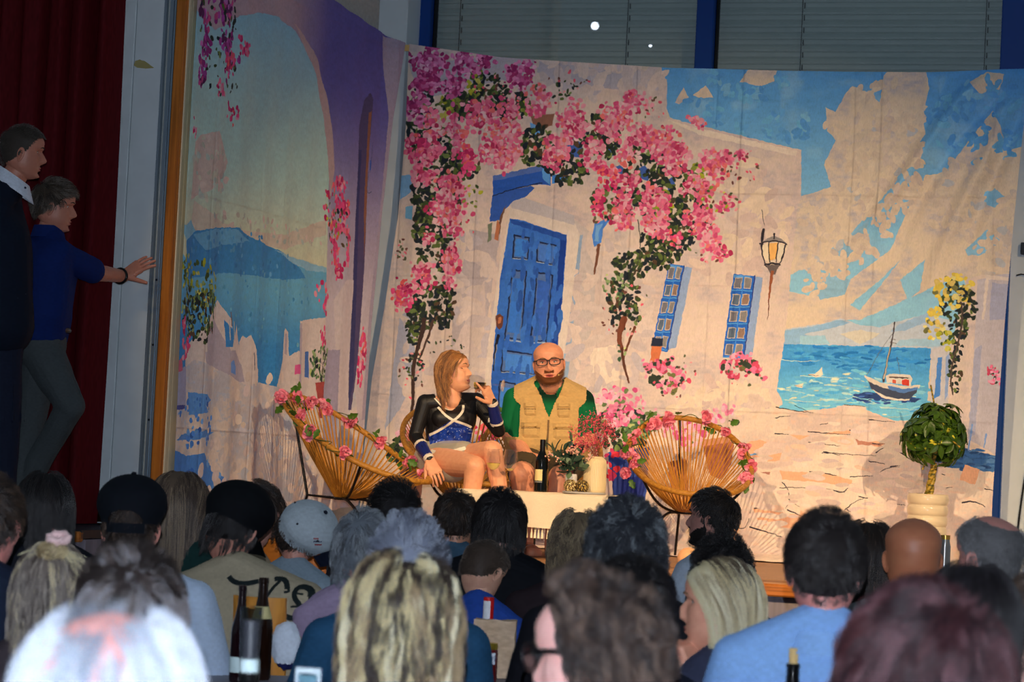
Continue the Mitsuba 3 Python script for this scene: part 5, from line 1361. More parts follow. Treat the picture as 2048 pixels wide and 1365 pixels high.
def head_mesh(p=None):
    """A head with its face towards +y, its centre between the ears at the origin; returns the mesh and a function for the surface."""
    p = p or {}
    from scipy.interpolate import PchipInterpolator
    F, Bk, W = [PchipInterpolator(_HT, y) for y in (_HF, _HB, _HW)]
    t = np.sin(np.linspace(-np.pi / 2, np.pi / 2, p.get('rows', 74))); t = 0.35 * t + 0.65 * np.linspace(-1, 1, len(t)); t[0], t[-1] = -0.9995, 0.9995
    s = np.linspace(-1, 1, p.get('cols', 80) + 1)[:-1]; a = np.pi * np.sign(s) * np.abs(s) ** 1.25
    ca, sa = np.cos(a), np.sin(a); n = 2.25
    f, b, w = F(t)[:, None], -Bk(t)[:, None], W(t)[:, None]
    jaw = p.get('jaw', 1.0); w = w * (1 + (jaw - 1) * smoothstep(0.1, -0.7, t)[:, None]) * p.get('wide', 1.0)
    y0 = np.where(t < -0.8, 0.02, 0.0)[:, None]
    x = w * np.sign(sa) * np.abs(sa) ** (2 / n)
    y = np.where(ca > 0, (f) * np.abs(ca) ** (2 / n), -b * np.abs(ca) ** (2 / n))
    z = np.repeat(t[:, None], len(a), 1) * 0.115
    fr = np.clip(ca, 0, 1); T_ = t[:, None]; g = lambda v, m, s_: np.exp(-((v - m) / s_) ** 2)
    N = p.get('nose', 1.0)
    nz = lerp_at(t, [-.42, -.36, -.28, -.20, -.05, .10, .16], [0, .010, .024, .0265, .017, .006, 0])[:, None] * N
    wid = lerp_at(t, [-.4, -.3, -.2, 0, .15], [.017, .0165, .0125, .0085, .008])[:, None]
    y = y + nz * g(x, 0, wid) * (fr > 0.3)
    y = y + 0.006 * N * g(np.abs(x), .014, .006) * g(T_, -.29, .06) * fr
    y = y - 0.0105 * g(np.abs(x), .031, .0165) * g(T_, .09, .085) * fr
    y = y + 0.0040 * g(np.abs(x), .028, .02) * g(T_, .235, .06) * fr
    y = y + 0.0035 * g(np.abs(x), .045, .018) * g(T_, -.14, .14) * fr
    mo = p.get('open', 0.0)
    y = y + 0.0055 * g(x, 0, .019) * g(T_, -.505, .035) * fr + 0.0055 * g(x, 0, .017) * g(T_, -.60 - mo, .04) * fr
    y = y - (0.0035 + 0.02 * min(mo * 8, 1)) * g(x, 0, .020) * g(T_, -.553 - mo / 2, .016 + mo * .45) * fr
    y = y - 0.004 * g(x, 0, .022) * g(T_, -.70 - mo, .045) * fr + 0.004 * g(x, 0, .016) * g(T_, -.86, .07) * fr
    P = np.stack([x, y, z], -1)
    V = np.vstack([P.reshape(-1, 3), [[0, 0.033, -0.1155]], [[0, 0, 0.1155]]]); m = len(a); k = np.arange(m); L_ = len(t) * m
    i, j = np.meshgrid(np.arange(len(t) - 1), k, indexing='ij'); j2 = (j + 1) % m
    q = np.stack([i * m + j, i * m + j2, (i + 1) * m + j2, (i + 1) * m + j], -1).reshape(-1, 4)
    fc = np.vstack([q[:, [0, 2, 1]], q[:, [0, 3, 2]], np.stack([k, (k + 1) % m, 0 * k + L_], 1), np.stack([(len(t) - 1) * m + (k + 1) % m, (len(t) - 1) * m + k, 0 * k + L_ + 1], 1)])
    h = tm(V, fc); 
    if h.volume < 0: h.invert()
    return h
def ear(side, s=1.0, sub=3):
    e = ball((0, 0, 0), 1.0, sub); v = e.vertices.copy()
    r = np.hypot(v[:, 1] / 1.0, v[:, 2]); 
    th = np.where(r < 0.62, 0.45, 1.0)
    v = np.stack([v[:, 0] * 0.0075 * th - 0.004 * (r < 0.55) * (v[:, 0] > 0), v[:, 1] * 0.0175 * (1 + 0.25 * v[:, 2]), v[:, 2] * 0.0315], 1) * s
    e.vertices = v; R = rot([0, 0, 1], -28) @ rot([1, 0, 0], -8)
    e.vertices = e.vertices @ R.T + [0.0755, -0.008, -0.012]
    if side < 0: e.vertices[:, 0] *= -1; e.invert()
    return e
def shell(m, mask, off):
    """The faces of a mesh whose corners satisfy mask(v), lifted off it along the normals."""
    n = m.vertex_normals; k = mask(m.vertices); f = m.faces[k[m.faces].all(1)]
    o = off(m.vertices) if callable(off) else off
    t = trimesh.Trimesh(m.vertices + n * (o[:, None] if np.ndim(o) else o), f, process=False); t.remove_unreferenced_vertices(); return t
def finger(base, d, n, lens, r, curl, out):
    p = np.asarray(base, float); d = np.asarray(d, float); ax = np.cross(d, n); pts = [p]
    for L_, c in zip(lens, curl):
        a = math.radians(c); d = d * math.cos(a) - n * 0 + math.sin(a) * (-n); d /= np.linalg.norm(d); n = np.cross(ax, d); n /= np.linalg.norm(n); p = p + d * L_; pts.append(p)
    for k in range(len(pts) - 1): out.append([(pts[k], r * (1 - .08 * k)), (pts[k + 1], r * (1 - .08 * (k + 1)))])
    return pts
def hand(wrist, d, back, side, curl=(18, 30, 22), spread=4, thumb=(38, 12), s=1.0, each=None):
    """Bones of a hand: d points to the fingers, back out of its back, side +1 for a right hand."""
    d = np.asarray(d, float) / np.linalg.norm(d); b = np.asarray(back, float); b = b - d * (b @ d); b /= np.linalg.norm(b); x = np.cross(d, b) * side    # x towards the thumb
    w = np.asarray(wrist, float); out = []
    k = [(w + d * .088 * s + x * o * s, .0105 * s) for o in (.030, .011, -.009, -.028)]
    out.append([(w + x * .014 * s, .017 * s), (w - x * .014 * s, .017 * s)] + [(q[0] - b * 0.002, .0125 * s) for q in k]); out.append([(w + d * .02 * s + x * .02 * s, .017 * s), (w + d * .055 * s + x * .03 * s, .014 * s), (w + d * .03 * s - x * .018 * s, .014 * s)])
    for i, (L_, q) in enumerate(zip((.074, .082, .076, .060), k)):
        a = math.radians((1.5 - i) * spread); dd = d * math.cos(a) + x * math.sin(a); c = each[i] if each else curl
        finger(q[0], dd, b, [L_ * .46 * s, L_ * .31 * s, L_ * .24 * s], (.0088 - .0006 * i) * s, c, out)
    a = math.radians(thumb[0]); td = d * math.cos(a) + x * math.sin(a) - b * 0.25; td /= np.linalg.norm(td)
    tp = w + d * .022 * s + x * .028 * s; t1 = tp + td * .036 * s; e = math.radians(thumb[1]); td2 = td * math.cos(e) - x * math.sin(e) * .7 + d * .3 * math.sin(e); td2 /= np.linalg.norm(td2); t2 = t1 + td2 * .031 * s; t3 = t2 + td2 * .025 * s
    out += [[(tp, .014 * s), (t1, .0112 * s)], [(t1, .0108 * s), (t2, .0098 * s)], [(t2, .0097 * s), (t3, .0078 * s)]]
    return out
def Mat(R=np.eye(3), p=(0, 0, 0)):
    M = np.eye(4); M[:3, :3] = R; M[:3, 3] = p; return M
def heading_matrix(deg):
    f = facing(deg); f3 = np.array([f[0], f[1], 0.0]); return np.stack([np.array([f3[1], -f3[0], 0]), f3, [0, 0, 1.0]], 1)

# skins and hair colours
SKINS = {}
def skin(c):
    if c not in SKINS:
        k = f'skin_{len(SKINS)}'; b = lin(*c)
        def f(p, n, uv, b=b.tolist()):
            m = mikit.fbm(p.x * 55, p.y * 55, p.z * 55, octaves=3); return mi.Color3f(b) * mi.Color3f(1, .90 + .2 * m, .90 + .2 * m) * (.94 + .12 * m)
        mat(k, None, 0.46, tex=mikit.proc(f), specular=0.4); SKINS[c] = k
    return SKINS[c]
FAB = {}
def fabric(c, rough=0.8, grain=120.0, amt=0.25, **kw):
    q = (c, rough, grain)
    if q not in FAB:
        k = f'fabric_{len(FAB)}'; b = lin(*c).tolist()
        def f(p, n, uv, b=b): return mi.Color3f(b) * (1 - amt / 2 + amt * mikit.fbm(p.x * grain, p.y * grain, p.z * grain, octaves=2))
        mat(k, None, rough, tex=mikit.proc(f), specular=0.15, **kw); FAB[q] = k
    return FAB[q]
HAIRM = {}
def hairmat(c, rough=0.46):
    if c not in HAIRM:
        k = f'hair_{len(HAIRM)}'; scene[k] = {'type': 'principled', 'base_color': rgb(*c), 'roughness': rough, 'specular': 0.5}; HAIRM[c] = k
        scene[k + '_base'] = {'type': 'twosided', 'inner': {'type': 'principled', 'base_color': {'type': 'rgb', 'value': lin(*c).tolist()}, 'roughness': 0.6, 'specular': 0.2}}
    return HAIRM[c]
_curve_n = [0]
def curves(strands, radius, bsdf):
    """strands (n, k, 3) as one shape of round curves."""
    os.makedirs(meshkit.FOLDER, exist_ok=True); _curve_n[0] += 1; path = f'{meshkit.FOLDER}/strands_{_curve_n[0]}.txt'
    n, k, _ = strands.shape; taper = np.linspace(1, 0.45, k); r = radius * taper
    S_ = np.concatenate([strands, np.broadcast_to(r[None, :, None], (n, k, 1))], -1)
    with open(path, 'w') as f:
        f.write('\n\n'.join('\n'.join('%.5f %.5f %.5f %.6f' % tuple(q) for q in st) for st in S_) + '\n')
    return {'type': 'bsplinecurve', 'filename': path, 'bsdf': {'type': 'ref', 'id': bsdf}}
HAIRLINE = ([-.12, -.085, -.05, -.02, .012, .030, .045, .062, .10], [-.070, -.066, -.048, -.026, -.006, .012, .036, .056, .070])
def scalp_mask(low=0.0, front=0.0, bald=None):
    def f(v):
        z = np.interp(v[:, 1], *HAIRLINE) + low * (v[:, 1] < .02) + front * smoothstep(-.005, .035, v[:, 1])
        k = v[:, 2] > z
        if bald is not None:
            c, r = bald; k &= (np.linalg.norm((v - c) / r, axis=1) > 1)
        return k
    return f
def grow(hm, st, rng):
    """Strands in the head's own coordinates."""
    mk = scalp_mask(st.get('low', 0), st.get('front', 0), st.get('bald'))
    sc_ = shell(hm, mk, 0.0); tri = sc_.triangles; area = sc_.area_faces; n = st['n']
    fi = rng.choice(len(tri), n, p=area / area.sum()); u = rng.uniform(size=(n, 2)); u = np.where(u.sum(1, keepdims=True) > 1, 1 - u, u)
    root = tri[fi, 0] + u[:, :1] * (tri[fi, 1] - tri[fi, 0]) + u[:, 1:] * (tri[fi, 2] - tri[fi, 0]); nor = sc_.face_normals[fi]
    K = st.get('k', 9); Ls = st['len'] * rng.uniform(st.get('lmin', .75), 1.1, n)
    if 'len_fn' in st: Ls = Ls * st['len_fn'](root)
    ds = Ls / (K - 1); crown = np.array(st.get('crown', (0.01, -.075, .085)))
    def comb(p):
        if 'part' in st:     # parted: away from the line x = part, then down
            v = np.stack([np.sign(p[:, 0] - st['part']) * (0.08 + .82 * smoothstep(-.085, .02, p[:, 1])), st.get('back', -.35) * smoothstep(-.10, -.03, p[:, 1]), -0.7 * np.maximum(smoothstep(.12, .02, p[:, 2]), smoothstep(-.02, -.09, p[:, 1])) - .1], 1)
        elif 'updo' in st: v = np.array(st['updo']) - p
        else: v = p - crown
        if 'sweep' in st: v = v / (np.linalg.norm(v, axis=1, keepdims=True) + 1e-6) + np.array(st['sweep'])
        return v / (np.linalg.norm(v, axis=1, keepdims=True) + 1e-6)
    vol = st.get('vol', .010) * rng.uniform(.15, 1, n) ** st.get('vpow', 1.0)
    if 'len_fn' in st: vol = vol * st['len_fn'](root)
    cen = np.array([0, -.006, .004]); ax = np.array([.0765, .098, .115])
    pts = [root - nor * 0.002]; p = root.copy(); lift = st.get('lift', .3)
    c0 = comb(root); d = c0 - nor * (c0 * nor).sum(1, keepdims=True); d = d / (np.linalg.norm(d, axis=1, keepdims=True) + 1e-6) * (1 - lift) + nor * lift; d /= np.linalg.norm(d, axis=1, keepdims=True)
    grav, stiff = st.get('grav', .25), st.get('stiff', .5); waves = st.get('wave', 0); ph = rng.uniform(0, 6.28, (n, 3)); wf = st.get('wfreq', 5.0)
    bodies = st.get('bodies', [((0, -.01, -.13), (.058, .062, .09)), ((0, 0.005, -.36), (.215, .115, .165))])
    for k in range(1, K):
        p = p + d * ds[:, None]
        q = p - cen; e = np.linalg.norm(q / (ax + vol[:, None]), axis=1); ins = e < 1
        p = np.where(ins[:, None], cen + q / np.maximum(e, .3)[:, None], p)
        for bc, ba in bodies:
            q = p - np.array(bc); e = np.linalg.norm(q / (np.array(ba) + .3 * vol[:, None]), axis=1); p = np.where((e < 1)[:, None], np.array(bc) + q / np.maximum(e, .4)[:, None], p)
        pts.append(p)
        c = comb(p); w = smoothstep(.03, -.05, p[:, 2])[:, None]
        q = p - cen; nn = q / ax ** 2; nn = nn / (np.linalg.norm(nn, axis=1, keepdims=True) + 1e-6); e = np.linalg.norm(q / (ax + vol[:, None]), axis=1)
        flat = st.get('flatten', 1.0) * (p[:, 2] > -.10); c = c - nn * (np.maximum((c * nn).sum(1), 0) * flat)[:, None]; c = c / (np.linalg.norm(c, axis=1, keepdims=True) + 1e-6)
        c = c - nn * (st.get('hug', .5) * np.clip((e - 1) * 4, 0, 1) * (p[:, 2] > -.12))[:, None]
        tgt = c * (1 - w) + np.array([0, 0, -1.0]) * w if 'updo' not in st else c
        d = d * stiff + tgt * (1 - stiff) + np.array([0, 0, -grav]) ; 
        d = d / (np.linalg.norm(d, axis=1, keepdims=True) + 1e-6)
    S_ = np.stack(pts, 1)
    m = max(1, int(n * st.get('guides', .06))); g = rng.choice(n, m, replace=False)
    from scipy.spatial import cKDTree
    near = cKDTree(root[g]).query(root)[1]; s = np.linspace(0, 1, K)[None, :, None]; cl = st.get('clump', .5)
    S_ = S_ + (S_[g][near] - S_) * (cl * s ** .7)
    if waves:
        gp = rng.uniform(0, 6.28, (m, 3))[near]; mix_ = st.get('curl_own', .25); a_ = gp * (1 - mix_) + ph * mix_
        arc = s * Ls[:, None, None] / st['len']
        S_ = S_ + waves * np.sin(wf * 6.28 * arc * st['len'] / .12 + a_[:, None, :]) * np.clip(s * 3, 0, 1)
    S_ = S_ + rng.normal(size=S_.shape) * st.get('frizz', .0012) * s
    return S_, near, root
def add_hair(t, hm, M, st, seed):
    """st: n, len, tones [(colour, share)], radius; hair is a cap of the main colour and strands of every tone."""
    rng = np.random.default_rng(seed); tones = st['tones']
    mk = scalp_mask(st.get('low', 0), st.get('front', 0), st.get('bald')); o = st.get('cap', .004)
    edge = lambda v: o * (1 if st.get('flat') else smoothstep(0, .02, v[:, 2] - np.interp(v[:, 1], *HAIRLINE)))
    if o > 0: part(t, 'hair', moved(shell(hm, mk, edge), M), hairmat(tones[0][0]) + '_base', smooth=True)
    S_, near, root = grow(hm, st, rng); S_ = S_ @ M[:3, :3].T + M[:3, 3]
    pr = np.array([q[1] for q in tones], float); pr /= pr.sum()
    if 'tone_fn' in st: tone = st['tone_fn'](root, near, rng)
    else:
        gt = rng.choice(len(tones), near.max() + 1, p=pr); tone = np.where(rng.uniform(size=len(near)) < st.get('streak', .7), gt[near], rng.choice(len(tones), len(near), p=pr))
    for k in range(len(tones)):
        if (tone == k).sum() > 3:
            key = numbered(t + '__hair'); scene[key] = curves(S_[tone == k], st.get('radius', .0006), hairmat(tones[k][0]))
def head_frame(hc, face, pitch=0, tilt=0, scale=1.0):
    """pitch > 0 looks up; tilt > 0 leans the crown to the person's right."""
    R = heading_matrix(face) @ rot([0, 1, 0], tilt) @ rot([1, 0, 0], pitch); return Mat(R * scale, hc)
mat('black_plastic', (14, 13, 16), 0.25); mat('eye_white', (226, 218, 210), 0.25); mat('iris_dark', (52, 40, 34), 0.2); mat('gold_metal', (200, 160, 80), 0.25, metallic=0.8); mat('lip_rose', (186, 96, 88), 0.45); mat('mouth_dark', (92, 30, 30), 0.5)
def face_parts(t, hm, M, lip='lip_rose', brow=(70, 50, 36), eyes=True, shut=False, mouth=0.0):
    f = lambda x, z: hm.vertices[np.argmin(np.abs(hm.vertices[:, 0] - x) * 1.0 + np.abs(hm.vertices[:, 2] - z) + 10 * (hm.vertices[:, 1] < 0))][1]
    for sx in (-1, 1):
        c = np.array([sx * .031, f(sx * .031, .010) - .0068, .0095])
        if eyes and not shut:
            part(t, 'eye', moved(ball(c, .0108, 2), M), 'eye_white', smooth=True); part(t, 'iris', moved(ball(c + [0, .0062, -.001], .0058, 2, (1, .9, 1)), M), 'iris_dark', smooth=True)
        lid = [(c[0] + sx * k * .0125, c[1] + .0102 - .004 * abs(k) ** 2, c[2] + ((.004 - .004 * k * k) if not shut else (-.003 + .0035 * k * k))) for k in np.linspace(-1, 1, 7)]
        part(t, 'eyelash', moved(tube(lid, .0011, 6), M), 'black_plastic', smooth=True)
        b = [(sx * x, f(sx * x, z) + .0015, z) for x, z in ((.014, .0275), (.024, .031), (.035, .0315), (.046, .027))]
        part(t, 'eyebrow', moved(tube(spline(b, 10), np.array([.0016, .0024, .0028, .0028, .0027, .0025, .0022, .0018, .0014, .0008]), 6), M), hairmat(brow) + '_base', smooth=True)
    mo = mouth * .115
    part(t, 'lips', moved(shell(hm, lambda v: (v[:, 1] > .03) & ((v[:, 0] / .0235) ** 2 + ((v[:, 2] + .0625 + mo / 2) / (.0095 + mo * .75)) ** 2 < 1), .0005), M), lip, smooth=True)
    if mouth: part(t, 'mouth', moved(shell(hm, lambda v: (v[:, 1] > .03) & ((v[:, 0] / .0165) ** 2 + ((v[:, 2] + .0625 + mo / 2) / (.002 + mo * .5)) ** 2 < 1), .001), M), 'mouth_dark', smooth=True)
def spectacles(M, label, frame='black_plastic', w=.029, h=.019, thick=.0018, z=.009, y=.092, temple=True, lens=True):
    g = thing('eyeglasses', label, 'glasses')
    a = np.linspace(0, 2 * np.pi, 29)[:-1]
    for sx in (-1, 1):
        c = np.stack([sx * .034 + w * np.sign(np.cos(a)) * np.abs(np.cos(a)) ** .7, y - .06 * (sx * .034 + w * np.cos(a) * 1.0) ** 2 * 4 + 0 * a, z + h * np.sign(np.sin(a)) * np.abs(np.sin(a)) ** .7], 1)
        part(g, 'rim', moved(tube(c, thick, 6, closed=True), M), frame, smooth=True)
        if lens:
            cc_ = c.mean(0); part(g, 'lens', moved(tm(np.vstack([c, cc_]), [[k, (k + 1) % 28, 28] for k in range(28)]), M), 'clear_glass', smooth=False)
        if temple: part(g, 'temple', moved(tube([(sx * (.034 + w), y - .02, z + .008), (sx * .077, .06, z + .010), (sx * .080, .0, z + .006), (sx * .079, -.015, z - .012)], thick * 1.15, 6), M), frame, smooth=True)
    part(g, 'bridge', moved(tube([(-.008, y - .001, z + .006), (0, y + .003, z + .009), (.008, y - .001, z + .006)], thick, 6), M), frame, smooth=True)
    return g
# ------------------------------------------------------------------ the audience
def seated(label, u, vtop, s, face=0, body=None, pitch=0, tilt=0, skin_c=(214, 168, 146), shirt=(30, 34, 44), sleeve='long', hs=1.0, wide=1.0, hp=None, hair=None, lean=0.0, side=0.0, seed=0, trousers=(36, 38, 46), collar=None, hands='lap', group=None, wrinkle=.006, detail=1, shirt_mat=None, hair_top=.02, tall=.76, extra=None):
    """A sitting person whose crown the photograph shows at (u, vtop), s pixels to the metre."""
    t = thing('person', label, 'person', group); d = FOC / s
    hc = at(u, vtop, d) - np.array([0, 0, (.115 + hair_top) * hs]); body = face if body is None else body
    M = head_frame(hc, face, pitch, tilt, hs); hm = head_mesh(hp if detail > 1 else {'rows': 48, 'cols': 52, **(hp or {})})
    B = heading_matrix(body); k = (1.0 if hs > .93 else .84) * tall; w = wide * (1.0 if hs > .93 else .84)
    def b(x, y, z):      # body coordinates, z measured from the centre of the head
        zz = z; sh = np.clip((-z) / .55, 0, 1.3); return hc + B @ np.array([x * w - side * (sh), y - lean * sh - .02, zz * k])
    floor_z = 0.0; pel = b(0, 0, -.70); pz = max(pel[2], .46)
    chest = [[(b(-.085, .03, -.42), .095 * w), (b(.085, .03, -.42), .095 * w), (b(-.13, -.01, -.27), .058 * w), (b(.13, -.01, -.27), .058 * w), (b(0, -.01, -.22), .06)], [(b(-.085, .03, -.42), .095 * w), (b(.085, .03, -.42), .095 * w), (b(-.08, .01, -.66), .105 * w), (b(.08, .01, -.66), .105 * w)],
             [(b(0, -.015, -.14), .052 * k), (b(-.165, -.01, -.262), .05 * w), (b(.165, -.01, -.262), .05 * w)]]
    arms = []; fore = []; hb = extra or []
    for sx in (-1, 1):
        sh, el = b(sx * .178, -.01, -.275), b(sx * .235, .06, -.54); wr = b(sx * .13, .31, -.60) if hands == 'lap' else b(sx * .16, .34, -.50)
        arms.append([(sh, .056 * w), (el, .043 * w)]); fore.append([(el, .042 * w), (wr, .031 * w)])
        hd = B @ np.array([-sx * .45, .85, -.1]); hb += hand(wr + hd * .01, hd, B @ np.array([sx * .2, .1, 1.0]), sx, (24, 34, 24), s=k)
    shrink = lambda bn, q: [[(p, max(r - q, .02)) for p, r in x] for x in bn]
    neck = [[(hc + B @ np.array([0, -.022, -.055 * hs]), .050 * hs), (b(0, -.012, -.20), .054 * k)]]
    FINE[0] = detail > 1
    trunk = blob(shrink(chest + arms + fore, .014) + neck + hb, .024 if detail < 2 else .015, 4)
    FINE[0] = True
    ears = [moved(ear(1, 1.0, 2 if detail < 2 else 3), M), moved(ear(-1, 1.0, 2 if detail < 2 else 3), M)]
    part(t, 'body', union(trunk, moved(hm, M), *ears), skin(skin_c), smooth=60)
    sl = chest + arms + (fore if sleeve == 'long' else []) if sleeve != 'short' else chest + [[q[0], (q[0][0] * .45 + q[1][0] * .55, q[1][1] * 1.25)] for q in arms]
    top = blob([[(p, r + .006) for p, r in x] for x in sl], .019, 5, wrinkle=wrinkle, seed=seed)
    cut = b(0, 0, -.165)[2]     # open at the neck
    part(t, 'shirt', top, shirt_mat or fabric(shirt), smooth=True)
    if collar:
        a = np.linspace(0, 2 * np.pi, 33)[:-1]; c = b(0, -.014, -.215)
        prof_ = [(.066, -.030), (.060, .022), (.0635, .026), (.084, -.022)]
        Pk = np.array([[c + B @ np.array([r * 1.12 * hs * math.cos(x), r * 1.12 * hs * math.sin(x), z_ + (.006 if math.sin(x) < 0 else -.014) ]) for r, z_ in prof_] for x in a]); part(t, 'collar', grid_mesh(Pk, closed_u=True), fabric(collar) if isinstance(collar, tuple) else collar, smooth=50)
    legs = []
    for sx in (-1, 1):
        hip = np.array([*b(sx * .09, 0, -.70)[:2], pz]); kn = hip + B @ np.array([sx * .04, .40 * k, 0]); kn[2] = .50 * min(k * 1.05, 1); an = kn + B @ np.array([0, -.03, 0]); an[2] = .09
        legs += [[(hip, .098 * w), (kn, .062 * k)], [(kn, .06 * k), (an, .042 * k)]]
        part(t, 'shoe', blob([[(an + [0, 0, -.05], .038), (an + B @ np.array([0, .06, -.055]), .034), (an + B @ np.array([0, .16, -.062]), .027)]], .04, 2), 'black_plastic', smooth=True)
    part(t, 'trousers', blob(legs + [[(np.array([*b(-.08, 0, -.7)[:2], pz]), .108 * w), (np.array([*b(.08, 0, -.7)[:2], pz]), .108 * w)]], .042, 3, wrinkle=.005), fabric(trousers), smooth=True)
    if hair: add_hair(t, hm, M, hair, seed + 100)
    return t, M, hm, b, B
def mixs(base, **kw): return {**base, **kw}
FADE = lambda r: .34 + .70 * smoothstep(-.045, .055, r[:, 2])
SHORT = dict(len_fn=FADE, n=2400, len=.035, k=6, lift=.42, grav=.05, stiff=.6, vol=.012, clump=.35, cap=.005, radius=.0007, frizz=.001)
CROP = dict(n=3000, len=.014, k=4, lift=.6, grav=.0, stiff=.7, vol=.006, clump=.15, cap=.003, radius=.0006)
MED = dict(n=3000, len=.085, k=9, lift=.42, grav=.16, stiff=.55, vol=.026, clump=.55, cap=.007, radius=.0007)
LONG = dict(n=3200, len=.34, k=14, lift=.14, grav=.30, stiff=.6, vol=.022, clump=.55, cap=.006, radius=.0008, part=.0)
CURLY = dict(n=3600, len=.055, k=10, lift=.65, grav=.02, stiff=.7, vol=.03, clump=.6, cap=.010, radius=.0007, wave=.006, wfreq=5.0, guides=.10)
BLACK, DBROWN = [((20, 17, 18), 5), ((34, 28, 27), 2), ((52, 46, 46), .6)], [((36, 27, 22), 5), ((58, 43, 33), 3), ((84, 64, 50), 1)]
GREYS = [((128, 130, 136), 4), ((176, 180, 188), 3), ((74, 74, 80), 3), ((206, 210, 216), 1)]

# nearest row
t, M1, hm1, b1, B1 = seated('white-haired person seen from behind, blurred and nearest of all, pink scalp showing', 228, 1188, 2090, 3, skin_c=(196, 140, 134), shirt=(70, 80, 96), detail=2, seed=1, hair_top=.018,
    hair=dict(n=5200, len=.085, k=9, lift=.30, grav=.10, stiff=.6, vol=.022, clump=.7, cap=0, radius=.0007, guides=.035, crown=(0, -.03, .11), bald=(np.array([.0, -.02, .118]), np.array([.022, .034, .03])),
              tones=[((176, 180, 188), 5), ((146, 152, 162), 3), ((116, 122, 134), 1)]))
def two_tone(root, near, rng):
    top = smoothstep(.045, .075, root[:, 2]) * smoothstep(-.06, .0, root[:, 1] + .05); r = rng.uniform(size=len(root)); g = rng.uniform(size=near.max() + 1)[near]
    return np.where(g * .6 + r * .4 < .25 + .5 * top, 0, np.where(r < .55, 1, 2))
seated('person with short brown hair greying at the sides and a thin spot on the crown', 268, 1076, 1180, -4, shirt=(52, 56, 66), seed=2, detail=2, skin_c=(206, 150, 126), hair_top=.024,
    hair=mixs(MED, n=4200, len=.075, vol=.024, crown=(.012, -.085, .072), clump=.72, guides=.045, radius=.0006, cap=.005, tones=[((38, 30, 28), 5), ((150, 146, 150), 4), ((96, 84, 80), 3)], tone_fn=two_tone))
# woman with blond streaks
def streaks(root, near, rng):
    g = rng.uniform(size=near.max() + 1)[near]; rt = smoothstep(.085, .055, root[:, 2]); return np.where(g < .34, 0, np.where(g < .58, 1, np.where(g < .84, 2, 3)))
def knit(p, n, uv):
    a = dr.abs(dr.sin(p.x * 420 + p.y * 160)) * dr.abs(dr.sin(p.z * 420)); return mi.Color3f(lin(146, 166, 158).tolist()) * (0.62 + 0.45 * a)
mat('mint_knit', None, 0.9, tex=mikit.proc(knit), specular=0.1)
seated('woman with shoulder-length dark hair heavily streaked blond and a mint knitted sweater', 812, 1098, 1120, 4, shirt_mat='mint_knit', tall=.80, seed=3, detail=2, wide=1.0, hair_top=.028,
    hair=mixs(LONG, n=5600, len=.275, lmin=.8, part=.006, vol=.034, clump=.72, guides=.022, wave=.007, wfreq=1.5, grav=.22, radius=.0007, lift=.16, back=-.9, tones=[((52, 42, 36), 4), ((202, 186, 142), 4), ((152, 130, 98), 3), ((226, 216, 182), 2)], tone_fn=streaks))
# brown-haired man with black glasses
t, M2, hm2, b2, B2 = seated('brown-haired man in thick black glasses looking to the left, large in front', 1196, 1131, 1300, -66, body=-25, pitch=-6, shirt=(20, 22, 28), seed=4, detail=2, skin_c=(236, 178, 166), hair_top=.030, hp=dict(jaw=1.05),
    hair=mixs(MED, n=6200, len=.066, len_fn=lambda r: .5 + .5 * smoothstep(-.05, .05, r[:, 2]), vol=.030, crown=(-.01, -.085, .075), clump=.72, guides=.05, wave=.006, wfreq=1.9, radius=.0006, cap=.008, lift=.45, low=-.012, front=.050, sweep=(0, -.8, .1), tones=[((40, 31, 28), 5), ((66, 50, 42), 3), ((104, 84, 72), 2)]))
face_parts(t, hm2, M2, brow=(50, 38, 32)); spectacles(M2, 'thick black-rimmed glasses of the brown-haired man in front', thick=.0032, h=.020)
# woman with dark red hair
t, M3, hm3, b3, B3 = seated('woman with a dark red bob and thin-rimmed glasses, large at the lower right', 1856, 1164, 1530, -22, body=-5, shirt=(26, 28, 38), seed=5, detail=2, skin_c=(226, 166, 138), hair_top=.030,
    hair=mixs(MED, n=7000, len=.16, k=11, vol=.038, crown=(.012, -.06, .095), clump=.70, guides=.04, wave=.006, wfreq=1.2, lift=.42, grav=.20, radius=.0006, cap=.008, low=-.01, tones=[((46, 22, 26), 5), ((66, 34, 36), 3), ((98, 66, 70), 1.5), ((30, 18, 22), 3)]))
spectacles(M3, 'thin-rimmed glasses of the woman with the dark red bob', frame='gold_metal', thick=.0008, w=.027, h=.022, y=.094)
# blond woman, hand on her chin
_d = FOC / 790; _w, _e = at(1388, 1362, _d - .04), at(1398, 1450, _d - .03); _n = -0.6 * np.array([*F2, 0]) + .8 * np.array([*R2, 0])
chin_hand = hand(_w, np.array([0, 0, 1.0]) - .22 * np.array([*R2, 0]), _n, -1, each=[(62, 88, 60)] * 4, s=.95, thumb=(30, 30)) + [[(_w, .027), (_e, .036)]]
t, M4, hm4, b4, B4 = seated('blond woman in profile to the left resting her chin on her hand', 1442, 1106, 790, -80, body=-52, pitch=1, shirt=(58, 62, 84), seed=6, detail=2, skin_c=(222, 156, 128), extra=chin_hand, hp=dict(nose=1.12), hair_top=.022,
    hair=mixs(LONG, n=5200, len=.30, part=.004, vol=.020, clump=.62, guides=.03, radius=.0006, back=-.75, front=.0, grav=.24, tones=[((206, 190, 148), 4), ((168, 148, 110), 3), ((226, 216, 184), 2), ((84, 70, 54), 1.2)],
              tone_fn=lambda root, near, rng: np.where((root[:, 2] > .100) & (rng.uniform(size=len(root)) < .75), 3, (lambda g: np.where(g < .45, 0, np.where(g < .75, 1, 2)))(rng.uniform(size=near.max() + 1)[near]))))
face_parts(t, hm4, M4, brow=(120, 92, 66), shut=False)
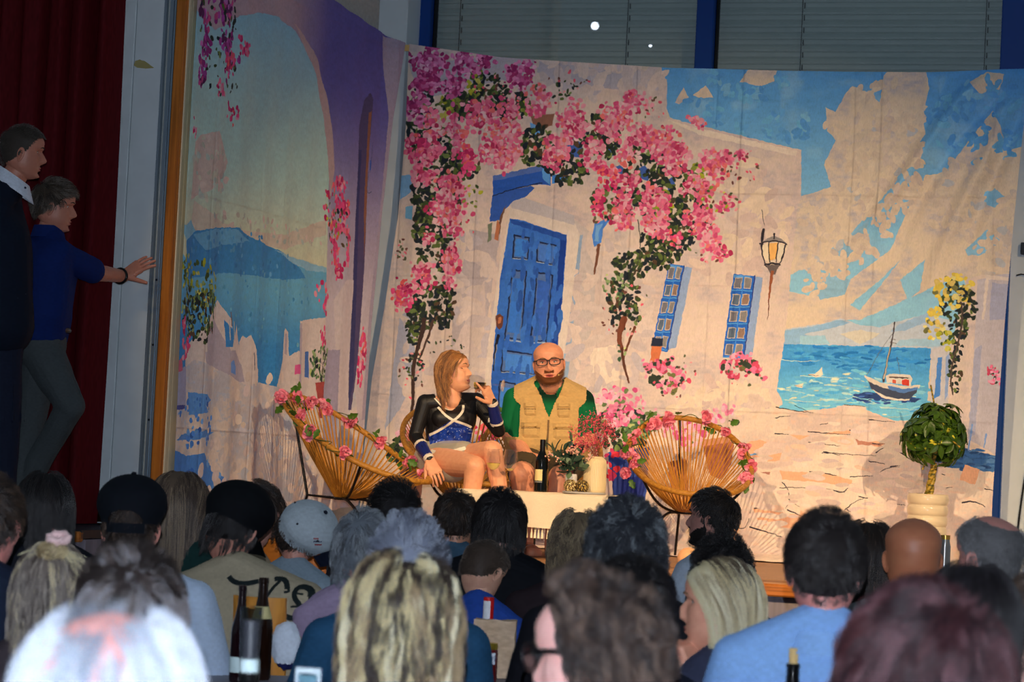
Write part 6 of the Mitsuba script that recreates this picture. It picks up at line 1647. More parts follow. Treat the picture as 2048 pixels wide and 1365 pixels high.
def cap(t, hm, M, colour, brim_colour=None, brim=True, opening=False, button=None, eyelets=None, h=.030, low=.028):
    """A baseball cap on the head: crown of six panels, brim towards the face."""
    m = fabric(colour, .85)
    mk = lambda v: (v[:, 2] > low - .25 * v[:, 1] * .3) & ~(opening & (v[:, 1] < -.03) & ((v[:, 0] / .042) ** 2 + ((v[:, 2] - low - .004) / .036) ** 2 < 1))
    off = lambda v: .010 + h * smoothstep(low, .11, v[:, 2]) * (1 - .25 * smoothstep(0, .1, -v[:, 1]))
    c = shell(hm, mk, off); part(t, 'cap', moved(c, M), m, smooth=True); ck = t + '__cap'
    if brim:
        a = np.linspace(-1.12, 1.12, 17); P = []
        for q in a:
            base = np.array([.086 * math.sin(q), .094 * math.cos(q) + .004, low + .004]); row = []
            for e in np.linspace(0, 1, 6): row.append(base + np.array([0, .075 * e * math.cos(q * .8) ** .6, -.012 * e - .030 * math.sin(q) ** 2 * e]))
            P.append(row)
        P = np.array(P); top_ = grid_mesh(P); bot = grid_mesh(P - [0, 0, .003]); bot.invert(); part(ck, 'brim', moved(cat(top_, bot), M), fabric(brim_colour or colour, .85), smooth=True)
    if opening:
        a = np.linspace(-.62, .62, 14); P = np.array([[(.094 * math.sin(q), -.116 * math.cos(q) + .004, low - .006 + e) for e in (-.016, 0, .012)] for q in a]); part(ck, 'strap', moved(grid_mesh(P), M), m, smooth=True)
    v = hm.vertices; tip = np.array([0, 0, .115 + .010 + h])
    if button: part(ck, 'button', moved(ball(tip, .0085, 2, (1, 1, .6)), M), fabric(button), smooth=True)
    if eyelets:
        n_ = c.vertex_normals
        for k in range(6):
            az = math.radians(30 + 60 * k); i = np.argmin(np.abs(np.arctan2(c.vertices[:, 0], c.vertices[:, 1]) - ((az + np.pi) % (2 * np.pi) - np.pi)) * .05 + np.abs(c.vertices[:, 2] - .098))
            part(ck, 'eyelet', moved(ball(c.vertices[i] + n_[i] * .0005, .0042, 1), M), fabric(eyelets), smooth=True)
    return c
# row behind the front ones, from the left
seated('dark-haired man in a navy jacket, cut off by the left edge of the picture', -22, 942, 820, 8, shirt=(24, 32, 50), seed=11, skin_c=(216, 140, 130), hair=mixs(SHORT, n=3400, len=.05, vol=.02, tones=DBROWN))
seated('woman with long black hair in the dark clothes behind the blond hair bun', 92, 938, 620, -28, shirt=(22, 24, 32), seed=12, skin_c=(196, 130, 124), hair=mixs(LONG, n=2600, len=.22, tones=BLACK))
# hair bun
t, Mb, hmb, bb_, Bb = seated('woman with grey-blond hair in a bun tied with a pale pink scrunchie', 108, 1085, 850, 0, shirt=(60, 52, 56), seed=13, hair_top=.012, skin_c=(210, 150, 130),
    hair=mixs(LONG, n=3600, len=.24, vol=.018, clump=.6, back=-.5, wave=.004, wfreq=1.5, tones=[((110, 98, 90), 4), ((152, 140, 128), 3), ((70, 58, 52), 3), ((196, 180, 146), 1)]))
rb = np.random.default_rng(77); bc = np.array([.008, -.058, .105]); bs = []
for k in range(420):
    a0, rr = rb.uniform(0, 6.28), rb.uniform(.018, .036); ax_ = random_rotation(rb); q = np.linspace(0, 4.2, 9) + a0
    bs.append(bc + np.stack([rr * np.cos(q), rr * np.sin(q), 0 * q], 1) @ ax_.T * np.array([1.15, 1, .85]))
bs = np.array(bs); fly = []
for k in range(110):
    d_ = np.array([rb.choice([-1, 1]) * rb.uniform(.5, 1), rb.uniform(-.3, .3), rb.uniform(-.35, .4)]); L_ = rb.uniform(.06, .12); q = np.linspace(0, 1, 9)[:, None]; fly.append(bc + d_ * L_ * q + np.array([0, 0, -.05]) * q * q)
for S_, c_ in ((bs[:210], (168, 146, 104)), (bs[210:330], (206, 188, 146)), (bs[330:], (96, 76, 54)), (np.array(fly), (214, 200, 160))):
    key = numbered(t + '__hair'); scene[key] = curves(S_ @ Mb[:3, :3].T + Mb[:3, 3], .0008, hairmat(c_))
a = np.linspace(0, 2 * np.pi, 49)[:-1]; sc_c = np.stack([.021 * np.cos(a), .021 * np.sin(a) * .9, .004 * np.sin(9 * a)], 1) @ rot([1, 0, 0], 25).T + bc + [0.012, .004, .034]
part(t, 'scrunchie', moved(tube(sc_c, .0085 + .002 * np.sin(a * 15), 8, closed=True), Mb), fabric((226, 190, 186)), smooth=True, label='pale pink scrunchie')
# cap man
t, Mc, hmc, bcap, Bc = seated('broad man in a black cap and a pale blue shirt, back to the camera', 266, 978, 690, 1, shirt=(178, 194, 216), wide=1.12, hp=dict(rows=96, cols=110), seed=14, skin_c=(206, 138, 122), hair_top=.0, hair=mixs(SHORT, n=2600, len=.03, vol=.008, low=-.012, tones=DBROWN))
cap(t, hmc, Mc, (15, 19, 26), opening=True, button=(15, 19, 26), h=.034, low=.012)
t, M_, h_, b_, B_ = seated('woman with long straight light brown hair and a dark green sweater', 362, 934, 610, 10, body=20, shirt=(18, 46, 44), seed=15, skin_c=(200, 150, 130), wide=1.05,
    hair=mixs(LONG, n=3600, len=.40, vol=.014, back=-.8, tones=[((92, 76, 62), 4), ((132, 112, 90), 3), ((60, 46, 38), 3)], tone_fn=lambda root, near, rng: np.where((root[:, 2] > .07) & (rng.uniform(size=len(root)) < .6), 2, (lambda g: np.where(g < .5, 0, 1))(rng.uniform(size=near.max() + 1)[near]))))
# black cap and lettered T-shirt
t, Mk, hmk, bk, Bk = seated('person in a black cap and a beige T-shirt with black letter print on the back', 470, 985, 640, 30, body=18, pitch=-24, tilt=6, shirt=(160, 148, 124), sleeve='short', wide=1.14, hp=dict(rows=96, cols=110), seed=16, skin_c=(190, 130, 112), hair_top=0, lean=.06, side=-.15, hair=mixs(MED, n=2400, len=.06, vol=.006, low=-.02, lift=.1, frizz=.0006, tones=BLACK))
cap(t, hmk, Mk, (12, 14, 18), button=(12, 14, 18), h=.034, low=-.004)
def front_point(mesh, u, v, n_dir=None):
    """The point of a mesh nearest the camera on the line of sight (u, v), and its normal."""
    k = direction(u, v); k = k / np.linalg.norm(k)
    loc, ri, ti = mesh.ray.intersects_location([EYE], [k], multiple_hits=True)
    if not len(loc):
        v_ = mesh.vertices - EYE; i = np.argmin(np.linalg.norm(v_ - (v_ @ k)[:, None] * k, axis=1)); return mesh.vertices[i], mesh.vertex_normals[i]
    i = np.argmin(np.linalg.norm(loc - EYE, axis=1)); n = mesh.face_normals[ti[i]]; return loc[i], n if n @ k < 0 else -n
def mesh_of(key):
    v, f, *_ = meshkit.WRITTEN[scene[key]['filename']]; return trimesh.Trimesh(v, f, process=False)
def print_on(mesh, polys, u0, v0, s, lift=.0012, name='print', owner=None, m=None, tilt=0.0):
    """Flat letter shapes laid on a curved cloth: polys in metres around the point seen at (u0, v0)."""
    p0, n0 = front_point(mesh, u0, v0); up = np.array([0, 0, 1.0]) - n0 * n0[2]; up /= np.linalg.norm(up); rt = np.cross(up, n0); ca, sa = math.cos(tilt), math.sin(tilt); rt, up = rt * ca + up * sa, up * ca - rt * sa
    out = []
    for g in polys:
        for q in getattr(g, 'geoms', [g]):
            v2, f2 = trimesh.creation.triangulate_polygon(q, engine='earcut'); v2, f2 = trimesh.remesh.subdivide_to_size(np.c_[v2, 0 * v2[:, :1]], f2, .012)
            P_ = p0 + v2[:, :1] * rt + v2[:, 1:2] * up; loc, ri, ti = mesh.ray.intersects_location(P_ + n0 * .08, np.repeat(-n0[None], len(P_), 0), multiple_hits=False)
            P_[ri] = loc + n0 * lift; P_ = P_ + 0; out.append(tm(P_, f2))
    return part(owner, name, cat(out), m, smooth=False)
from shapely.geometry import LineString
def pen(pts, w): return LineString(spline(pts, 24)).buffer(w, cap_style=2)
black_letter = fabric((26, 34, 34))
shirt_k = mesh_of(t + '__shirt')
S_poly = shapely.union_all([pen([(.030, .030), (.012, .052), (-.018, .040), (-.012, .012), (.016, -.006), (.022, -.034), (-.004, -.052), (-.034, -.036)], .0085), pen([(.046, .044), (.030, .030), (.040, .016)], .004), pen([(-.026, .020), (.010, .030)], .003), pen([(-.012, -.020), (.034, .000)], .003), pen([(-.046, -.030), (-.034, -.036), (-.040, -.050)], .004)])
r_poly = shapely.union_all([pen([(-.012, -.05), (-.004, .0), (.004, .040)], .005), pen([(-.016, .036), (.012, .046), (.040, .024)], .008), pen([(.028, .034), (.046, .018), (.036, .010)], .004)])
print_on(shirt_k, [S_poly], 592, 1205, 0, owner=t, m=black_letter, tilt=-.32); print_on(shirt_k, [r_poly], 545, 1182, 0, owner=t, m=black_letter, tilt=-.32)
print_on(shirt_k, [pen([(-.055, .012), (-.02, -.004), (.02, .002), (.045, .014)], .008)], 487, 1166, 0, owner=t, m=black_letter, tilt=-.1); print_on(shirt_k, [pen([(-.006, .03), (.002, .0), (-.004, -.03)], .010)], 612, 1234, 0, owner=t, m=black_letter, tilt=-.3)
t, Mg, hmg, bg, Bg = seated('boy with tousled brown hair and dark glasses looking to the right beside the black cap', 512, 960, 560, 62, body=60, pitch=-22, shirt=(150, 132, 108), seed=17, skin_c=(190, 136, 120), hair=mixs(MED, n=2600, len=.06, vol=.022, tones=DBROWN)); spectacles(Mg, 'dark-rimmed glasses of the boy with tousled brown hair', thick=.0022)
t, Mw, hmw, bw_, Bw = seated('child in a white cap with a navy brim and a grey-blue T-shirt', 606, 1012, 590, 76, body=40, pitch=-26, tilt=46, hp=dict(rows=96, cols=110), hs=.92, shirt=(132, 148, 160), sleeve='short', seed=18, hair_top=0, skin_c=(190, 130, 112), hair=mixs(SHORT, n=1500, len=.05, low=-.01, tones=DBROWN))
cw_ = moved(cap(t, hmw, Mw, (172, 182, 188), (20, 26, 44), button=(26, 32, 46), eyelets=(34, 38, 50), h=.030, low=.000), Mw)
red_print, navy_print = fabric((160, 50, 56)), fabric((60, 66, 100))
for (u, v, m_, bars) in ((632, 1078, red_print, (-.006, .0, .006)), (635, 1084, navy_print, (-.012, -.006, .0, .006, .012)), (636, 1090, red_print, (-.010, -.005, .0, .005, .010))):   # print too small to read
    p_, n_ = front_point(cw_, u, v); up_ = np.array([0, 0, 1.0]) - n_ * n_[2]; up_ /= np.linalg.norm(up_); rt_ = np.cross(up_, n_); R_m = np.stack([rt_, up_, n_], 1)
    part(t, 'cap_print', moved(cat([box((.0040, .0052, .0008), (x, 0, 0)) for x in bars]), Mat(R_m, p_ + n_ * .0012)), m_, smooth=False)
p_, n_ = front_point(mesh_of(t + '__cap__brim'), 662, 1088); part(t + '__cap', 'sticker', lathe([(0, 0), (.016, 0), (.016, .0008), (0, .0008)], 24, p_ + n_ * .001, n_), 'gold_foil', smooth=False, label='round gold sticker')
seated('person with thick black hair in front of the side-on lounge chair', 792, 955, 560, -20, shirt=(40, 36, 40), seed=19, skin_c=(190, 124, 106), hair=mixs(SHORT, n=2600, len=.055, vol=.022, crown=(0, -.09, .05), tones=BLACK))
seated('woman with short wavy grey hair in a lavender heathered shirt', 734, 1014, 655, 24, body=10, shirt_mat=None, shirt=(150, 132, 158), seed=20, skin_c=(206, 152, 138), wide=.88, side=.0, hair=mixs(MED, n=3200, len=.075, vol=.018, wave=.004, wfreq=2.2, tones=[((104, 110, 118), 4), ((150, 156, 162), 3), ((64, 66, 70), 3)]))
t, Mu, hmu, bu, Bu = seated('woman with swept-up silver-grey hair held by glittering clips, petrol blue shirt', 822, 1030, 745, 0, shirt=(36, 76, 108), seed=21, skin_c=(206, 150, 136), wide=1.05, side=.04, hair=mixs(MED, n=3600, len=.085, vol=.036, lift=.3, clump=.7, guides=.04, wave=.007, wfreq=2, crown=(0, -.10, .03), sweep=(0, .2, .5), tones=[((136, 142, 160), 4), ((184, 190, 204), 3), ((84, 86, 98), 3)]))
for k, (u, v, c_) in enumerate(((780, 1103, (60, 220, 120)), (795, 1107, (240, 170, 120)), (786, 1112, (180, 190, 200)))):
    m_ = mat(f'clip_stone_{k}', c_, .1, metallic=.2); part(t, 'hair_clip', ball(at(u, v, FOC / 745 - .135), .005, 2, (1.2, 1, .8)), m_, smooth=True)
seated('boy with short dark brown hair and a blue-grey T-shirt before the low table', 914, 976, 555, -2, hs=.90, shirt=(58, 84, 104), sleeve='short', seed=22, skin_c=(196, 140, 112), hair=mixs(SHORT, n=2800, len=.045, vol=.016, crown=(.006, -.07, .08), tones=DBROWN))
seated('boy with thick dark hair over the neck and a black sweater before the low table', 1003, 974, 585, 2, body=4, hs=.98, shirt=(14, 16, 22), seed=23, skin_c=(196, 150, 136), wide=1.15, hair=mixs(MED, n=3200, len=.085, vol=.022, low=-.018, crown=(.01, -.08, .075), tones=BLACK))
seated('small boy with cropped brown hair bowing his head in a bright blue hoodie', 970, 1078, 612, 38, body=10, pitch=-30, hs=.86, shirt=(36, 70, 150), seed=24, wide=.80, skin_c=(206, 154, 128), lean=.05, hair_top=.010, hair=mixs(CROP, n=3200, tones=[((66, 54, 46), 4), ((92, 78, 66), 2)]), collar=(36, 70, 150))
seated('woman with long wavy dark blond hair before the right half of the low table', 1160, 1016, 590, 4, shirt=(40, 30, 34), seed=25, hair=mixs(LONG, n=3000, len=.24, vol=.026, wave=.012, wfreq=2.2, frizz=.003, tones=[((116, 98, 76), 4), ((158, 138, 106), 2), ((70, 56, 44), 3)]))
seated('man with a dark curly head greying at the edges and a black jacket', 1257, 1002, 770, 4, shirt=(18, 18, 24), seed=26, skin_c=(206, 134, 124), wide=1.1, hair=mixs(CURLY, n=4200, low=-.006, tones=[((34, 36, 42), 6), ((56, 60, 66), 3), ((120, 126, 130), 1)]))
seated('dark-haired person half hidden behind the brown-haired man in glasses', 1268, 1110, 930, 2, shirt=(20, 22, 34), seed=27, hair=mixs(MED, n=2600, len=.10, tones=BLACK))
t, Mv, hmv, bv, Bv = seated('dark-haired bearded man in a white shirt turned to the left below the empty chair', 1426, 972, 505, -72, body=-50, pitch=4, shirt=(176, 186, 200), collar=(190, 198, 212), seed=28, skin_c=(176, 124, 112), hp=dict(jaw=1.06), hair=mixs(SHORT, n=3000, len=.040, vol=.014, front=.006, sweep=(0, -.4, .2), tones=BLACK))
face_parts(t, hmv, Mv, brow=(30, 24, 22)); BEARD = lambda v: (v[:, 2] < -.040 + .38 * np.abs(v[:, 0]) ) & (v[:, 1] > -.012) & (v[:, 1] < .2) & (v[:, 2] > -.1145) & ~((np.abs(v[:, 0]) < .021) & (np.abs(v[:, 2] + .063) < .010)) & ~((np.abs(v[:, 0]) > .026) & (v[:, 2] > -.070 + .9 * (np.abs(v[:, 0]) - .026)) & (v[:, 1] > .022))
def beard(t, hm, M, colour, n=1500, length=.010, seed=1, fac=1.0):
    sh = shell(hm, BEARD, .0012); part(t, 'beard', moved(sh, M), hairmat(colour) + '_base', smooth=True); rng = np.random.default_rng(seed); tri, nn = sh.triangles, sh.face_normals; fi = rng.choice(len(tri), n, p=sh.area_faces / sh.area_faces.sum()); u = rng.uniform(size=(n, 2)); u = np.where(u.sum(1, keepdims=True) > 1, 1 - u, u)
    r = tri[fi, 0] + u[:, :1] * (tri[fi, 1] - tri[fi, 0]) + u[:, 1:] * (tri[fi, 2] - tri[fi, 0]); d = nn[fi] * .6 + np.array([0, .1, -.6]) + rng.normal(size=(n, 3)) * .25; L_ = length * rng.uniform(.5, 1.1, (n, 1)); S_ = np.stack([r + d * L_ * q for q in np.linspace(0, 1, 4)], 1) @ M[:3, :3].T + M[:3, 3]
    key = numbered(t + '__beard'); scene[key] = curves(S_, .0004, hairmat(colour))
beard(t, hmv, Mv, (26, 22, 22), length=.014)
seated('person with dark curls just above the blond woman in profile', 1447, 1068, 590, 0, shirt=(34, 34, 42), seed=29, hair=mixs(CURLY, n=2200, tones=BLACK))
seated('dark-haired man in a light blue shirt with a turned-down collar', 1655, 1012, 925, 3, shirt=(126, 164, 214), collar=(132, 170, 220), seed=30, skin_c=(206, 134, 124), wide=1.0, wrinkle=.004, hair=mixs(SHORT, n=4600, len=.040, vol=.016, crown=(.02, -.085, .065), low=-.004, tones=[((28, 23, 22), 6), ((44, 38, 36), 2)]))
def lace(p, n, uv): return mikit.mix(lin(66, 26, 44).tolist(), lin(150, 130, 140).tolist(), mikit.smoothstep(.5, .62, mikit.noise(p.x * 130, p.y * 130, p.z * 130)))
mat('burgundy_lace', None, .8, tex=mikit.proc(lace))
seated('woman with dark hair and a burgundy patterned blouse beside the light blue shirt', 1738, 1036, 660, -6, shirt_mat='burgundy_lace', seed=31, hair=mixs(LONG, n=2600, len=.20, tones=DBROWN))
t, Mx, hmx, bx, Bx = seated('bald tanned man in a grey shirt with a slate blue collar', 1829, 1036, 705, 2, shirt=(128, 132, 134), collar=(66, 82, 112), seed=32, skin_c=(188, 116, 82), hair_top=.001, hp=dict(wide=1.04), wide=1.05)
seated('balding man with cropped grey hair and a turquoise collar turned to the left', 1980, 1030, 740, -40, body=-20, shirt=(84, 150, 170), collar=(104, 186, 208), seed=33, skin_c=(196, 134, 122), hair_top=.004, wide=1.02, hair=mixs(CROP, n=4200, len=.016, low=-.004, bald=(np.array([.0, -.035, .112]), np.array([.048, .060, .05])), tones=[((98, 96, 96), 4), ((136, 134, 136), 3)], cap=.0015)); 
seated('woman with a glossy black bob behind the dark red hair', 1946, 1118, 1010, -4, shirt=(20, 22, 30), seed=34, hair=mixs(MED, n=4400, len=.17, k=11, vol=.022, crown=(0, -.02, .115), clump=.4, frizz=.0006, wave=0, lift=.25, tones=[((22, 18, 20), 6), ((40, 36, 40), 2)], radius=.0006))
t, Mz, hmz, bz, Bz = seated('woman with a light face cut off by the right edge of the picture', 2090, 1150, 960, -55, body=-30, shirt=(70, 150, 170), seed=35, skin_c=(214, 164, 150), hair=mixs(MED, n=2600, len=.12, tones=DBROWN))
face_parts(t, hmz, Mz)
# ------------------------------------------------------------------ tables, chairs and bottles in the hall
mat('table_grey', (128, 126, 134), .5); mat('chair_ply', None, .4, tex=wood((204, 138, 58), (178, 112, 42), axis='z')); mat('chair_orange', (226, 120, 34), .45); mat('chrome', (170, 172, 176), .2, metallic=.9)
TBZ = .75
def hall_table(label, u, d, w, dep, heading):
    t = thing('hall_table', label, 'table', 'long tables in the hall'); p = at(u, 1300, d); M = place((p[0], p[1]), facing(heading), 0)
    part(t, 'top', moved(box((w, dep, .03), (0, 0, TBZ - .015), .005), M), 'table_grey')
    for sx in (-1, 1):
        for sy in (-1, 1): part(t, 'leg', moved(tube([(sx * (w / 2 - .06), sy * (dep / 2 - .06), 0), (sx * (w / 2 - .06), sy * (dep / 2 - .06), TBZ - .03)], .018, 10), M), 'chrome')
    return t
hall_table('grey table with the beer bottle and the slim dark bottle', 540, 7.1, .6, .40, 0); hall_table('grey table with the jam jar and the brown paper parcel', 985, 7.5, .36, .34, 0)
hall_table('grey table with the capsuled wine bottle and the table card', 560, 4.35, .40, .5, 0); hall_table('grey table with the corked wine bottle', 1590, 5.35, .20, .3, 0)
def wooden_chair(label, u, v, d, heading, m, w=.38, h=.34):
    """Chair whose backrest's upper edge is seen at (u, v)."""
    t = thing('chair', label, 'chair'); p = at(u, v, d); zt = p[2]; M = place((p[0], p[1]), facing(heading), 0)
    P = np.array([[(x * w / 2, -.02 + .035 * (1 - x * x) * -1 + (zt - z) * .12, z) for x in np.linspace(-1, 1, 9)] for z in np.linspace(zt - h, zt, 5)])
    fr, bk = grid_mesh(P), grid_mesh(P + np.array([0, -.012, 0])); bk.invert()
    o_ = np.concatenate([P[0], P[1:, -1], P[-1, ::-1][1:], P[::-1][1:-1, 0]]); n_ = len(o_); side_ = tm(np.vstack([o_, o_ + [0, -.012, 0]]), [q for k in range(n_) for q in ((k, (k + 1) % n_, n_ + k), ((k + 1) % n_, n_ + (k + 1) % n_, n_ + k))])
    part(t, 'backrest', moved(cat(fr, bk, side_), M), m, smooth=30)
    part(t, 'seat', moved(box((.38, .38, .014), (0, .22, .455), .005), M), m)
    for sx in (-1, 1):
        part(t, 'leg', moved(tube([(sx * .17, .02, .45), (sx * .18, -.06, .0)], .010, 8), M), 'chrome'); part(t, 'leg', moved(tube([(sx * .17, .38, .45), (sx * .18, .42, .0)], .010, 8), M), 'chrome')
        part(t, 'back_tube', moved(tube([(sx * .17, .02, .45), (sx * .17, -.03, zt - h * .4)], .010, 8), M), 'chrome')
    return t
wooden_chair('wooden chair back of light plywood behind the beer bottle', 526, 1193, 7.50, 14, 'chair_ply', w=.165, h=.30)
wooden_chair('orange chair back next to the child in the white cap', 578, 1050, 9.45, 10, 'chair_orange', w=.34, h=.26)
mat('beer_brown', (30, 14, 6), .05, specular=.7); mat('beer_label', (198, 186, 132), .6); mat('cola_dark', (26, 10, 14), .05, specular=.7); mat('bottle_dark', (10, 9, 10), .07, specular=.7); mat('foil_grey', (52, 54, 60), .4); mat('foil_white', (204, 224, 224), .4); mat('cork', (206, 172, 112), .85)
def beer(label, u, vtop, d, h, r, glass, cols):
    t = thing('beer_bottle', label, 'bottle'); p = at(u, vtop, d); base = np.array([p[0], p[1], TBZ + .001]); h = p[2] - TBZ
    part(t, 'glass', lathe([(0, 0), (r * .9, 0), (r, .006), (r, h * .50), (r * .95, h * .57), (r * .62, h * .70), (r * .45, h * .80), (r * .38, h * .94), (r * .45, h * .945), (r * .45, h * .975), (r * .40, h), (r * .30, h), (r * .28, h * .96)], 40, base), glass, smooth=30)
    for nm, z0, z1, r0, r1, m in cols: part(t, 'label', lathe([(r * r0 + .0006, h * z0), (r * r1 + .0006, h * z1)], 40, base), m, smooth=True)
    return t, base, h
t, b0, h0 = beer('brown beer bottle with a cream neck label standing in front of the wooden chair back', 528, 1157, 7.15, .26, .033, 'beer_brown', [('neck', .60, .72, .88, .575, 'beer_label')])
p_ = b0 + np.array([0, 0, h0 * .66]) - np.array([*F2, 0]) * .0245; part(t, 'emblem', lathe([(0, 0), (.0048, 0), (.0048, .0008), (0, .0008)], 16, p_, -np.array([*F2, -.25])), fabric((96, 120, 190)), smooth=False)
beer('slim dark bottle with a pale label to the left of the beer bottle', 486, 1172, 7.05, .24, .026, 'cola_dark', [('front', .10, .26, 1.0, 1.0, 'foil_white')])
t = thing('wine_bottle', 'dark wine bottle with a grey and white capsule, blurred in front of the beer bottle', 'bottle'); p = at(503, 1243, 4.15); base = np.array([p[0], p[1], TBZ + .001]); h = p[2] - TBZ
part(t, 'glass', lathe([(0, 0), (.034, 0), (.037, .006), (.037, h * .56), (.034, h * .62), (.020, h * .71), (.0135, h * .76), (.0125, h * .97), (0, h * .97)], 40, base), 'bottle_dark', smooth=30)
part(t, 'foil_cap', lathe([(.0132, h * .83), (.0145, h * .83), (.0150, h), (.012, h * 1.004), (0, h * 1.004)], 32, base), 'foil_grey', smooth=30); part(t, 'foil_band', lathe([(.0150, h * .775), (.0165, h * .777), (.0162, h * .835), (.0145, h * .837)], 32, base), 'foil_white', smooth=30)
t = thing('wine_bottle', 'dark wine bottle with a cork pushed halfway in, beside the dark red bob', 'bottle'); p = at(1588, 1298, 5.3); base = np.array([p[0], p[1], TBZ + .001]); h = p[2] - TBZ
part(t, 'glass', lathe([(0, 0), (.034, 0), (.037, .006), (.037, h * .52), (.034, h * .60), (.020, h * .70), (.0148, h * .76), (.0135, h * .86), (.0155, h * .862), (.0152, h * .89), (.010, h * .892)], 40, base), 'bottle_dark', smooth=30); part(t, 'cork', lathe([(0, h * .86), (.0095, h * .86), (.0105, h * .995), (.009, h), (0, h)], 24, base), 'cork', smooth=30)
# things wrapped in clear film, a napkin, a table card
t = thing('gift_wrap', 'small parcel in crinkled clear film tied with a green ribbon beside the beer bottle', 'parcel'); rg = np.random.default_rng(9); c = at(575, 1285, 4.6); c[2] = max(c[2], TBZ + .05)
bl = ball((0, 0, 0), 1, 3); v = bl.vertices; kf = 1 + .30 * (meshkit.fbm(v * 4.2, 3, 3) - .5); bl.vertices = v * kf[:, None] * np.array([.052, .05, .055]) + np.array([c[0], c[1], TBZ + .058]); part(t, 'film', bl, 'clear_glass', smooth=False)
fl = [[np.array([math.cos(a_) * q * .045, math.sin(a_) * q * .02, q * .085 * (1 + .2 * math.sin(5 * a_))]) for q in np.linspace(.15, 1, 5)] for a_ in np.linspace(0, 6.28, 26)]; part(t, 'film_top', grid_mesh(np.array(fl) + np.array([c[0], c[1], TBZ + .095])), 'clear_glass', smooth=False)
part(t, 'ribbon', tube(np.stack([.012 * np.cos(a), .012 * np.sin(a), 0 * a], 1) + np.array([c[0], c[1], TBZ + .108]), .003, 6, closed=True), fabric((24, 120, 96)), smooth=True); part(t, 'contents', ball((c[0], c[1], TBZ + .05), .034, 2), fabric((150, 150, 176)), smooth=True)
t = thing('drinking_glass', 'drinking glass between the two bottles on the left table', 'glass'); c = at(504, 1215, 7.0); base = np.array([c[0], c[1], TBZ + .001]); h = c[2] - TBZ; part(t, 'glass', lathe([(0, .002), (.026, .002), (.033, h), (.031, h), (.025, .008), (0, .008)], 32, base), 'solid_glass', smooth=30)
t = thing('cloth_bag', 'white and navy cloth hanging over the plywood chair back', 'bag'); c = at(572, 1292, 7.42); bl = ball((0, 0, 0), 1, 3); bl.vertices = bl.vertices * np.array([.046, .03, .072]) * (1 + .32 * (meshkit.fbm(bl.vertices * 3, 3, 5)[:, None] - .5)); up_part = bl.vertices[:, 2] > -.055
f_ = bl.faces[up_part[bl.faces].all(1)]; g_ = bl.faces[~up_part[bl.faces].all(1)]; part(t, 'cloth', tm(bl.vertices + c, f_), fabric((206, 214, 226)), smooth=True); part(t, 'border', tm(bl.vertices + c, g_), fabric((28, 34, 84)), smooth=True)
t = thing('table_card', 'small upright display with a white frame at the bottom edge, right of the wine bottle', 'table card'); c = at(616, 1352, 4.3); M = place((c[0], c[1]), facing(6), 0)
part(t, 'frame', moved(cat(box((.046, .006, .012), (0, 0, c[2] + .008), .002), box((.008, .006, .20), (-.019, 0, c[2] - .09), .002), box((.008, .006, .20), (.019, 0, c[2] - .09), .002)), M), fabric((206, 220, 224))); part(t, 'screen', moved(box((.032, .004, .19), (0, 0, c[2] - .095)), M), fabric((96, 136, 150), .3)); part(t, 'foot', moved(box((.06, .05, c[2] - .19 - TBZ), (0, 0, (c[2] - .19 + TBZ) / 2), .002), M), fabric((60, 70, 80)))
# jam jar and parcel
t = thing('jam_jar', 'jar of red jam with a gold lid and a white label numbered 209', 'jar'); c = at(974, 1287, 7.42); base = np.array([c[0], c[1], TBZ + .001]); h = c[2] - TBZ
mat('jam_red', (96, 22, 22), .08, specular=.6); mat('lid_gold', (206, 172, 60), .25, metallic=.8)
part(t, 'glass', lathe([(0, 0), (.031, 0), (.034, .006), (.034, h * .80), (.029, h * .88), (0, h * .88)], 40, base), 'jam_red', smooth=30); part(t, 'lid', lathe([(0, h), (.031, h), (.0325, h * .97), (.0325, h * .84), (.030, h * .83)], 40, base), 'lid_gold', smooth=30)
part(t, 'label', wrap(base, .0346, h * .46, h * .76, -8, 50), fabric((226, 230, 240), .6), smooth=True, label='white paper label'); part(t, 'label', wrap(base, .0346, h * .06, h * .44, -75, 14), fabric((206, 216, 232), .6), smooth=True, label='pale round paper label')
tx = meshkit.text_mesh('209', .0165, .0006); tx.apply_translation([-tx.bounds[1][0] / 2, -.008, 0]); ang_ = math.radians(21) + tx.vertices[:, 0] / .035
V_ = base + (np.cos(ang_)[:, None] * np.array([*-F2, 0]) + np.sin(ang_)[:, None] * np.array([*R2, 0])) * (.0349 + tx.vertices[:, 2:3]) + np.array([0, 0, 1.0]) * (h * .61 + tx.vertices[:, 1:2]); part(t, 'number', tm(V_, tx.faces), fabric((70, 70, 104)), smooth=False)
t = thing('paper_parcel', 'brown paper parcel with creased edges standing behind the jam jar', 'parcel'); c = at(992, 1243, 7.56); M = place((c[0], c[1]), facing(4), 0); h = c[2] - TBZ
bx_ = trimesh.creation.box([.125, .07, h]); bx_ = bx_.subdivide().subdivide().subdivide().subdivide(); bx_.vertices += (meshkit.fbm(bx_.vertices * 26, 3, 2)[:, None] - .5) * .012 * np.sign(bx_.vertices) ; bx_.apply_translation([0, 0, TBZ + h / 2 + .004]); mat('kraft', None, .55, tex=mikit.proc(lambda p, n, uv: mikit.mix(lin(166, 132, 98).tolist(), lin(212, 182, 150).tolist(), mikit.fbm(p.x * 50, p.y * 50, p.z * 90, octaves=3)))); add(t, moved(bx_, M), 'kraft', smooth=50)
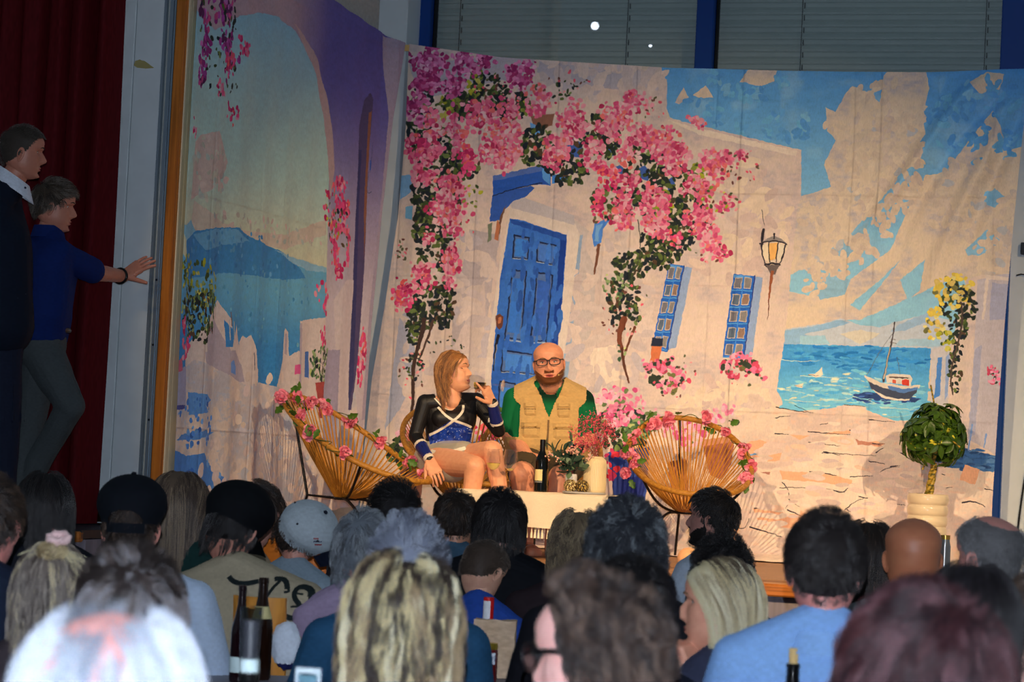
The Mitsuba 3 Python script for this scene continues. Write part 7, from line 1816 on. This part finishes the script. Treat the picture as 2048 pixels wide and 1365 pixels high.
t = thing('can', 'small red and white can beside the chin of the boy in the blue hoodie', 'can'); c = at(978, 1196, 7.9); c2 = np.array([c[0], c[1], TBZ + .001]); part(t, 'body', lathe([(0, 0), (.016, 0), (.017, .004), (.017, c[2] - TBZ), (0, c[2] - TBZ)], 28, c2), fabric((206, 34, 36), .3)); part(t, 'band', wrap(c2, .0175, (c[2] - TBZ) * .55, (c[2] - TBZ) * .95, -70, 20), fabric((226, 226, 226), .4), smooth=True)
hall_table('small grey table between the boys, hidden in the crowd', 978, 7.9, .10, .10, 0)
t = thing('metal_post', 'glossy metal post with a brass top between the bald man and the balding grey man', 'post'); c = at(1891, 1074, 10.4); part(t, 'body', lathe([(0, .001), (.022, .001), (.023, .01), (.023, c[2] - .04), (.018, c[2] - .02), (.018, c[2]), (0, c[2])], 28, (c[0], c[1], 0)), 'chrome', smooth=30); part(t, 'top_cap', lathe([(.0185, c[2] - .012), (.0195, c[2] - .012), (.0195, c[2] + .006), (0, c[2] + .006)], 28, (c[0], c[1], 0)), 'gold_metal', smooth=30)
t = thing('lamp_globe', 'peach-coloured globe standing on the stage floor in front of the empty chair', 'globe'); c = stand(1376, 12.75, STAGE_Z + .058); add(t, ball(c, .055, 3), fabric((232, 172, 124)), smooth=True)
# ------------------------------------------------------------------ the players on the stage and the two men at the curtain
def J(u, v, d): return at(u, v, d)
def pix(P):
    q = P - EYE; d = q @ FWD; return np.stack([1024 + FOC * (q @ RIGHT) / d, 682.5 - FOC * (q @ UP) / d], -1)
def inside(P, poly): return shapely.contains_xy(Polygon(poly), *pix(P).T)
def towards_eye(m): return ((EYE - m.vertices) * m.vertex_normals).sum(1) > 0
def keep(m, k): t = trimesh.Trimesh(m.vertices, m.faces[k[m.faces].all(1)], process=False); t.remove_unreferenced_vertices(); return t
def lift(m, o): return trimesh.Trimesh(m.vertices + m.vertex_normals * o, m.faces, process=False)
def ribbon(mesh, pts, w, o=.004, n=40):
    """A band laid on a cloth along points of the photograph."""
    c = spline(np.array([[u, v, 0] for u, v in pts], float), n)[:, :2]; L_, R_ = [], []; q = [front_point(mesh, u, v) for u, v in c]; p = np.array([x[0] for x in q]); nn = np.array([x[1] for x in q]); k = np.ones(5) / 5
    nn = np.stack([np.convolve(np.pad(nn[:, i], 2, mode='edge'), k, 'valid') for i in range(3)], 1); nn /= np.linalg.norm(nn, axis=1, keepdims=True); p = np.stack([np.convolve(np.pad(p[:, i], 2, mode='edge'), k, 'valid') for i in range(3)], 1)
    t_ = np.gradient(p, axis=0); t_ /= np.linalg.norm(t_, axis=1, keepdims=True); s_ = np.cross(t_, nn); return grid_mesh(np.stack([p - s_ * w / 2 + nn * o, p + nn * (o + .001), p + s_ * w / 2 + nn * o], 1))
dw = lambda v: np.asarray(v, float) / np.linalg.norm(v)
R3, F3, Zv = np.array([*R2, 0]), np.array([*F2, 0]), np.array([0, 0, 1.0])
# --- woman with the wine glass
D = 13.62
t = thing('person', 'seated woman in a black and blue sequinned costume drinking from a wine glass', 'person')
hc = J(909, 746, D); M = head_frame(hc, 112, 14, -4, .97); hm = head_mesh(dict(nose=.95, jaw=.92, wide=.96))
nk, cl = J(899, 789, D + .01), J(905, 803, D)
sR, sL = J(850, 806, D - .02), J(953, 802, D + .07); ch, wa, hp = J(900, 838, D + .02), J(896, 884, D + .03), J(893, 922, D + .03)
eR, wR = J(830, 872, D - .04), J(858, 918, D - .20); eL, wL = J(997, 862, D - .02), J(985, 806, D - .12)
kL, aL = J(984, 903, D - .36), J(1006, 1010, D - .36); kR, aR = J(950, 934, D - .42), J(936, 1040, D - .40)
torso = [[(ch - R3 * .062, .082), (ch + R3 * .062, .082), (J(868, 812, D), .045), (J(938, 810, D + .04), .045)], [(ch - R3 * .06, .080), (ch + R3 * .06, .080), (wa - R3 * .045, .072), (wa + R3 * .045, .072)], [(wa - R3 * .045, .074), (wa + R3 * .045, .074), (hp - R3 * .07, .095), (hp + R3 * .07, .095)], [(cl, .05), (sR, .044), ], [(cl, .05), (sL, .044)], [(ch - R3 * .05 - F3 * .055 + Zv * .0, .052), (ch + R3 * .055 - F3 * .05, .052), (ch, .07)]]
armR, armL = [[(sR, .046), (eR, .036)], [(eR, .036), (wR, .025)]], [[(sL, .046), (eL, .037)], [(eL, .037), (wL, .026)]]
legs = [[(hp + R3 * .07 - F3 * .05, .088), (kL, .058)], [(kL, .056), (aL, .036)], [(hp - R3 * .05 - F3 * .05, .088), (kR, .058)], [(kR, .056), (aR, .036)]]
hR = hand(wR + dw(J(872, 950, D - .26) - wR) * .012, J(874, 952, D - .27) - wR, -F3 + Zv * .5, 1, (20, 26, 18), s=.95, thumb=(30, 10))
hL = hand(wL, dw(J(968, 770, D - .16) - wL), R3 * .8 - F3 * .5, -1, each=[(4, 10, 6), (52, 48, 30), (58, 52, 34), (62, 54, 34)], s=.92, thumb=(48, 20))
feet = [[(aL, .034), (aL + dw(R3 * .5 - F3) * .12 - Zv * .05, .026)], [(aR, .034), (aR + dw(R3 * .3 - F3) * .13 - Zv * .05, .026)]]
trunk = blob([[(p, max(r - .012, .02)) for p, r in x] for x in torso + armR[:1] + armL[:1]] + [[(p, r - .006) for p, r in x] for x in (armR[1], armL[1])] + legs + feet + [[(J(903, 772, D), .046), (nk, .046), (cl, .05)]] + hR + hL, .009, 4)
part(t, 'body', union(trunk, moved(hm, M), moved(ear(1, .9), M), moved(ear(-1, .9), M)), skin((226, 160, 122)), smooth=60)
top = blob(torso + armR + armL, .0065, 6, wrinkle=.002, seed=3, freq=20)
neckline = [(868, 780), (872, 795), (890, 815), (903, 822), (914, 812), (921, 800), (923, 778)]
pu = pix(top.vertices); tv = towards_eye(top); k = ~(inside(top.vertices, neckline) & (top.vertices[:, 2] > cl[2] - .09)) & ~((np.linalg.norm(top.vertices - nk, axis=1) < .062))
top = keep(top, k)
mat('costume_black', (16, 14, 17), .5, specular=.4)
part(t, 'costume_top', top, 'costume_black', smooth=True, label='long-sleeved black top')
def sequins(p, n, uv):
    a, b, w = mikit.voronoi((p.x * .96 - p.y * .28) * 170, p.z * 170); s = mikit.smoothstep(.80, .95, w); g = mikit.mix(lin(16, 34, 112).tolist(), lin(36, 70, 176).tolist(), mikit.noise(p.x * 60, p.z * 60)); return mikit.mix(g, mi.Color3f(.75, .85, .95), s * mikit.smoothstep(.35, .2, a))
mat('sequin_blue', None, .22, tex=mikit.proc(sequins), specular=.6, metallic=.25); mat('satin_white', (226, 214, 196), .3); mat('cuff_blue', (24, 36, 104), .35); mat('satin_silver', (196, 186, 168), .25, metallic=.35)
bod = [(856, 870), (905, 838), (944, 856), (940, 905), (862, 908)]
msk = inside(top.vertices, bod) & (top.vertices[:, 2] < 1.75) & (np.linalg.norm(np.cross(top.vertices - sL, dw(eL - sL)), axis=1) > .055) & (np.linalg.norm(np.cross(top.vertices - sR, dw(eR - sR)), axis=1) > .050)
part(t, 'bodice', lift(keep(top, msk), .0025), 'sequin_blue', smooth=True, label='blue sequinned bodice')
for a_, w_, e_ in ((eR, wR, .38), (eL, wL, .28)):
    ax_ = dw(w_ - a_); s_ = (top.vertices - a_) @ ax_ / np.linalg.norm(w_ - a_); dist = np.linalg.norm(np.cross(top.vertices - a_, ax_), axis=1); near_ = dist < .055
    part(t, 'cuff', lift(keep(top, near_ & (s_ > e_) & (s_ < 1.06)), .002), 'cuff_blue', smooth=True, label='blue cuff'); part(t, 'trim', lift(keep(top, near_ & (s_ > e_ - .02) & (s_ < e_ + .10)), .004), 'satin_white', smooth=True, label='white band'); part(t, 'trim', lift(keep(top, near_ & (s_ > .93) & (s_ < 1.06)), .004), 'satin_white', smooth=True, label='white band')
for pts, w_ in (([(858, 871), (880, 860), (905, 843), (925, 824), (926, 810)], .014), ([(943, 856), (925, 847), (905, 840), (885, 826), (875, 813)], .014), ([(868, 797), (884, 813), (903, 822), (914, 812), (921, 797)], .008)):
    part(t, 'trim', ribbon(top, pts, w_), 'satin_white', smooth=True, label='white stripe')
sk = blob([[(wa - R3 * .045 - Zv * .03, .080), (wa + R3 * .045 - Zv * .03, .080), (hp - R3 * .075, .108), (hp + R3 * .075, .108)], [(hp - R3 * .07, .105), (hp + R3 * .06 - F3 * .02, .102), (J(925, 915, D - .14), .09), (J(905, 935, D - .16), .085)]], .012, 4, wrinkle=.003, seed=5)
part(t, 'skirt', sk, 'satin_silver', smooth=True, label='short silver skirt'); part(t, 'belt', ribbon(cat(top, sk), [(862, 903), (880, 908), (905, 905), (932, 898)], .022, .008), 'satin_white', smooth=True, label='white belt')
part(t, 'shoe', blob([[(aL + Zv * -.045, .03), (aL + dw(R3 * .5 - F3) * .14 - Zv * .065, .024)]], .012, 3), 'satin_white', smooth=True); part(t, 'shoe', blob([[(aR + Zv * -.045, .03), (aR + dw(R3 * .3 - F3) * .14 - Zv * .065, .024)]], .012, 3), 'satin_white', smooth=True)
face_parts(t, hm, M, brow=(120, 84, 56), shut=True)
add_hair(t, hm, M, mixs(LONG, n=4200, len=.20, part=-.012, vol=.016, back=-.9, grav=.3, clump=.55, radius=.0008, wave=.004, wfreq=1.2, front=.0, bodies=[((0, -.02, -.13), (.062, .07, .10))], tones=[((150, 96, 50), 4), ((186, 132, 76), 3), ((96, 58, 34), 3)]), 61)
part(t, 'earring', moved(tube(np.stack([0 * a + .078, .013 * np.cos(a) - .002, .013 * np.sin(a) - .058], 1), .0016, 6, closed=True), M), 'gold_metal', smooth=True); part(t, 'earring', moved(tube(np.stack([0 * a - .078, .013 * np.cos(a) - .002, .013 * np.sin(a) - .058], 1), .0016, 6, closed=True), M), 'gold_metal', smooth=True)
part(t, 'ring', tube(np.stack([.0095 * np.cos(a), .0095 * np.sin(a), 0 * a], 1) + wR + dw(J(874, 952, D - .27) - wR) * .11, .0015, 6, closed=True), 'gold_metal', smooth=True)
g0, g1 = J(937, 763, D - .12), J(993, 770, D - .17); ax_ = dw(g1 - g0)    # tilted glass: rim at her lips, foot to the right
x_, y_, z_ = frame_of(-ax_); Mg_ = np.eye(4); Mg_[:3, 0], Mg_[:3, 1], Mg_[:3, 2] = x_, y_, z_; Mg_[:3, 3] = g0 + ax_ * .200
wg3 = wineglass('wine glass tilted at the lips of the seated woman', Mg_)
rr_ = [(q[0] - .0012, q[1]) for q in wineglass_profile()][1:5]; wn = lathe([(0, rr_[0][1])] + rr_ + [(0, rr_[-1][1])], 36); wn = moved(wn, Mg_); lv = g0[2] - .004
cutm = to_mf(wn).trim_by_plane((0, 0, -1), -lv); part(wg3, 'wine', from_mf(cutm), 'white_wine', smooth=False)
# --- bald man in the vest
D = 14.0
t = thing('person', 'seated bald bearded man in a beige vest over a green T-shirt', 'person')
hc = J(1098, 728, D); M = head_frame(hc, 183, -2, 7, 1.05); hm = head_mesh(dict(jaw=1.12, wide=1.05, open=.05))
nk = J(1101, 768, D + .04); sR, sL = J(1031, 800, D + .05), J(1164, 802, D + .05); ch, wa, hp = J(1098, 828, D + .06), J(1095, 880, D + .04), J(1093, 925, D + .08)
eR, wR = J(1022, 872, D + .06), J(1056, 914, D - .20); eL, wL = J(1176, 876, D + .04), J(1130, 925, D - .22)
kR, aR = J(1044, 950, D - .42), J(1052, 1084, D - .34); kL, aL = J(1122, 958, D - .44), J(1104, 1088, D - .52)
chest = [[(ch - R3 * .11, .115), (ch + R3 * .11, .115), (J(1052, 800, D + .06), .066), (J(1146, 802, D + .06), .066)], [(ch - R3 * .11, .115), (ch + R3 * .11, .115), (wa - R3 * .10, .125), (wa + R3 * .10, .125)], [(wa - R3 * .10, .122), (wa + R3 * .10, .122), (hp - R3 * .10, .12), (hp + R3 * .10, .12)], [(nk, .06), (sR, .058)], [(nk, .06), (sL, .058)]]
up = [[(sR, .066), (eR, .052)], [(sL, .066), (eL, .052)]]; fo = [[(eR, .050), (wR, .034)], [(eL, .050), (wL, .034)]]
legs = [[(hp - R3 * .09, .10), (kR, .070)], [(hp + R3 * .09, .10), (kL, .070)]]; shins = [[(kR, .066), (aR, .042)], [(kL, .066), (aL, .042)]]
hR = hand(wR, dw(J(1078, 922, D - .24) - wR), -F3 * .8 + Zv * .6, 1, (24, 34, 26), s=1.08, thumb=(30, 20)); hL = hand(wL, dw(J(1100, 938, D - .27) - wL), -F3 * .6 + Zv * .8, -1, (22, 30, 22), s=1.08, spread=6, thumb=(34, 14))
fd = dw(-F3 + R3 * .25); feet = [[(q - Zv * .03, .040), (q + fd * .15 - Zv * .055, .030), (q + fd * .13 + R3 * .03 - Zv * .055, .028)] for q in (aR, aL)]
trunk = blob([[(p, max(r - .014, .02)) for p, r in x] for x in chest + up] + fo + legs + shins + feet + [[(J(1099, 752, D + .02), .060), (nk, .064)]] + hR + hL, .010, 4)
part(t, 'body', union(trunk, moved(hm, M), moved(ear(1, 1.1), M), moved(ear(-1, 1.1), M)), skin((222, 150, 116)), smooth=60)
slv = [[q[0], (q[0][0] * .34 + q[1][0] * .66, q[1][1] * 1.28)] for q in up]
tee = blob([[(p, r + .004) for p, r in x] for x in chest + slv], .009, 6, wrinkle=.004, seed=8); tee = keep(tee, ~(np.linalg.norm((tee.vertices - nk - Zv * .01), axis=1) < .082))
def camo(p, n, uv): return mikit.mix(lin(14, 104, 62).tolist(), lin(10, 46, 34).tolist(), mikit.smoothstep(.5, .56, mikit.noise(p.x * 9, p.y * 9, p.z * 7)) * mikit.smoothstep(1.70, 1.76, p.z))
mat('green_tee', None, .8, tex=mikit.proc(camo), specular=.15); part(t, 't_shirt', tee, 'green_tee', smooth=True, label='green T-shirt with dark green shoulders')
a = np.linspace(0, 2 * np.pi, 33)[:-1]
vest = blob([[(p, r + .016) for p, r in x] for x in chest], .0055, 8, wrinkle=.006, seed=9, freq=12)
vee = [(1068, 766), (1082, 790), (1093, 822), (1098, 833), (1106, 812), (1120, 785), (1128, 762), (1100, 740)]
vp = pix(vest.vertices); k = ~(inside(vest.vertices, vee) & towards_eye(vest)) & ~(np.linalg.norm(vest.vertices - nk - Zv * .02, axis=1) < .085)
lx = (vest.vertices - ch) @ R3; k &= ~((np.abs(lx) > .205 - .10 * smoothstep(.02, -.10, vest.vertices[:, 2] - sR[2])) & (vest.vertices[:, 2] > ch[2] - .14) & (np.abs(lx) > .165))
k &= vest.vertices[:, 2] > hp[2] - .02
vest = keep(vest, k); mat('vest_beige', None, .85, tex=mikit.proc(lambda p, n, uv: mi.Color3f(lin(196, 160, 104).tolist()) * (.86 + .26 * mikit.fbm(p.x * 90, p.y * 90, p.z * 90, octaves=2))), specular=.12); mat('vest_dark', (116, 88, 58), .85)
part(t, 'vest', lift(vest, .002), 'vest_beige', smooth=True, label='beige vest with many pockets'); vk = t + '__vest'
def pocket(u0, v0, u1, v1, nm, thick=.010, m='vest_beige'):
    P = np.array([[front_point(vest, u, v)[0] for v in np.linspace(v0, v1, 6)] for u in np.linspace(u0, u1, 7)]); c_, n_ = front_point(vest, (u0 + u1) / 2, (v0 + v1) / 2)
    e = np.minimum(1, np.minimum.outer(np.minimum(np.arange(7), np.arange(6, -1, -1)), np.minimum(np.arange(6), np.arange(5, -1, -1)))); return part(vk, nm, grid_mesh(P + n_ * (.002 + thick * e[..., None])), m, smooth=False)
for q in ((1048, 812, 1072, 832), (1114, 812, 1140, 836), (1042, 850, 1080, 876), (1106, 852, 1146, 880)): pocket(*q, 'pocket'); pocket(q[0] - 1, q[1] - 5, q[2] + 1, q[1] + 6, 'pocket_flap', .015); pocket(q[0], q[1] + 6.2, q[2], q[1] + 8.2, 'seam', .012, 'vest_dark')
for u, v in ((1071, 856), (1113, 858), (1143, 860)): c_, n_ = front_point(vest, u, v); part(vk, 'snap', lathe([(0, 0), (.005, 0), (.004, .003), (0, .003)], 12, c_ + n_ * .018, n_), 'gold_metal', smooth=True)
part(vk, 'zip', ribbon(vest, [(1097, 840), (1096, 860), (1095, 880), (1094, 900)], .010, .005), 'vest_dark', smooth=True)
mat('shorts_olive', (70, 58, 40), .85); part(t, 'shorts', blob([[(p, r + .012) for p, r in x] for x in [[legs[0][0], (legs[0][0][0] * .15 + kR * .85, .076)], [legs[1][0], (legs[1][0][0] * .15 + kL * .85, .076)]]] + [[(hp - R3 * .1, .125), (hp + R3 * .1, .125)]], .012, 4, wrinkle=.004), 'shorts_olive', smooth=True)
for q in (aR, aL):
    for e in (.05, .095, .13):
        c_ = q + fd * e - Zv * (.045 - .0 * e); s_ = np.cross(fd, Zv); P = np.array([[c_ + s_ * .046 * math.cos(b_) + Zv * (.040 * math.sin(b_) - .006) + fd * w_ for w_ in (-.014, 0, .014)] for b_ in np.linspace(-.15, 3.3, 14)]); part(t, 'sandal_strap', grid_mesh(P), fabric((206, 196, 180)) if e != .095 else 'black_plastic', smooth=True)
    part(t, 'sandal_sole', moved(box((.10, .27, .02), (0, 0, 0), .008), Mat(np.stack([np.cross(fd, Zv), fd, Zv], 1), q + fd * .08 - Zv * .095)), fabric((40, 34, 30)))
face_parts(t, hm, M, brow=(120, 78, 48), mouth=.05); beard(t, hm, M, (112, 66, 36), n=1800, length=.013, seed=3)
spectacles(M, 'dark-rimmed glasses of the bald man on the stage', thick=.0024, h=.017)
part(t, 'microphone', moved(tube(spline([(-.079, -.01, -.02), (-.072, .03, -.052), (-.05, .066, -.064)], 10), .0012, 5), M), 'cork', smooth=True); part(t, 'microphone', moved(ball((-.049, .068, -.064), .0045, 2), M), 'cork', smooth=True)
# --- man in the blue shirt, one hand on the rail
D = 11.95
t = thing('person', 'man in a dark blue shirt and grey trousers leaning one hand on the metal rail', 'person')
hc = J(110, 414, D); M = head_frame(hc, 88, -6, 4, 1.04); hm = head_mesh(dict(jaw=1.08, nose=1.1))
nk = J(96, 468, D); sR, sL = J(118, 506, D - .08), J(88, 494, D + .16); ch, wa, hp = J(98, 545, D + .02), J(88, 630, D + .02), J(80, 690, D + .02)
eR, wR = J(190, 545, D + .14), J(246, 553, D + .42); eL, wL = J(70, 590, D + .2), J(50, 668, D + .08)
kR, aR = J(140, 812, D - .12), J(52, 970, D + .05); kL, aL = J(62, 850, D + .06), J(28, 1020, D + .02)
Xr = dw(heading_matrix(88)[:, 0]); chest = [[(ch - Xr * .09, .115), (ch + Xr * .09, .115), (sR, .06), (sL, .06), (J(92, 490, D + .04), .07)], [(ch - Xr * .09, .115), (ch + Xr * .09, .115), (wa - Xr * .08, .118), (wa + Xr * .08, .118)], [(wa - Xr * .08, .118), (wa + Xr * .08, .118), (hp - Xr * .06 + Zv * .06, .118), (hp + Xr * .06 + Zv * .06, .118)], [(nk, .055), (sR, .05)], [(nk, .055), (sL, .05)]]
up = [[(sR, .066), (eR, .050)], [(sL, .062), (eL, .048)]]; fo = [[(eR, .044), (wR, .031)], [(eL, .044), (wL, .031)]]
hR = hand(wR, dw(R3 * .75 + Zv * .55 - F3 * .0), -R3 * .5 + Zv * .3 - F3 * .8, 1, each=[(2, 6, 6), (4, 6, 6), (8, 8, 6), (12, 10, 8)], s=1.02, spread=9, thumb=(50, 0)); hL = hand(wL, -Zv + R3 * .2, -F3, -1, (20, 30, 20))
trunk = blob([[(p, max(r - .014, .02)) for p, r in x] for x in chest + up] + fo + [[(J(104, 448, D), .056), (nk, .058)]] + hR + hL, .011, 4)
part(t, 'body', union(trunk, moved(hm, M), moved(ear(1, 1.05), M), moved(ear(-1, 1.05), M)), skin((196, 128, 106)), smooth=60)
sh = blob([[(p, r + .008) for p, r in x] for x in chest] + [[q[0], (q[0][0] * .08 + q[1][0] * .92, q[1][1] * 1.22)] for q in up], .012, 5, wrinkle=.010, seed=12, freq=11); sh = keep(sh, ~(np.linalg.norm(sh.vertices - nk - Zv * .03, axis=1) < .066)); part(t, 'shirt', sh, fabric((16, 38, 98)), smooth=True)
P = np.array([[nk + Xr * r * math.cos(x) + np.cross(Zv, Xr) * r * math.sin(x) + Zv * z_ for r, z_ in ((.066, -.01), (.064, .035), (.068, .038), (.084, -.02))] for x in a]); part(t, 'collar', grid_mesh(P, closed_u=True), fabric((16, 38, 98)), smooth=50)
part(t, 'trousers', blob([[(hp - Xr * .06, .122), (hp + Xr * .06, .122), (hp + Zv * .05, .12)], [(hp + Xr * .06, .108), (kR, .072)], [(kR, .070), (aR, .056)], [(hp - Xr * .06, .108), (kL, .072)], [(kL, .070), (aL, .058)]], .016, 4, wrinkle=.012, seed=14, freq=9), fabric((72, 78, 80)), smooth=True)
bz = hp[2] + .075; part(t, 'belt', tube(np.stack([(hp[0] + .128 * np.cos(a)) + 0 * a, hp[1] + .150 * np.sin(a), 0 * a + bz], 1), .014, 8, closed=True), 'black_plastic', smooth=True)
wd = dw(wR - eR); wx_, wy_, _z = frame_of(wd); part(t, 'wristwatch', tube(np.stack([wR - wd * .03 + wx_ * .034 * math.cos(q) + wy_ * .034 * math.sin(q) for q in a]), .008, 8, closed=True), 'black_plastic', smooth=True, label='black wristwatch')
for q in (aR, aL): part(t, 'shoe', blob([[(q - Zv * .05, .045), (q - Zv * .075 + R3 * .16, .032)]], .016, 3), 'black_plastic', smooth=True)
face_parts(t, hm, M, brow=(70, 56, 46)); add_hair(t, hm, M, mixs(SHORT, n=3600, len=.05, vol=.020, sweep=(0, -.5, .3), front=.004, tones=[((70, 58, 48), 4), ((104, 92, 82), 3), ((44, 36, 32), 2)]), 71)
# --- man in the dark suit
D = 11.45
t = thing('person', 'man in a dark suit with an open white collar standing before the red curtain', 'person')
hc = J(47, 306, D); M = head_frame(hc, 82, -4, 3, 1.03); hm = head_mesh(dict(jaw=1.04, nose=1.1))
nk = J(22, 366, D); sR, sL = J(-12, 428, D - .14), J(12, 412, D + .16); ch, wa, hp = J(0, 490, D + .02), J(2, 585, D + .02), J(0, 650, D + .02)
eR, wR = J(-20, 545, D - .16), J(12, 622, D - .14); eL, wL = J(20, 540, D + .2), J(30, 640, D + .12); kR, aR = J(8, 850, D - .08), J(4, 1026, D - .06); kL, aL = J(4, 850, D + .1), J(-10, 1026, D + .1)
Xr = dw(heading_matrix(82)[:, 0]); chest = [[(ch - Xr * .10, .128), (ch + Xr * .10, .128), (sR, .065), (sL, .065)], [(ch - Xr * .10, .128), (ch + Xr * .10, .128), (wa - Xr * .09, .132), (wa + Xr * .09, .132)], [(wa - Xr * .09, .132), (wa + Xr * .09, .132), (hp - Xr * .09, .145), (hp + Xr * .09, .145)], [(nk, .055), (sR, .055)], [(nk, .055), (sL, .055)]]
up = [[(sR, .074), (eR, .060)], [(eR, .058), (wR, .046)], [(sL, .07), (eL, .056)], [(eL, .054), (wL, .044)]]
hR = hand(wR, -Zv + R3 * .25, -F3 * .8 - R3 * .3, 1, (26, 34, 24)); hL = hand(wL, -Zv + R3 * .2, F3, -1, (26, 34, 24))
trunk = blob([[(p, max(r - .02, .02)) for p, r in x] for x in chest + up] + [[(J(36, 340, D), .056), (nk, .058)]] + hR + hL, .012, 4)
part(t, 'body', union(trunk, moved(hm, M), moved(ear(1, 1.05), M), moved(ear(-1, 1.05), M)), skin((190, 122, 100)), smooth=60)
jk = blob([[(p, r + .010) for p, r in x] for x in chest + up], .013, 5, wrinkle=.008, seed=15, freq=9); part(t, 'jacket', jk, fabric((18, 26, 42)), smooth=True, label='dark navy jacket')
part(t, 'shirt', blob([[(p, r - .002) for p, r in x] for x in chest[:2]], .02, 4), fabric((206, 212, 226)), smooth=True, label='white shirt'); P = np.array([[nk + R3 * .014 + Xr * r * math.cos(x) + np.cross(Zv, Xr) * r * math.sin(x) + Zv * (z_ - .62 * r * math.sin(x)) for r, z_ in ((.066, -.03), (.066, .030), (.071, .033), (.094, -.035))] for x in a]); part(t, 'collar', grid_mesh(P, closed_u=True), fabric((214, 220, 232)), smooth=50, label='open white collar')
c_, n_ = front_point(mesh_of(t + '__collar'), 50, 376); part(t, 'button', ball(c_ + n_ * .002, .005, 1), fabric((40, 44, 60)), smooth=True)
part(t, 'trousers', blob([[(hp - Xr * .07, .125), (hp + Xr * .07, .125)], [(hp + Xr * .07, .112), (kR, .078)], [(kR, .076), (aR, .062)], [(hp - Xr * .07, .112), (kL, .078)], [(kL, .076), (aL, .062)]], .016, 4, wrinkle=.010, seed=16, freq=9), fabric((26, 32, 50)), smooth=True)
for q in (aR, aL): part(t, 'shoe', blob([[(q - Zv * .04, .045), (q - Zv * .055 + R3 * .16, .032)]], .016, 3), 'black_plastic', smooth=True)
face_parts(t, hm, M, brow=(60, 48, 40)); add_hair(t, hm, M, mixs(CROP, n=3600, len=.024, vol=.008, front=.012, tones=[((62, 54, 48), 4), ((84, 76, 70), 2)], len_fn=lambda r: .5 + .7 * smoothstep(.0, .09, r[:, 2])), 72)
